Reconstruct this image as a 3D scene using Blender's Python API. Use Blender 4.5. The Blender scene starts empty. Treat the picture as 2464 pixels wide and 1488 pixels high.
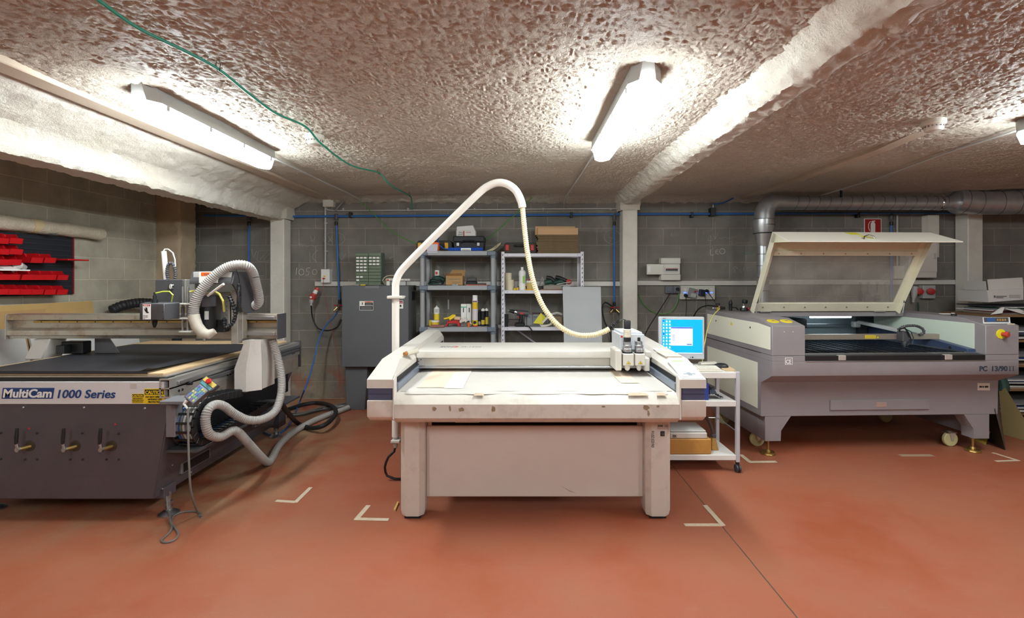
import bpy, bmesh, math, random
from mathutils import Vector, Matrix, noise
PI = math.pi
SC = bpy.context.scene
COL = SC.collection
random.seed(7)

# ---------------------------------------------------------------- camera, light, exposure
F, CX, CY, H = 1150.0, 1250.0, 672.0, 1.44      # focal length (px), vanishing point (px), eye height (m)
cam_d = bpy.data.cameras.new('camera')
cam = bpy.data.objects.new('camera', cam_d); COL.objects.link(cam)
cam.location = (0, 0, H); cam.rotation_euler = (PI/2, 0, 0)
cam_d.sensor_width = 36.0; cam_d.lens = F/2464*36.0
cam_d.shift_x = -(CX-1232)/2464; cam_d.shift_y = -(744-CY)/2464
cam_d.clip_start = .05; cam_d.clip_end = 60
SC.camera = cam
SC.view_settings.view_transform = 'Standard'; SC.view_settings.look = 'None'
SC.view_settings.gamma = 1; SC.view_settings.use_curve_mapping = False
SC.view_settings.exposure = 0.25
LAMP_STRENGTH = 64.0
LAMPS = [(.575, 2.76, 1), (-1.90, 3.0, 1), (3.10, 2.33, 1), (.575, -.6, 0), (-1.90, -.4, 0), (3.16, -.9, 0)]
w = bpy.data.worlds.new('world'); SC.world = w; w.use_nodes = True
w.node_tree.nodes['Background'].inputs[0].default_value = (.9, .9, 1, 1)
w.node_tree.nodes['Background'].inputs[1].default_value = 0.3

def X(px, Y): return (px-CX)*Y/F
def Z(py, Y): return H-(py-CY)*Y/F
def P(px, py, Y): return Vector((X(px, Y), Y, Z(py, Y)))
def YF(py, z=0.0): return (H-z)*F/(py-CY)
def G(px, py, z=0.0):
    y = YF(py, z); return Vector((X(px, y), y, z))

# ---------------------------------------------------------------- materials
def lin(h):
    h = h.lstrip('#'); v = [int(h[i:i+2], 16)/255 for i in (0, 2, 4)]
    return tuple(c/12.92 if c <= .04045 else ((c+.055)/1.055)**2.4 for c in v)
_M = {}
def mat(name, col='#808080', rough=.5, metal=0, var=0.0, vscale=8, bump=0.0, bscale=60, emit=0, alpha=1, dirt=None, dscale=5, damt=.5, coat=0):
    if name in _M: return _M[name]
    m = bpy.data.materials.new(name); m.use_nodes = True; nt = m.node_tree; N = nt.nodes; L = nt.links
    b = N['Principled BSDF']; c = lin(col) if isinstance(col, str) else col
    b.inputs['Base Color'].default_value = (*c, 1); b.inputs['Roughness'].default_value = rough
    b.inputs['Metallic'].default_value = metal; b.inputs['Alpha'].default_value = alpha
    b.inputs['Coat Weight'].default_value = coat
    if emit: b.inputs['Emission Color'].default_value = (*c, 1); b.inputs['Emission Strength'].default_value = emit
    tc = N.new('ShaderNodeTexCoord'); src = tc.outputs['Object']; cur = None
    if var:
        n = N.new('ShaderNodeTexNoise'); n.inputs['Scale'].default_value = vscale; n.inputs['Detail'].default_value = 5
        L.new(src, n.inputs['Vector'])
        mr = N.new('ShaderNodeMapRange'); mr.inputs[1].default_value = .3; mr.inputs[2].default_value = .7
        mr.inputs[3].default_value = 1-var; mr.inputs[4].default_value = 1+var; L.new(n.outputs[0], mr.inputs[0])
        mx = N.new('ShaderNodeVectorMath'); mx.operation = 'SCALE'; mx.inputs[0].default_value = c
        L.new(mr.outputs[0], mx.inputs['Scale']); cur = mx.outputs[0]
    if dirt:
        n = N.new('ShaderNodeTexNoise'); n.inputs['Scale'].default_value = dscale; n.inputs['Detail'].default_value = 8; n.inputs['Roughness'].default_value = .7
        L.new(src, n.inputs['Vector'])
        mr = N.new('ShaderNodeMapRange'); mr.inputs[1].default_value = .52; mr.inputs[2].default_value = .72
        mr.inputs[3].default_value = 0; mr.inputs[4].default_value = damt; L.new(n.outputs[0], mr.inputs[0])
        mx = N.new('ShaderNodeMix'); mx.data_type = 'RGBA'; L.new(mr.outputs[0], mx.inputs[0])
        mx.inputs[6].default_value = (*c, 1)
        if cur: L.new(cur, mx.inputs[6])
        mx.inputs[7].default_value = (*lin(dirt), 1); cur = mx.outputs[2]
    if cur: L.new(cur, b.inputs['Base Color'])
    if bump:
        n = N.new('ShaderNodeTexNoise'); n.inputs['Scale'].default_value = bscale; n.inputs['Detail'].default_value = 4
        L.new(src, n.inputs['Vector']); bp = N.new('ShaderNodeBump'); bp.inputs['Strength'].default_value = bump
        bp.inputs['Distance'].default_value = .01; L.new(n.outputs[0], bp.inputs['Height']); L.new(bp.outputs[0], b.inputs['Normal'])
    _M[name] = m; return m

white = mat('white paint', '#E6E1D8', .45, var=.03)
cream = mat('cream paint', '#E4DFC6', .5, var=.04, dirt='#B49A60', dscale=4, damt=.35)
creampanel = mat('cream panel', '#E6E4D2', .5)
offwhite = mat('machine white', '#CFC9C0', .38, var=.02, dirt='#A89A8A', dscale=14, damt=.12)
worn = mat('worn machine white', '#CFC8BE', .4, var=.03, dirt='#84776A', dscale=9, damt=.35)
lightgrey = mat('light grey', '#B9B8B5', .5)
midgrey = mat('mid grey paint', '#77767A', .45, var=.02)
lasergrey = mat('laser grey', '#8B8587', .42, var=.03)
darkgrey = mat('dark grey paint', '#4A494C', .5, var=.04)
routergrey = mat('router grey', '#504A50', .42, var=.06, dirt='#6D6258', dscale=7, damt=.25)
cabgrey = mat('cabinet grey', '#5C5D60', .55)
black = mat('black plastic', '#191A1C', .45)
rubber = mat('black rubber', '#1E1D1F', .6)
matblack = mat('rubber mat', '#2F3036', .5, var=.12, vscale=3, dirt='#4A4A4E', dscale=3, damt=.3)
alu = mat('aluminium', '#C5C2BD', .32, metal=.75, var=.05)
rusty = mat('rusty aluminium', '#B8B0A4', .36, metal=.6, var=.08, dirt='#86603A', dscale=6, damt=.8)
steel = mat('steel', '#B9BBBE', .38, metal=1)
brass = mat('brass', '#B79A5C', .35, metal=.9)
chrome = mat('chrome', '#D8D8D8', .12, metal=1)
galv = mat('galvanised steel', '#B9BBBD', .34, metal=.75, var=.1, vscale=12, bump=.08, bscale=20)
red = mat('red plastic', '#C01418', .4)
redb = mat('bin red', '#C8141C', .38)
plugred = mat('plug red', '#C2403A', .45)
orange = mat('orange plastic', '#E5641E', .45)
yellow = mat('yellow', '#E8C81C', .5)
yelsoft = mat('yellow tube', '#D9D46A', .4)
blue = mat('blue pipe', '#2F69AE', .4)
bluehose = mat('blue hose', '#2C62A8', .45)
navy = mat('navy plastic', '#474B66', .5)
green = mat('green cable', '#2E8C74', .5)
grassgreen = mat('bright green cable', '#4E9A3C', .5)
greycable = mat('grey cable', '#6E6A66', .6)
hosegrey = mat('grey hose', '#9C9893', .5)
hosecream = mat('cream hose', '#E2D5AC', .5)
wood = mat('light wood', '#CDB088', .6, var=.08)
mdf = mat('fibreboard', '#B9975F', .7, var=.05)
mdfdark = mat('dark fibreboard', '#6E5C40', .8, var=.1, bump=.3)
card = mat('cardboard', '#A98252', .8, var=.05)
whitecard = mat('white cardboard', '#D8D6D2', .7)
paper = mat('paper', '#EDEBE6', .7)
boardgrey = mat('grey board', '#B3B6B8', .6, var=.05, vscale=3)
steelshelf = mat('white shelf steel', '#D9D7DE', .45)
plasticshelf = mat('shelf plastic grey', '#9A9C9F', .5)
plasticshelfdark = mat('shelf plastic dark', '#6B7480', .5)
creamplast = mat('socket plastic', '#D8D5CA', .45)
ink = mat('ink black', '#15151A', .6)
inkblue = mat('ink blue', '#1B3E78', .5)
inkred = mat('ink red', '#C23A28', .5)
inkgrey = mat('ink grey', '#6B6A6A', .5)
tape = mat('masking tape', '#CBB9A0', .8, var=.08, vscale=30)
cloth = mat('white cloth', '#CFCAC0', .9, bump=.4, bscale=90)
denim = mat('denim', '#3E4654', .9, bump=.4, bscale=200)
tealglass = mat('tealpanel', '#B9C6C2', .5)
chalk = mat('chalk', '#D8D5CA', .95)
chalkdim = mat('faded chalk', '#AAA79B', .95)
foamy = mat('tape roll cream', '#DCD2B4', .7)
straw = mat('broom straw', '#B58A48', .9)
darkgreen = mat('dark green plastic', '#1F4238', .45)
lampwhite = mat('lamp diffuser', (.89, .98, 1), .4, emit=LAMP_STRENGTH)
laserlamp = mat('laser bed lamp', (.75, .92, 1), .4, emit=12)
# ---------------------------------------------------------------- mesh helpers
def smooth_path(pts, step):
    pts = [Vector(p) for p in pts]
    if len(pts) < 3:
        n = max(1, int((pts[1]-pts[0]).length/step)); return [pts[0].lerp(pts[1], i/n) for i in range(n+1)]
    q = [pts[0]*2-pts[1]]+pts+[pts[-1]*2-pts[-2]]; out = []
    for i in range(1, len(q)-2):
        a, b, c, d = q[i-1], q[i], q[i+1], q[i+2]; n = max(1, int((c-b).length/step))
        for k in range(n):
            t = k/n
            out.append(.5*((2*b)+(c-a)*t+(2*a-5*b+4*c-d)*t*t+(3*b-a-3*c+d)*t**3))
    out.append(pts[-1]); return out

class MB:
    def __init__(s): s.bm = bmesh.new()
    def _bev(s, geom_v, b, seg=1):
        vs = set(geom_v); es = [e for e in s.bm.edges if e.verts[0] in vs and e.verts[1] in vs]
        bmesh.ops.bevel(s.bm, geom=es, offset=b, segments=seg, affect='EDGES', clamp_overlap=True)
    def hexa(s, p, bev=0, seg=1):
        v = [s.bm.verts.new(Vector(q)) for q in p]
        for f in ((0, 3, 2, 1), (4, 5, 6, 7), (0, 1, 5, 4), (1, 2, 6, 5), (2, 3, 7, 6), (3, 0, 4, 7)): s.bm.faces.new([v[i] for i in f])
        if bev: s._bev(v, bev, seg)
        return s
    def box(s, x0, x1, y0, y1, z0, z1, bev=0, seg=1):
        return s.hexa([(x0, y0, z0), (x1, y0, z0), (x1, y1, z0), (x0, y1, z0), (x0, y0, z1), (x1, y0, z1), (x1, y1, z1), (x0, y1, z1)], bev, seg)
    def prism(s, poly, ax, a, b, bev=0):
        # poly in the two other axes, in order (x: y,z) (y: x,z) (z: x,y)
        def mk(u, v, t): return {'x': (t, u, v), 'y': (u, t, v), 'z': (u, v, t)}[ax]
        A = [s.bm.verts.new(mk(u, v, a)) for u, v in poly]; B = [s.bm.verts.new(mk(u, v, b)) for u, v in poly]
        s.bm.faces.new(A); s.bm.faces.new(B[::-1]); n = len(poly)
        for i in range(n): s.bm.faces.new([A[i], B[i], B[(i+1) % n], A[(i+1) % n]])
        if bev: s._bev(A+B, bev)
        return s
    def quad(s, *p):
        s.bm.faces.new([s.bm.verts.new(Vector(q)) for q in p]); return s
    def slab(s, pts, thick, n=None):
        # planar polygon given thickness along its normal (or n)
        pts = [Vector(p) for p in pts]
        n = Vector(n) if n else (pts[1]-pts[0]).cross(pts[2]-pts[0]).normalized()
        A = [s.bm.verts.new(p) for p in pts]; B = [s.bm.verts.new(p+n*thick) for p in pts]
        s.bm.faces.new(A[::-1]); s.bm.faces.new(B); k = len(pts)
        for i in range(k): s.bm.faces.new([A[i], A[(i+1) % k], B[(i+1) % k], B[i]])
        return s
    def cyl(s, p0, p1, r0, r1=None, n=16):
        return s.tube([p0, p1], r0, n, step=99, r1=r1)
    def tube(s, pts, r, n=8, step=.03, r1=None, rib=0, pitch=.012, closed=False, rf=None, flat=1.0):
        if rib: step = pitch/4
        path = smooth_path(pts, step) if (len(pts) > 2 or rib) else [Vector(p) for p in pts]
        rings = []; t0 = (path[1]-path[0]).normalized()
        up = Vector((0, 0, 1)) if abs(t0.z) < .9 else Vector((1, 0, 0)); u = t0.cross(up).normalized(); acc = 0
        for i, p in enumerate(path):
            t = (path[min(i+1, len(path)-1)]-path[max(i-1, 0)])
            t = t.normalized() if t.length > 1e-9 else t0
            u = (u-t*u.dot(t)).normalized(); v = t.cross(u)
            if i: acc += (p-path[i-1]).length
            rr = r if r1 is None else r+(r1-r)*i/(len(path)-1)
            if rib: rr *= 1+rib*(1 if (i % 4) in (1, 2) else -1)
            if rf: rr = r*rf(i/(len(path)-1))
            rings.append([s.bm.verts.new(p+(u*math.cos(2*PI*k/n)*flat+v*math.sin(2*PI*k/n))*rr) for k in range(n)])
        for a, b in zip(rings, rings[1:]):
            for k in range(n): s.bm.faces.new([a[k], a[(k+1) % n], b[(k+1) % n], b[k]])
        s.bm.faces.new(rings[0][::-1]); s.bm.faces.new(rings[-1]); return s
    def lathe(s, c, prof, ax=(0, 0, 1), n=20):
        ax = Vector(ax).normalized(); c = Vector(c)
        u = ax.cross(Vector((0, 0, 1)) if abs(ax.z) < .9 else Vector((1, 0, 0))).normalized(); v = ax.cross(u); R = []
        for r, h in prof: R.append([s.bm.verts.new(c+ax*h+(u*math.cos(2*PI*k/n)+v*math.sin(2*PI*k/n))*max(r, 1e-4)) for k in range(n)])
        for a, b in zip(R, R[1:]):
            for k in range(n): s.bm.faces.new([a[k], a[(k+1) % n], b[(k+1) % n], b[k]])
        s.bm.faces.new(R[0][::-1]); s.bm.faces.new(R[-1]); return s
    def coil(s, pts, R, r, turns, n=6):
        path = smooth_path(pts, .005); L = len(path)-1; out = []; u = None
        N = turns*12
        for i in range(N+1):
            f = i/N*L; k = min(int(f), L-1); p = path[k].lerp(path[k+1], f-k); t = (path[k+1]-path[k]).normalized()
            if u is None: u = t.cross(Vector((.3, 1, .2))).normalized()
            u = (u-t*u.dot(t)).normalized(); v = t.cross(u); a = 2*PI*i/12
            out.append(p+(u*math.cos(a)+v*math.sin(a))*R)
        return s.tube(out, r, n, step=9)
    def grid(s, fn, nu, nv):
        V = [[s.bm.verts.new(fn(i/nu, j/nv)) for j in range(nv+1)] for i in range(nu+1)]
        for i in range(nu):
            for j in range(nv): s.bm.faces.new([V[i][j], V[i+1][j], V[i+1][j+1], V[i][j+1]])
        return s
    def build(s, name, m, parent=None, origin=None, recalc=True, angle=35):
        if recalc: bmesh.ops.recalc_face_normals(s.bm, faces=s.bm.faces[:])
        if parent is not None:
            r = parent
            while r.parent: r = r.parent
            org = Vector(r['_o']) if '_o' in r else Vector(r.location)
        else: org = Vector(origin) if origin is not None else None
        if org is None:
            vs = [v.co for v in s.bm.verts]
            org = Vector(((min(v.x for v in vs)+max(v.x for v in vs))/2, (min(v.y for v in vs)+max(v.y for v in vs))/2, min(v.z for v in vs)))
        bmesh.ops.translate(s.bm, verts=s.bm.verts[:], vec=-org)
        me = bpy.data.meshes.new(name); s.bm.to_mesh(me); s.bm.free()
        me.shade_smooth(); me.set_sharp_from_angle(angle=math.radians(angle))
        me.materials.append(m); o = bpy.data.objects.new(name, me); COL.objects.link(o)
        if parent is not None: o.parent = parent
        else: o.location = org
        return o

def tag(o, label=None, cat=None, group=None, kind=None):
    if label: o['label'] = label
    if cat: o['category'] = cat
    if group: o['group'] = group
    if kind: o['kind'] = kind
    return o
def thing(name, label, cat, loc, group=None, rz=0):
    o = bpy.data.objects.new(name, None); COL.objects.link(o); o.location = loc; o.empty_display_size = .1
    o.rotation_euler.z = rz
    return tag(o, label, cat, group)
def single(mb, name, m, label, cat, group=None, origin=None):
    return tag(mb.build(name, m, None, origin), label, cat, group)
def struct(mb, name, m, origin=(0, 0, 0)):
    return tag(mb.build(name, m, None, origin), kind='structure')
def text(s, size, loc, rot, m, parent, name='lettering', bold=0.0, shear=0, sx=1, ext=.0006, align='LEFT', w=None):
    cu = bpy.data.curves.new(name, 'FONT'); cu.body = s; cu.size = size; cu.offset = bold; cu.shear = shear
    cu.extrude = ext; cu.align_x = align; cu.resolution_u = 3
    t = bpy.data.objects.new(name, cu); COL.objects.link(t)
    bpy.context.view_layer.update()
    me = bpy.data.meshes.new_from_object(t.evaluated_get(bpy.context.evaluated_depsgraph_get()))
    bpy.data.objects.remove(t); bpy.data.curves.remove(cu)
    if w:
        xs = [v.co.x for v in me.vertices]; sx = w/(max(xs)-min(xs)); me.transform(Matrix.Translation((-min(xs), 0, 0)))
    M = Matrix.Translation(Vector(loc)) @ (rot if isinstance(rot, Matrix) else Matrix.Rotation(rot[2], 4, 'Z') @ Matrix.Rotation(rot[1], 4, 'Y') @ Matrix.Rotation(rot[0], 4, 'X')) @ Matrix.Diagonal((sx, 1, 1, 1))
    me.transform(M); me.name = name; me.materials.clear(); me.materials.append(m)
    r = parent
    while r.parent: r = r.parent
    me.transform(Matrix.Translation(-Vector(r.location)))
    o = bpy.data.objects.new(name, me); COL.objects.link(o); o.parent = parent; return o
FRONT = (PI/2, 0, 0)
def dup(o, parent=None):
    c = o.copy(); COL.objects.link(c)
    if parent is not None: c.parent = parent
    for ch in list(o.children): dup(ch, c)
    return c
def fb(v, sc=1, oct=4):
    a = 0; f = 1
    for i in range(oct): a += noise.noise(Vector(v)*sc*f)/f; f *= 2.1
    return a
# ---------------------------------------------------------------- room materials
def block_mat(name, ax, off_u, off_v, c1='#77736C', c2='#827E76', cm='#989084'):
    m = bpy.data.materials.new(name); m.use_nodes = True; nt = m.node_tree; N = nt.nodes; L = nt.links
    b = N['Principled BSDF']; b.inputs['Roughness'].default_value = .9
    tc = N.new('ShaderNodeTexCoord'); sp = N.new('ShaderNodeSeparateXYZ'); L.new(tc.outputs['Object'], sp.inputs[0])
    au = N.new('ShaderNodeMath'); au.inputs[1].default_value = off_u; L.new(sp.outputs[ax], au.inputs[0])
    av = N.new('ShaderNodeMath'); av.inputs[1].default_value = off_v; L.new(sp.outputs['Z'], av.inputs[0])
    cb = N.new('ShaderNodeCombineXYZ'); L.new(au.outputs[0], cb.inputs[0]); L.new(av.outputs[0], cb.inputs[1])
    nz = N.new('ShaderNodeTexNoise'); nz.inputs['Scale'].default_value = 9; L.new(cb.outputs[0], nz.inputs['Vector'])
    vs = N.new('ShaderNodeVectorMath'); vs.operation = 'MULTIPLY_ADD'; L.new(nz.outputs['Color'], vs.inputs[0]); vs.inputs[1].default_value = (.006, .006, 0); L.new(cb.outputs[0], vs.inputs[2])
    br = N.new('ShaderNodeTexBrick'); L.new(vs.outputs[0], br.inputs['Vector'])
    br.inputs['Color1'].default_value = (*lin(c1), 1); br.inputs['Color2'].default_value = (*lin(c2), 1)
    br.inputs['Mortar'].default_value = (*lin(cm), 1); br.inputs['Scale'].default_value = 1
    br.inputs['Mortar Size'].default_value = .007; br.inputs['Mortar Smooth'].default_value = .6; br.inputs['Bias'].default_value = 0
    br.inputs['Brick Width'].default_value = .398; br.inputs['Row Height'].default_value = .2045
    n2 = N.new('ShaderNodeTexNoise'); n2.inputs['Scale'].default_value = 3; n2.inputs['Detail'].default_value = 6; n2.inputs['Roughness'].default_value = .65
    L.new(tc.outputs['Object'], n2.inputs['Vector'])
    mr = N.new('ShaderNodeMapRange'); mr.inputs[1].default_value = .3; mr.inputs[2].default_value = .72; mr.inputs[3].default_value = .82; mr.inputs[4].default_value = 1.28
    L.new(n2.outputs[0], mr.inputs[0]); sc = N.new('ShaderNodeVectorMath'); sc.operation = 'SCALE'; L.new(br.outputs['Color'], sc.inputs[0]); L.new(mr.outputs[0], sc.inputs['Scale'])
    # old whitewash and red paint patches low on the wall
    mz = N.new('ShaderNodeMapRange'); mz.inputs[1].default_value = .75; mz.inputs[2].default_value = .15; L.new(sp.outputs['Z'], mz.inputs[0])
    n3 = N.new('ShaderNodeTexNoise'); n3.inputs['Scale'].default_value = 2.3; n3.inputs['Detail'].default_value = 6; n3.inputs['Roughness'].default_value = .7; L.new(tc.outputs['Object'], n3.inputs['Vector'])
    m3 = N.new('ShaderNodeMapRange'); m3.inputs[1].default_value = .42; m3.inputs[2].default_value = .6; L.new(n3.outputs[0], m3.inputs[0])
    mm = N.new('ShaderNodeMath'); mm.operation = 'MULTIPLY'; L.new(mz.outputs[0], mm.inputs[0]); L.new(m3.outputs[0], mm.inputs[1])
    mx = N.new('ShaderNodeMix'); mx.data_type = 'RGBA'; L.new(mm.outputs[0], mx.inputs[0]); L.new(sc.outputs[0], mx.inputs[6]); mx.inputs[7].default_value = (*lin('#A5967F'), 1)
    n4 = N.new('ShaderNodeTexNoise'); n4.inputs['Scale'].default_value = 4; n4.inputs['Detail'].default_value = 7; L.new(av.outputs[0], n4.inputs['Vector']); L.new(cb.outputs[0], n4.inputs['Vector'])
    m4 = N.new('ShaderNodeMapRange'); m4.inputs[1].default_value = .5; m4.inputs[2].default_value = .62; m4.inputs[4].default_value = .75; L.new(n4.outputs[0], m4.inputs[0])
    mz4 = N.new('ShaderNodeMapRange'); mz4.inputs[1].default_value = .42; mz4.inputs[2].default_value = .3; L.new(sp.outputs['Z'], mz4.inputs[0])
    m5 = N.new('ShaderNodeMath'); m5.operation = 'MULTIPLY'; L.new(m4.outputs[0], m5.inputs[0]); L.new(mz4.outputs[0], m5.inputs[1])
    mx2 = N.new('ShaderNodeMix'); mx2.data_type = 'RGBA'; L.new(m5.outputs[0], mx2.inputs[0]); L.new(mx.outputs[2], mx2.inputs[6]); mx2.inputs[7].default_value = (*lin('#9A6656'), 1)
    L.new(mx2.outputs[2], b.inputs['Base Color'])
    n5 = N.new('ShaderNodeTexNoise'); n5.inputs['Scale'].default_value = 120; L.new(tc.outputs['Object'], n5.inputs['Vector'])
    ad = N.new('ShaderNodeMath'); ad.operation = 'MULTIPLY_ADD'; L.new(n5.outputs[0], ad.inputs[0]); ad.inputs[1].default_value = .35
    iv = N.new('ShaderNodeMath'); iv.operation = 'SUBTRACT'; iv.inputs[0].default_value = 1; L.new(br.outputs['Fac'], iv.inputs[1]); L.new(iv.outputs[0], ad.inputs[2])
    bp = N.new('ShaderNodeBump'); bp.inputs['Strength'].default_value = .5; bp.inputs['Distance'].default_value = .006; L.new(ad.outputs[0], bp.inputs['Height']); L.new(bp.outputs[0], b.inputs['Normal'])
    return m
blocks_back = block_mat('concrete blocks back', 'X', .06, .2045*3-2.055+.2045*8)
blocks_side = block_mat('concrete blocks side', 'Y', .1, .2045*3-2.055+.2045*8, '#A29B8A', '#AEA694', '#C0B7A4')

def spray_mat(name, ca, cb_, scale=1.0, strength=.9, rough=.5):
    m = bpy.data.materials.new(name); m.use_nodes = True; nt = m.node_tree; N = nt.nodes; L = nt.links
    b = N['Principled BSDF']; b.inputs['Roughness'].default_value = rough; b.inputs['Specular IOR Level'].default_value = .3
    tc = N.new('ShaderNodeTexCoord')
    def nz(s, d=5, r=.6, dist=0):
        n = N.new('ShaderNodeTexNoise'); n.inputs['Scale'].default_value = s*scale; n.inputs['Detail'].default_value = d; n.inputs['Roughness'].default_value = r
        n.inputs['Distortion'].default_value = dist; L.new(tc.outputs['Object'], n.inputs['Vector']); return n
    a = nz(20, 8, .72, .3)
    a2 = nz(60, 6, .75, .5); big = nz(1.6, 4)
    mr = N.new('ShaderNodeMapRange'); mr.inputs[1].default_value = .35; mr.inputs[2].default_value = .65; L.new(big.outputs[0], mr.inputs[0])
    mx = N.new('ShaderNodeMix'); mx.data_type = 'RGBA'; L.new(mr.outputs[0], mx.inputs[0]); mx.inputs[6].default_value = (*lin(ca), 1); mx.inputs[7].default_value = (*lin(cb_), 1)
    L.new(mx.outputs[2], b.inputs['Base Color'])
    ma = N.new('ShaderNodeMath'); ma.operation = 'MULTIPLY_ADD'; L.new(a2.outputs[0], ma.inputs[0]); ma.inputs[1].default_value = .35; L.new(a.outputs[0], ma.inputs[2])
    bp = N.new('ShaderNodeBump'); bp.inputs['Strength'].default_value = strength; bp.inputs['Distance'].default_value = .03; L.new(ma.outputs[0], bp.inputs['Height']); L.new(bp.outputs[0], b.inputs['Normal'])
    return m
spray = spray_mat('sprayed plaster ceiling', '#D8CCBC', '#DFD4C5')
spraywhite = spray_mat('sprayed plaster beam', '#EDE6DA', '#E3D9C8', 1.0, .9, .55)
colwhite = mat('painted column', '#DDD8CD', .6, var=.04, bump=.25, bscale=40, dirt='#B8AB95', dscale=3, damt=.3)

def floor_mat():
    m = bpy.data.materials.new('painted red floor'); m.use_nodes = True; nt = m.node_tree; N = nt.nodes; L = nt.links
    b = N['Principled BSDF']; tc = N.new('ShaderNodeTexCoord'); mp = N.new('ShaderNodeMapping'); mp.inputs['Rotation'].default_value = (0, 0, .5); mp.inputs['Scale'].default_value = (1, 2.2, 1)
    L.new(tc.outputs['Object'], mp.inputs[0])
    def nz(s, d, r, src=None):
        n = N.new('ShaderNodeTexNoise'); n.inputs['Scale'].default_value = s; n.inputs['Detail'].default_value = d; n.inputs['Roughness'].default_value = r
        L.new(src or tc.outputs['Object'], n.inputs['Vector']); return n
    a = nz(1.3, 5, .6); r = N.new('ShaderNodeValToRGB'); L.new(a.outputs[0], r.inputs[0])
    e = r.color_ramp.elements; e[0].position = .32; e[0].color = (*lin('#9A4F31'), 1); e[1].position = .7; e[1].color = (*lin('#9C6249'), 1)
    x = e.new(.5); x.color = (*lin('#9E5C43'), 1)
    s = nz(7, 9, .75, mp.outputs[0]); m1 = N.new('ShaderNodeMapRange'); m1.inputs[1].default_value = .58; m1.inputs[2].default_value = .78; m1.inputs[4].default_value = .45; L.new(s.outputs[0], m1.inputs[0])
    mx = N.new('ShaderNodeMix'); mx.data_type = 'RGBA'; L.new(m1.outputs[0], mx.inputs[0]); L.new(r.outputs[0], mx.inputs[6]); mx.inputs[7].default_value = (*lin('#A6806F'), 1)
    # sawdust around the router and along the walls
    sp = N.new('ShaderNodeSeparateXYZ'); L.new(tc.outputs['Object'], sp.inputs[0])
    dx = N.new('ShaderNodeMapRange'); dx.inputs[1].default_value = -1.15; dx.inputs[2].default_value = -2.0; L.new(sp.outputs[0], dx.inputs[0])
    dy = N.new('ShaderNodeMapRange'); dy.inputs[1].default_value = 2.3; dy.inputs[2].default_value = 3.3; L.new(sp.outputs[1], dy.inputs[0])
    mu = N.new('ShaderNodeMath'); mu.operation = 'MULTIPLY'; L.new(dx.outputs[0], mu.inputs[0]); L.new(dy.outputs[0], mu.inputs[1])
    bw = N.new('ShaderNodeMapRange'); bw.inputs[1].default_value = 5.15; bw.inputs[2].default_value = 5.6; L.new(sp.outputs[1], bw.inputs[0])
    mxm = N.new('ShaderNodeMath'); mxm.operation = 'MAXIMUM'; L.new(mu.outputs[0], mxm.inputs[0]); L.new(bw.outputs[0], mxm.inputs[1])
    dn = nz(3.2, 8, .68); dm = N.new('ShaderNodeMapRange'); dm.inputs[1].default_value = .4; dm.inputs[2].default_value = .62; dm.inputs[4].default_value = .85; L.new(dn.outputs[0], dm.inputs[0])
    mu2 = N.new('ShaderNodeMath'); mu2.operation = 'MULTIPLY'; L.new(mxm.outputs[0], mu2.inputs[0]); L.new(dm.outputs[0], mu2.inputs[1])
    mx2 = N.new('ShaderNodeMix'); mx2.data_type = 'RGBA'; L.new(mu2.outputs[0], mx2.inputs[0]); L.new(mx.outputs[2], mx2.inputs[6]); mx2.inputs[7].default_value = (*lin('#A58A6A'), 1)
    # saw-cut joint
    jn = nz(12, 2, .5); ja = N.new('ShaderNodeMath'); ja.operation = 'MULTIPLY_ADD'; L.new(jn.outputs[0], ja.inputs[0]); ja.inputs[1].default_value = .008; L.new(sp.outputs[0], ja.inputs[2])
    sb = N.new('ShaderNodeMath'); sb.operation = 'SUBTRACT'; L.new(ja.outputs[0], sb.inputs[0]); sb.inputs[1].default_value = 1.184
    ab = N.new('ShaderNodeMath'); ab.operation = 'ABSOLUTE'; L.new(sb.outputs[0], ab.inputs[0])
    lt = N.new('ShaderNodeMath'); lt.operation = 'LESS_THAN'; L.new(ab.outputs[0], lt.inputs[0]); lt.inputs[1].default_value = .0032
    mx3 = N.new('ShaderNodeMix'); mx3.data_type = 'RGBA'; L.new(lt.outputs[0], mx3.inputs[0]); L.new(mx2.outputs[2], mx3.inputs[6]); mx3.inputs[7].default_value = (*lin('#4E4436'), 1)
    L.new(mx3.outputs[2], b.inputs['Base Color'])
    rr = N.new('ShaderNodeMapRange'); rr.inputs[3].default_value = .38; rr.inputs[4].default_value = .62; L.new(s.outputs[0], rr.inputs[0]); L.new(rr.outputs[0], b.inputs['Roughness'])
    b.inputs['Specular IOR Level'].default_value = .4
    bp = N.new('ShaderNodeBump'); bp.inputs['Strength'].default_value = .12; bp.inputs['Distance'].default_value = .01; L.new(s.outputs[0], bp.inputs['Height']); L.new(bp.outputs[0], b.inputs['Normal'])
    return m

# ---------------------------------------------------------------- room shell
XL, XR, YB, YN, ZC = -4.03, 7.2, 5.75, -3.2, 2.41
struct(MB().box(XL-.15, XR+.15, YN-.15, YB+.15, -.15, 0), 'floor', floor_mat())
wb = struct(MB().box(XL-.15, XR+.15, YB, YB+.15, 0, ZC+.15), 'wall_back', blocks_back)
struct(MB().box(XL-.15, XL, YN, YB, 0, ZC+.15), 'wall_left', blocks_side)
struct(MB().box(XR, XR+.15, YN, YB, 0, ZC+.15), 'wall_right', blocks_side)
struct(MB().box(XL-.15, XR+.15, YN-.15, YN, 0, ZC+.15), 'wall_front', blocks_back)

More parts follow.
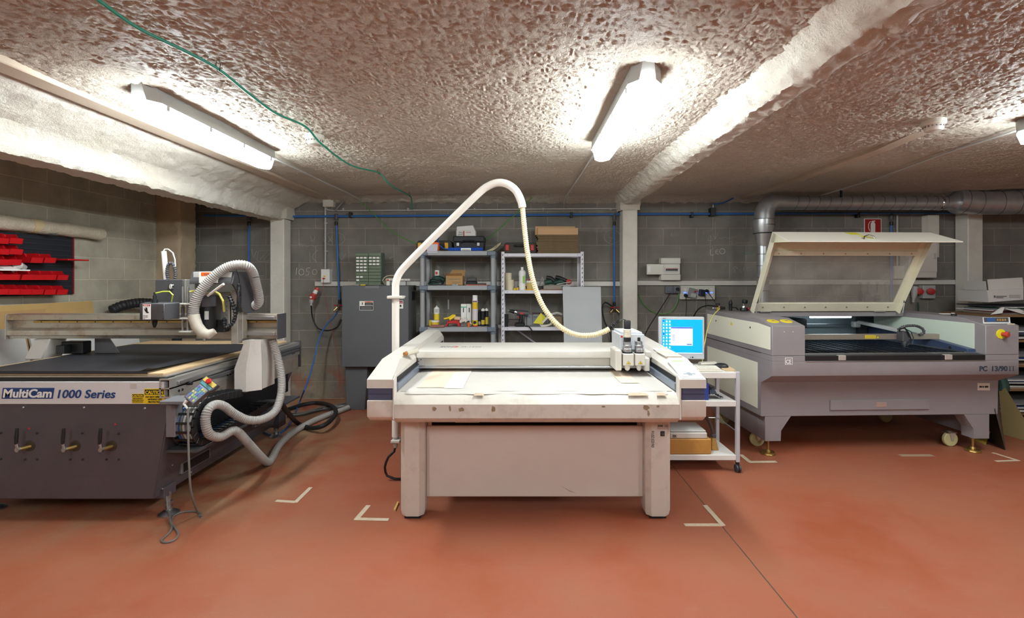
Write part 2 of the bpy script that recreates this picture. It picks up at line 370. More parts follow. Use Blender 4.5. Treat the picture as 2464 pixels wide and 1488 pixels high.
def ceil_z(x, y, fine=True):
    z = ZC+.008*fb((x, y, 0), 2.2, 2)
    if fine:
        q = Vector((x*44, y*44, 3)); r1_ = noise.noise(q); r2_ = noise.noise(q*2.3+Vector((4, 1, 0)))
        z += .008*(abs(r1_)*2-.5)+.0035*r2_
    d = YB-y
    if d < .22: z -= .05*(1-d/.22)**1.2*(1+.5*noise.noise(Vector((x*9, 0, 0))))
    return z
def cf(u, v):
    x = XL+(XR-XL)*u; y = .7+(YB-.7)*v
    return Vector((x, y, ceil_z(x, y)))
cb = MB().grid(lambda u, v: (lambda x, y: Vector((x, y, ceil_z(x, y))))(-2.6+8.4*u, .9+(YB-.9)*v), 820, 470)
cb.grid(lambda u, v: (lambda x, y: Vector((x, y, ceil_z(x, y, False))))(XL+(XR-XL)*u, .7+.21*v), 60, 2)
cb.grid(lambda u, v: (lambda x, y: Vector((x, y, ceil_z(x, y, False))))(XL+1.44*u, .9+(YB-.9)*v), 20, 60)
cb.grid(lambda u, v: (lambda x, y: Vector((x, y, ceil_z(x, y, False))))(5.79+(XR-5.79)*u, .9+(YB-.9)*v), 20, 60)
cb.box(XL, XR, YN, .72, ZC, ZC+.02)
cb.box(XL, XR, YN, YB, ZC+.1, ZC+.15)
struct(cb, 'ceiling', spray)

def spray_sweep(prof, t0, t1, ax, amp=.012, step=.03, seed=0):
    # prof: polyline (a,b); ax 'y' -> (x,z) swept in y ; 'z' -> (x,y) swept in z ; 'x' -> (y,z) swept in x
    P2 = []
    for (a, b), (c, d) in zip(prof, prof[1:]):
        n = max(1, int(math.hypot(c-a, d-b)/step)); P2 += [(a+(c-a)*i/n, b+(d-b)*i/n) for i in range(n)]
    P2.append(prof[-1]); nt = max(1, int(abs(t1-t0)/step)); nu = len(P2)-1
    def fn(u, v):
        i = round(u*nu); a, b = P2[i]; t = t0+(t1-t0)*v
        q = {'y': Vector((a, t, b)), 'z': Vector((a, b, t)), 'x': Vector((t, a, b))}[ax]
        n = Vector((fb(q+Vector((seed, 0, 0)), 11, 2), fb(q+Vector((0, 9, seed)), 11, 2), fb(q+Vector((5, seed, 0)), 11, 2)))
        n += .7*Vector((noise.noise(q*34), noise.noise(q*34+Vector((7, 0, 0))), noise.noise(q*34+Vector((0, 7, 0)))))
        n[{'x': 0, 'y': 1, 'z': 2}[ax]] *= .2
        return q+n*amp
    return MB().grid(fn, nu, nt)
# left deep beam, right shallow beam, far right cross beam
struct(spray_sweep([(-2.42, 2.43), (-2.48, 2.385), (-2.60, 2.335), (-2.70, 2.28), (-2.735, 2.22), (-2.74, 2.15), (-2.76, 2.125), (-2.93, 2.12), (-2.95, 2.16), (-2.95, 2.44)], .6, 5.72, 'y', .010, .018), 'trim_1', spraywhite)
struct(MB().box(-2.93, -2.72, YN, .62, 2.14, 2.41), 'trim_2', spraywhite)
struct(spray_sweep([(1.05, 2.43), (1.11, 2.40), (1.17, 2.34), (1.22, 2.31), (1.32, 2.31), (1.36, 2.34), (1.42, 2.43)], .7, 5.72, 'y', .012, .018, seed=4), 'trim_3', spraywhite)
struct(spray_sweep([(5.50, 2.43), (5.50, 2.30), (5.54, 2.25), (5.72, 2.25), (5.74, 2.43)], 5.2, XR, 'x', .014, seed=8), 'trim_4', spraywhite)
struct(spray_sweep([(5.60, 2.43), (5.65, 2.392), (5.70, 2.372), (5.74, 2.366), (5.77, 2.37)], -2.7, 5.2, 'x', .013, .02, seed=12), 'trim_15', spraywhite)
# columns
struct(MB().box(-2.899, -2.736, 5.55, 5.72, 0, 2.2, .008), 'trim_5', colwhite)
struct(MB().box(1.20, 1.372, 5.55, 5.735, 0, 2.35, .008), 'trim_6', colwhite)
struct(MB().box(5.21, 5.385, 5.55, 5.72, 0, 2.3, .008), 'trim_7', colwhite)
# sprayed pillar in the left corner, sprayed collars on the columns
struct(spray_sweep([(XL, 5.30), (-3.79, 5.30), (-3.77, 5.32), (-3.77, 5.56), (XL, 5.58)], 0, 2.44, 'z', .012, seed=2), 'trim_8', spray_mat('sprayed plaster pillar', '#C4AE92', '#B8A288', 1, .5, .6))
struct(spray_sweep([(-2.95, 5.50), (-2.735, 5.50), (-2.70, 5.55), (-2.70, 5.74), (-2.95, 5.74)], 2.14, 2.42, 'z', .012, seed=3), 'trim_9', spraywhite)
struct(spray_sweep([(1.17, 5.75), (1.17, 5.53), (1.40, 5.53), (1.41, 5.75)], 2.24, 2.42, 'z', .014, seed=5), 'trim_10', spraywhite)
struct(spray_sweep([(5.18, 5.75), (5.18, 5.53), (5.42, 5.53), (5.42, 5.75)], 2.22, 2.42, 'z', .014, seed=6), 'trim_11', spraywhite)
# smooth plastered strips on the ceiling (joist lines)
def cs(x, w_, y0, y1, nm):
    return struct(MB().box(x-w_/2, x+w_/2, y0, y1, ZC-.027, ZC+.05, .005), nm, mat('ceiling strip', '#BFAE9B', .6, var=.04))
cs(-2.31, .12, 1.0, 5.72, 'trim_12'); struct(MB().hexa([(2.61, 3.0, ZC+.01), (2.71, 3.0, ZC+.01), (2.71, 3.5, ZC-.026), (2.61, 3.5, ZC-.026), (2.61, 3.0, ZC+.04), (2.71, 3.0, ZC+.04), (2.71, 3.5, ZC+.04), (2.61, 3.5, ZC+.04)]).box(2.61, 2.71, 3.5, 5.72, ZC-.026, ZC+.04), 'trim_13', mat('ceiling strip'))
struct(MB().box(4.84, 4.97, 5.66, YB, 1.7, 2.2), 'trim_14', colwhite)

# ---------------------------------------------------------------- chalk marks on the wall (children of wall_back)
def chalkline(strokes, m=chalk, r=.0028, name='chalk_mark'):
    b = MB()
    for s in strokes: b.tube([Vector((X(x, 5.748), 5.7485, Z(y, 5.748))) for x, y in s], r, 4, step=.02)
    return b.build(name, m, wb)
def ell(cx, cy, rx, ry, n=22, a0=0, a1=2*PI): return [(cx+rx*math.cos(a0+(a1-a0)*i/n), cy+ry*math.sin(a0+(a1-a0)*i/n)) for i in range(n+1)]
chalkline([[(714, 645), (712, 662)], ell(725, 655, 6, 7.5, 14), [(746, 645), (738, 646), (737, 653), (744, 655), (742, 662), (735, 663)], ell(757, 655, 5.5, 6.5, 14)])
chalkline([ell(804, 575, 26, 15.5), [(790, 570), (798, 582)], [(799, 570), (790, 583)]], chalkdim)
chalkline([[(747, 568), (750, 582), (756, 577), (757, 568)], [(716, 589), (728, 588)], [(721, 586), (721, 595)], [(726, 594), (733, 590), (738, 594), (748, 590), (756, 594)], [(745, 608), (746, 632)], [(764, 602), (752, 618), (762, 632)], [(815, 612), (822, 625), (832, 610)], [(948, 586), (948, 648)], [(936, 622), (948, 617), (937, 624)]], chalkdim)
chalkline([[(1710, 600), (1710, 614), (1718, 613)], [(1729, 601), (1722, 603), (1722, 610), (1729, 612)], [(1722, 606), (1727, 606)], ell(1738, 605, 6.5, 6.5, 14)])
chalkline([[(1709, 597), (1709, 566), (1703, 579)], [(1709, 566), (1715, 579), (1703, 579)], [(1721, 533), (1721, 576), (1716, 563)], [(1721, 576), (1727, 563)], [(1690, 561), (1695, 558), (1691, 565), (1696, 562)], [(1699, 556), (1705, 553), (1702, 560)], [(1706, 555), (1716, 552)], [(1730, 571), (1735, 575), (1745, 571), (1755, 574), (1765, 569), (1773, 573)], [(1754, 582), (1764, 581), (1759, 590), (1775, 585), (1790, 586), (1803, 582)], [(1768, 646), (1768, 656)], [(1763, 648), (1769, 641), (1775, 648)], [(1779, 650), (1784, 647), (1780, 655), (1787, 655)], [(1790, 645), (1789, 653), (1795, 651), (1790, 649)], ell(1801, 648, 4, 4, 10), [(1808, 652), (1810, 644), (1814, 650)], [(1616, 561), (1617, 569)]], chalkdim)
chalkline([[(1786, 607), (1797, 606)], [(1790, 606), (1789, 616)], [(1793, 613), (1812, 610)], [(1793, 611), (1808, 608)]], mat('green chalk', '#7E9A8A', .95), .004)
chalkline([ell(1473, 570, 19, 17), [(1464, 571), (1473, 574), (1467, 584)], [(1473, 574), (1474, 571)]], chalkdim)
chalkline([[(622, 604), (650, 603)], [(622, 604), (620, 628), (648, 628)], [(625, 625), (643, 606)], [(633, 626), (650, 610)], [(606, 600), (610, 620), (617, 604)]], chalkdim)

# ---------------------------------------------------------------- ceiling lamps
LN = ['long ceiling lamp over the white flatbed cutter, right of centre', 'long ceiling lamp at left along the white beam, above the router', 'ceiling lamp cut by the right edge of the photo']
for i, (lx, ly, vis) in enumerate(LAMPS):
    t = thing('ceiling_lamp', LN[i] if i < 3 else ['ceiling lamp behind the viewer in the middle row', 'ceiling lamp behind the viewer in the left row', 'ceiling lamp behind the viewer in the right row'][i-3], 'lamp', (lx, ly, 2.275), 'fluorescent ceiling lamps')
    y0, y1 = ly-.635, ly+.635
    def cap(z0, z1, w0, w1, dx=.05):
        b = MB()
        def ring(w_, z, e): return [(lx-w_, y0+dx+e, z), (lx-w_+dx*.8, y0+e, z), (lx+w_-dx*.8, y0+e, z), (lx+w_, y0+dx+e, z), (lx+w_, y1-dx-e, z), (lx+w_-dx*.8, y1-e, z), (lx-w_+dx*.8, y1-e, z), (lx-w_, y1-dx-e, z)]
        A = [b.bm.verts.new(p) for p in ring(w0, z0, .02)]; B = [b.bm.verts.new(p) for p in ring(w1, z1, 0)]
        b.bm.faces.new(A[::-1]); b.bm.faces.new(B)
        for k in range(8): b.bm.faces.new([A[k], A[(k+1) % 8], B[(k+1) % 8], B[k]])
        return b
    cap(2.336, 2.425, .078, .064).build('housing', mat('lamp housing', '#A5A6A3', .5), t)
    cap(2.27, 2.3355, .050, .058).build('diffuser', lampwhite, t)
    for sx in (-1, 1):
        for k in range(4):
            yy = y0+.12+k*(1.27-.24)/3
            MB().box(lx+sx*.066-.009, lx+sx*.066+.009, yy-.012, yy+.012, 2.312, 2.348, .002).build('clip', lightgrey, t)
# ================================================================ CNC router (left)
Y0 = 2.83
rt = thing('cnc_router', 'large dark grey router table with a black rubber bed and bridge', 'machine', (-2.7, 3.6, 0))
xl, xr = -3.38, -2.06
zt = Z(972, Y0); zb = Z(1202, Y0)
body = MB()
body.hexa([(xl+.02, Y0, zb), (-2.165, Y0, zb), (-2.18, 4.22, zb), (xl+.02, 4.22, zb), (xl, Y0, zt), (xr, Y0, zt), (xr, 4.42, zt), (xl, 4.42, zt)], .004)
bd = body.build('body', routergrey, rt)
MB().slab([(xl+.03, Y0-.004, zt-.004), (xr-.012, Y0-.004, zt-.004), (-2.168, Y0-.004, zb+.008), (xl+.04, Y0-.004, zb+.008)], .004, (0, 1, 0)).build('front_panel', routergrey, rt)
# white name strip with lettering and warning stickers
st = MB().box(xl, X(398, Y0), Y0-.012, Y0+.05, zt, Z(918, Y0), .002).build('name_strip', mat('strip white', '#D9D6D8', .5), rt)
ys = Y0-.013
MB().prism([(X(4, ys), Z(960, ys)), (X(127, ys), Z(960, ys)), (X(131, ys), Z(934, ys)), (X(7, ys), Z(934, ys))], 'y', ys-.001, ys+.001).build('logo_plate', inkblue, st)
text('MultiCam', .068, (X(7.5, ys), ys-.0015, Z(956.5, ys)), FRONT, paper, st, bold=.0020, shear=.14, w=.288)
text('1000 Series', .068, (X(138.5, ys), ys-.0015, Z(958, ys)), FRONT, inkblue, st, bold=.0014, shear=.2, w=.343)
c1 = MB().box(X(347, ys), X(396, ys), ys-.001, ys+.001, Z(972, ys), Z(936, ys)).build('caution_sticker', yellow, st)
MB().box(X(349, ys), X(395, ys), ys-.002, ys, Z(950, ys), Z(938, ys)).build('caution_header', ink, c1)
text('CAUTION', .0285, (X(372, ys), ys-.0025, Z(948.6, ys)), FRONT, yellow, c1, bold=.0008, sx=.82, align='CENTER')
for k, s in enumerate(('DO NOT OPERATE', 'WITHOUT EYE', 'PROTECTION')): text(s, .0135, (X(373, ys), ys-.002, Z(957.5+k*6, ys)), FRONT, ink, c1, bold=.0004, sx=.92, align='CENTER')
c2 = MB().box(X(318, ys), X(346, ys), ys-.001, ys+.001, Z(971, ys), Z(948, ys)).build('caution_sticker', yellow, st)
MB().box(X(319, ys), X(345.5, ys), ys-.002, ys, Z(956, ys), Z(949, ys)).build('caution_header', ink, c2)
text('CAUTION', .0165, (X(332, ys), ys-.0025, Z(955, ys)), FRONT, yellow, c2, bold=.0004, sx=.8, align='CENTER')
for k, s in enumerate(('THIS EQUIPMENT', 'STARTS AND STOPS', 'AUTOMATICALLY')): text(s, .0078, (X(332, ys), ys-.002, Z(960.5+k*4, ys)), FRONT, ink, c2, align='CENTER')
MB().box(X(314, ys), X(329, ys), ys-.001, ys, Z(935, ys), Z(924, ys)).build('paper_label', mat('faded label', '#C4BFB8', .7), st)
# black extrusion, front metal trim, spoilboard, mat
MB().box(xl, X(404, Y0), Y0-.002, Y0+.06, Z(918, Y0)+.0005, Z(909, Y0), .002).build('black_extrusion', black, rt)
MB().box(xl, X(400, Y0), Y0, 4.36, Z(909, Y0)+.0005, Z(905, Y0), .001).build('table_plate', alu, rt)
spz = Z(899.5, Y0)
MB().box(xl+.03, -2.115, Y0+.01, 4.34, Z(905, Y0)+.0005, spz, .002).build('spoilboard', wood, rt)
mt = MB()
mt.grid(lambda u, v: Vector((-3.30+1.10*u+(.03*v if u > .99 else 0), Y0-.004+1.26*v, spz+.004+.012*max(0, 1-v*14)**2*(1)+.004*noise.noise(Vector((u*3, v*3, 1)))+(.018*max(0, (u-.96)/.04)*max(0, 1-v*2.2)))), 60, 60)
mt.grid(lambda u, v: Vector((-3.30+1.10*u, Y0-.004, spz+.015-.016*v+.0)), 40, 1)
mt.build('rubber_mat', matblack, rt)
# aluminium side rail (hollow extrusion) and side plate
rl = MB(); ra, rb = -2.118, -2.052
zr0, zr1 = Z(957, Y0), Z(911, Y0)
for (a, b, c, d) in ((ra, rb, zr1-.008, zr1), (ra, rb, (zr0+zr1)/2-.004, (zr0+zr1)/2+.004), (ra, rb, zr0, zr0+.008)): rl.box(a, b, Y0-.02, 4.46, c, d)
rl.box(ra, ra+.008, Y0-.02, 4.46, zr0+.008, zr1-.008); rl.box(rb-.008, rb, Y0-.02, 4.46, zr0+.008, zr1-.008)
rail = rl.build('side_rail', alu, rt)
MB().box(ra+.008, rb-.008, Y0+.02, Y0+.03, zr0+.008, zr1-.008).build('rail_plug', ink, rail)
MB().box(-2.075, -2.056, Y0+.08, 4.44, .60, zr0-.001, .002).build('side_plate', rusty, rt)
MB().box(rb, rb+.016, Y0+.03, 4.44, zr1-.045, zr1-.022, .003).build('linear_rail', steel, rt)
MB().box(rb, rb+.03, Y0+.26, 4.40, zr1-.075, zr1-.052, .003).build('rail_guard', darkgrey, rt)
for k in range(7):
    for dy in (0, .03):
        yy = Y0+.05+k*.24+dy
        MB().cyl((rb-.001, yy, zr0+.028), (rb+.0015, yy, zr0+.028), .008, n=12).build('rail_hole', ink, rail)
MB().cyl((rb, Y0+.12, zr1-.055), (rb+.03, Y0+.12, zr1-.055), .012, n=12).build('end_bolt', ink, rt)
MB().box(-2.10, -2.045, 4.465, 4.48, .62, .865, .002).build('end_plate', darkgrey, rt)
# front corner bracket and shelf for the pendant
MB().box(-2.09, -2.035, Y0-.006, Y0+.06, Z(1052, Y0), Z(975, Y0), .002).build('corner_bracket', midgrey, rt)
MB().box(X(392, 2.75), X(468, 2.75), 2.72, 2.86, Z(971, 2.75), Z(963, 2.75), .003).build('pendant_shelf', midgrey, rt)
# lower side recess tray for the cable chain
MB().prism([(2.86, .40), (3.02, .40), (4.2, .40), (4.2, .415), (2.86, .415)], 'x', -2.12, -1.93).build('chain_tray', darkgrey, rt)
MB().box(-2.1, -2.08, 2.95, 4.30, .43, .60, .002).build('recess_panel', black, rt)
sl = MB().box(-2.17, -2.134, 3.02, 3.30, .205, .275, .003).build('slot_frame', midgrey, rt)
MB().box(-2.134, -2.131, 3.035, 3.285, .213, .267).build('slot_opening', ink, sl)
sl = MB().box(-2.13, -2.10, 3.80, 4.05, .26, .35, .003).build('slot_frame', midgrey, rt)
MB().box(-2.10, -2.096, 3.815, 4.035, .27, .34).build('slot_opening', ink, sl)
# front vacuum valves
for px in (68, 178, 265):
    yv = Y0-.004; c = P(px, 1075, yv)
    v = MB().lathe(c+Vector((.008, 0, .004)), [(.032, 0), (.032, .003), (.02, .004), (.02, .002)], (0, -1, 0), 20).build('valve', mat('valve recess', '#3A2F20', .5), rt)
    MB().cyl(c+Vector((.012, 0, 0)), c+Vector((-.002, -.05, 0)), .011, n=14).build('valve_stem', brass, v)
    MB().cyl(c+Vector((-.004, -.045, 0)), c+Vector((-.005, -.062, 0)), .014, n=6).build('valve_nut', steel, v)
    MB().tube([c+Vector((-.004, -.055, 0)), c+Vector((-.008, -.058, .03)), c+Vector((-.010, -.060, .05))], .007, 8).build('valve_arm', steel, v)
    MB().tube([c+Vector((-.010, -.060, .035)), c+Vector((-.006, -.062, .08)), c+Vector((-.002, -.062, .125))], .0095, 10, rf=lambda t: .85+.25*math.sin(PI*t)).build('valve_grip', black, v)
for px, py in ((57, 981), (203, 981), (349, 983)): MB().lathe(P(px, py, Y0-.004), [(.007, 0), (.007, .003), (.003, .006)], (0, -1, 0), 10).build('screw', steel, rt)
for px, py in ((3, 1042), (90, 1043), (199, 1043), (286, 1044), (3, 1105), (61, 1106), (90, 1106), (170, 1106), (199, 1106), (257, 1106), (286, 1106)): MB().lathe(P(px, py, Y0-.004), [(.0065, 0), (.0065, .003), (.003, .006)], (0, -1, 0), 10).build('screw', ink, rt)
for px, py in ((70, 1032), (277, 1022)): MB().lathe(P(px, py, Y0-.004), [(.006, 0), (.005, .0015)], (0, -1, 0), 12).build('red_dot', red, rt)
for yy, zz in ((Y0+.1, .3), (Y0+.05, .175), (Y0+.3, .175), (3.7, .2)): MB().lathe((-2.165+.1*(zz-zb)/(zt-zb), yy, zz), [(.006, 0), (.006, .01), (.003, .012)], (1, 0, 0), 8).build('screw', steel, rt)
# levelling feet
def foot(x, y, r=.055, top=.14):
    f = MB().lathe((x, y, 0), [(r, 0), (r*1.02, .008), (r*.7, .02), (r*.35, .028), (r*.3, .04)], n=28).build('levelling_foot', steel, rt)
    MB().lathe((x, y, .03), [(.02, 0), (.02, .018), (.012, .019), (.012, .035), (.021, .036), (.021, .052), (.012, .054), (.012, top-.03)], n=6).build('foot_bolt', steel, f)
foot(X(407, 2.93), 2.93); foot(-2.22, 4.36); foot(-3.28, 2.99)
MB().box(-2.21, -2.14, 2.88, 2.98, .115, .18, .003).build('foot_block', routergrey, rt)
MB().box(-2.26, -2.16, 4.30, 4.42, .10, .25, .003).build('foot_block', routergrey, rt)
# ---- bridge
yb = 3.45; bx0, bx1 = X(15, yb), X(667, yb); z0, z1 = Z(816, yb), Z(757, yb)
g = MB()
g.prism([(yb+.02, z0), (yb+.12, z0), (yb+.12, z1), (yb+.012, z1), (yb+.0, z1-.006), (yb+.0, z1-.040), (yb+.04, z1-.046), (yb+.045, z0+.075), (yb+.02, z0+.068), (yb, z0+.06), (yb, z0+.026), (yb+.012, z0+.02)], 'x', bx0, bx1)
g.build('bridge_beam', rusty, rt)
r1 = MB().box(bx0+.18, bx1-.01, yb-.006+.02, yb+.044, z1-.062, z1-.048, .001).build('bridge_rail', brass, rt)
for k in range(14):
    xx = bx0+.24+k*.13
    if xx < bx1-.05: MB().lathe((xx, yb+.014, z1-.055), [(.0045, 0), (.0045, .001)], (0, -1, 0), 10).build('rail_bolt', ink, r1)
MB().box(X(577, yb), bx1-.012, yb-.018, yb, z1-.036, z1-.014, .002).build('bridge_rail', steel, rt)
MB().box(X(577, yb), bx1-.012, yb-.018, yb, z0+.026, z0+.05, .002).build('bridge_rail', steel, rt)
MB().box(bx1, bx1+.006, yb-.005, yb+.122, z0-.004, z1+.002, .001).build('beam_end_plate', darkgrey, rt)
MB().box(bx0-.006, bx0, yb-.005, yb+.122, z0-.004, z1+.002, .001).build('beam_end_plate', rusty, rt)
# bridge legs
legw = mat('leg cover white', '#C9C4BD', .45, dirt='#8F867C', dscale=6, damt=.3)
lz0 = Z(940, 3.38)
l = MB(); fx0, fx1, sx = X(568, 3.36), X(600, 3.36), -1.845
def ringz(z, top): 
    e = .05 if top else 0
    return [(fx0+e*.9, 3.34+e*.6, z), (fx1+e*.2-.012, 3.34+e*.6, z), (fx1+.035, 3.375+e*.5, z), (sx+.012-e*.3, 3.40+e*.3, z), (sx, 3.43, z), (sx, 3.60, z), (fx0+e*.9, 3.60, z)]
rings = [ringz(lz0+.0, 0), ringz(lz0+.02, 0), ringz(lz0+.16, 0), ringz(z0-.03, 1), ringz(z0-.002, 1)]
rings[0] = [(x, y+(.0), z) for x, y, z in rings[0]]
VR = [[l.bm.verts.new(p) for p in r] for r in rings]
for a, b in zip(VR, VR[1:]):
    for k in range(7): l.bm.faces.new([a[k], a[(k+1) % 7], b[(k+1) % 7], b[k]])
l.bm.faces.new(VR[0][::-1]); l.bm.faces.new(VR[-1])
l.build('bridge_leg', legw, rt, angle=20)
MB().hexa([(-3.57, 3.44, z0-.15), (-3.44, 3.44, z0-.15), (-3.44, 3.60, z0-.15), (-3.57, 3.60, z0-.15), (-3.52, 3.46, z0-.002), (-3.40, 3.46, z0-.002), (-3.40, 3.60, z0-.002), (-3.52, 3.60, z0-.002)], .008).build('bridge_leg', legw, rt)
mo = MB().box(-3.38, -3.22, 3.52, 3.60, z0-.12, z0-.03, .006).box(-3.36, -3.3, 3.46, 3.52, z0-.11, z0-.05, .004).build('drive_motor', black, rt)
MB().slab([(-3.2, 3.6, z0-.002), (-3.1, 3.6, z0-.002), (-3.0, 3.6, z0-.15), (-3.2, 3.6, z0-.15)], .01, (0, 1, 0)).build('gusset', midgrey, rt)
# ---- carriage, Z axis, spindle
ya = 3.36
MB().box(X(465, ya), X(578, ya), ya+.03, yb+.0, Z(818, ya), Z(704, ya), .003).build('carriage_plate', rusty, rt)
MB().box(X(512, 3.33), X(552, 3.33), 3.33, 3.388, Z(790, 3.33), Z(708, 3.33), .003).build('z_plate', alu, rt)
MB().box(X(556, 3.33), X(572, 3.33), 3.33, 3.388, Z(828, 3.33), Z(700, 3.33), .002).build('z_rail', alu, rt)
for k in range(6): MB().lathe((X(546, 3.33), 3.33, Z(715+k*11, 3.33)), [(.003, 0), (.003, .001)], (0, -1, 0), 8).build('plate_hole', ink, rt)
# hood
yh = 3.20; hx0, hx1 = X(455, yh), X(555, yh)
hz = lambda p: Z(p, yh)
hood = MB()
hood.prism([(yh+.03, hz(653)), (3.46, hz(653)), (3.48, hz(660)), (3.48, hz(684)), (yh, hz(684)), (yh, hz(677))], 'x', hx0, hx1, .003)
hd = hood.build('hood', darkgrey, rt)
MB().box(hx0+.02, hx1-.004, yh+.012, yh+.0295, hz(676), hz(655), .001).build('hood_front', lightgrey, hd)
s = MB().box(X(479, yh-.005), X(523, yh-.005), yh-.006, yh+.004, hz(681), hz(654)).build('warning_sticker', paper, hd)
MB().box(X(484, yh-.006), X(520, yh-.006), yh-.008, yh-.006, hz(664), hz(656)).build('warning_header', orange, s)
text('WARNING', .020, (X(505, yh-.008), yh-.0085, hz(663)), FRONT, mat('sticker brown', '#8C5A4A', .6), s, bold=.0005, sx=.8, align='CENTER')
for k, q in enumerate(('KEEP', 'HANDS', 'AWAY')): text(q, .009, (X(499, yh-.008), yh-.0075, hz(669.5+k*4.5)), FRONT, inkgrey, s, align='CENTER')
# right side cheek with rounded top
ch = MB(); pr = [(yh+.03, hz(653)), (3.36, hz(653)), (3.44, hz(660)), (3.48, hz(676)), (3.50, Z(750, 3.5)), (3.40, Z(752, 3.4)), (3.32, Z(752, 3.3)), (3.25, hz(700)), (yh+.01, hz(684)), (yh, hz(684))]
ch.prism(pr, 'x', hx1+.001, hx1+.012, .001); ch.build('hood_cheek', darkgrey, rt)
# spindle
sx_, sy_ = X(499, 3.26), 3.26
sp = MB().lathe((sx_, sy_, 0), [(.03, Z(792, sy_)), (.05, Z(790, sy_)), (.052, Z(780, sy_)), (.052, Z(739, sy_)), (.05, Z(738, sy_))], n=32).build('spindle', black, rt)
MB().lathe((sx_, sy_, 0), [(.056, Z(738, sy_)), (.056, Z(714, sy_)), (.05, Z(711, sy_))], n=8).build('spindle_cap', darkgrey, sp)
MB().box(sx_+.015, sx_+.04, sy_-.053, sy_-.046, Z(768, sy_), Z(748, sy_)).build('spindle_label', lightgrey, sp)
MB().lathe((sx_-.02, sy_, 0), [(.008, Z(822, sy_)), (.008, Z(812, sy_)), (.014, Z(811, sy_)), (.014, Z(790, sy_))], n=12).build('tool_bit', steel, sp)
MB().box(X(489, 3.3), X(540, 3.3), 3.30, 3.36, Z(800, 3.3), Z(770, 3.3), .004).build('spindle_mount', black, rt)
# dust shoe elbow (white plastic) and grey flexible hose over the top
MB().tube([P(517, 797, 3.18), P(503, 805, 3.17), P(487, 801, 3.16), P(474, 785, 3.15), P(468, 768, 3.15), P(466, 758, 3.15)], .034, 20, rf=lambda t: .6+.42*min(1, t*4)).build('dust_elbow', mat('elbow grey white', '#BDB5A8', .5), rt)
hs = MB().tube([P(466, 759, 3.15), P(468, 735, 3.15), P(480, 706, 3.16), P(505, 675, 3.18), P(535, 650, 3.2), P(565, 638, 3.22), P(592, 640, 3.26), P(607, 655, 3.32), P(615, 682, 3.38), P(622, 712, 3.42), P(622, 728, 3.44), P(612, 736, 3.45), P(603, 731, 3.46)], .030, 16, rib=.07, pitch=.0125).build('dust_hose', hosegrey, rt)
MB().tube([P(606, 669, 3.33), P(620, 667, 3.3), P(633, 664, 3.28)], .003, 6).build('cable_tie', darkgrey, rt)
MB().tube([P(500, 712, 3.2), P(520, 697, 3.17), P(538, 684, 3.14)], .008, 8).build('white_lever', paper, rt)
MB().coil([P(575, 684, 3.2), P(575, 715, 3.2), P(574, 752, 3.22)], .012, .003, 24).build('coiled_cable', black, rt)
MB().tube([P(568, 650, 3.18), P(573, 662, 3.19), P(576, 676, 3.2), P(575, 686, 3.2)], .003, 6).build('coiled_cable', black, rt)
MB().tube([P(515, 700, 3.22), P(528, 708, 3.2), P(537, 725, 3.19), P(539, 750, 3.22)], .007, 8).build('yellow_tube', yelsoft, rt)
MB().tube([P(450, 704, 3.3), P(470, 700, 3.3), P(490, 697, 3.3)], .006, 8).build('yellow_tube', yelsoft, rt)
MB().tube([P(552, 714, 3.2), P(560, 735, 3.18), P(566, 757, 3.18), P(560, 777, 3.2), P(548, 788, 3.22), P(540, 785, 3.24), P(540, 765, 3.26)], .011, 8, rib=.25, pitch=.02).build('black_cable_sleeve', black, rt)
MB().tube([P(556, 720, 3.24), P(568, 748, 3.22), P(562, 775, 3.24), P(550, 785, 3.25)], .009, 8, rib=.25, pitch=.02).build('black_cable_sleeve', black, rt)
# ---- drill head on the left
MB().box(X(373, 3.30), X(440, 3.30), 3.30, 3.36, Z(728, 3.3), Z(673, 3.3), .004).build('drill_plate', darkgrey, rt)
MB().box(X(434, 3.31), X(447, 3.31), 3.31, 3.40, Z(728, 3.3), Z(673, 3.3), .003).build('drill_side_plate', alu, rt)
yd = 3.05
dh = MB().prism([(X(336, yd), yd), (X(395, yd), yd), (X(427, 3.16), 3.18), (X(427, 3.26), 3.28), (X(348, 3.26), 3.28)], 'z', Z(770, yd), Z(731, yd), .003).build('drill_housing', darkgrey, rt)
ds = MB().box(X(344, yd), X(363, yd), yd-.002, yd, Z(769, yd), Z(732, yd)).build('danger_sticker', paper, dh)
MB().box(X(345, yd), X(362, yd), yd-.003, yd-.002, Z(737, yd), Z(733, yd)).build('danger_header', red, ds)
text('DANGER', .010, (X(353.5, yd), yd-.0035, Z(736.5, yd)), FRONT, paper, ds, align='CENTER', sx=.85)
MB().prism([(X(347, yd), Z(741, yd)), (X(351, yd), Z(746, yd)), (X(351, yd), Z(740, yd)), (X(355, yd), Z(741, yd)), (X(356, yd), Z(750, yd)), (X(360, yd), Z(753, yd)), (X(354, yd), Z(754, yd)), (X(349, yd), Z(748, yd))], 'y', yd-.003, yd-.002).build('hand_symbol', ink, ds)
for k in range(3): text(('Pinch point.', 'Keep hands', 'clear.')[k], .0075, (X(345, yd), yd-.0025, Z(760.5+k*3.5, yd)), FRONT, inkgrey, ds, sx=.85)
for py in (751, 768): MB().lathe((X(392, yd), yd, Z(py, yd)), [(.004, 0), (.003, .002)], (0, -1, 0), 8).build('screw', ink, dh)
MB().lathe((X(372, 3.16), 3.16, 0), [(.006, Z(789, 3.16)), (.014, Z(780, 3.16)), (.018, Z(770, 3.16))], n=14).build('drill_chuck', black, rt)
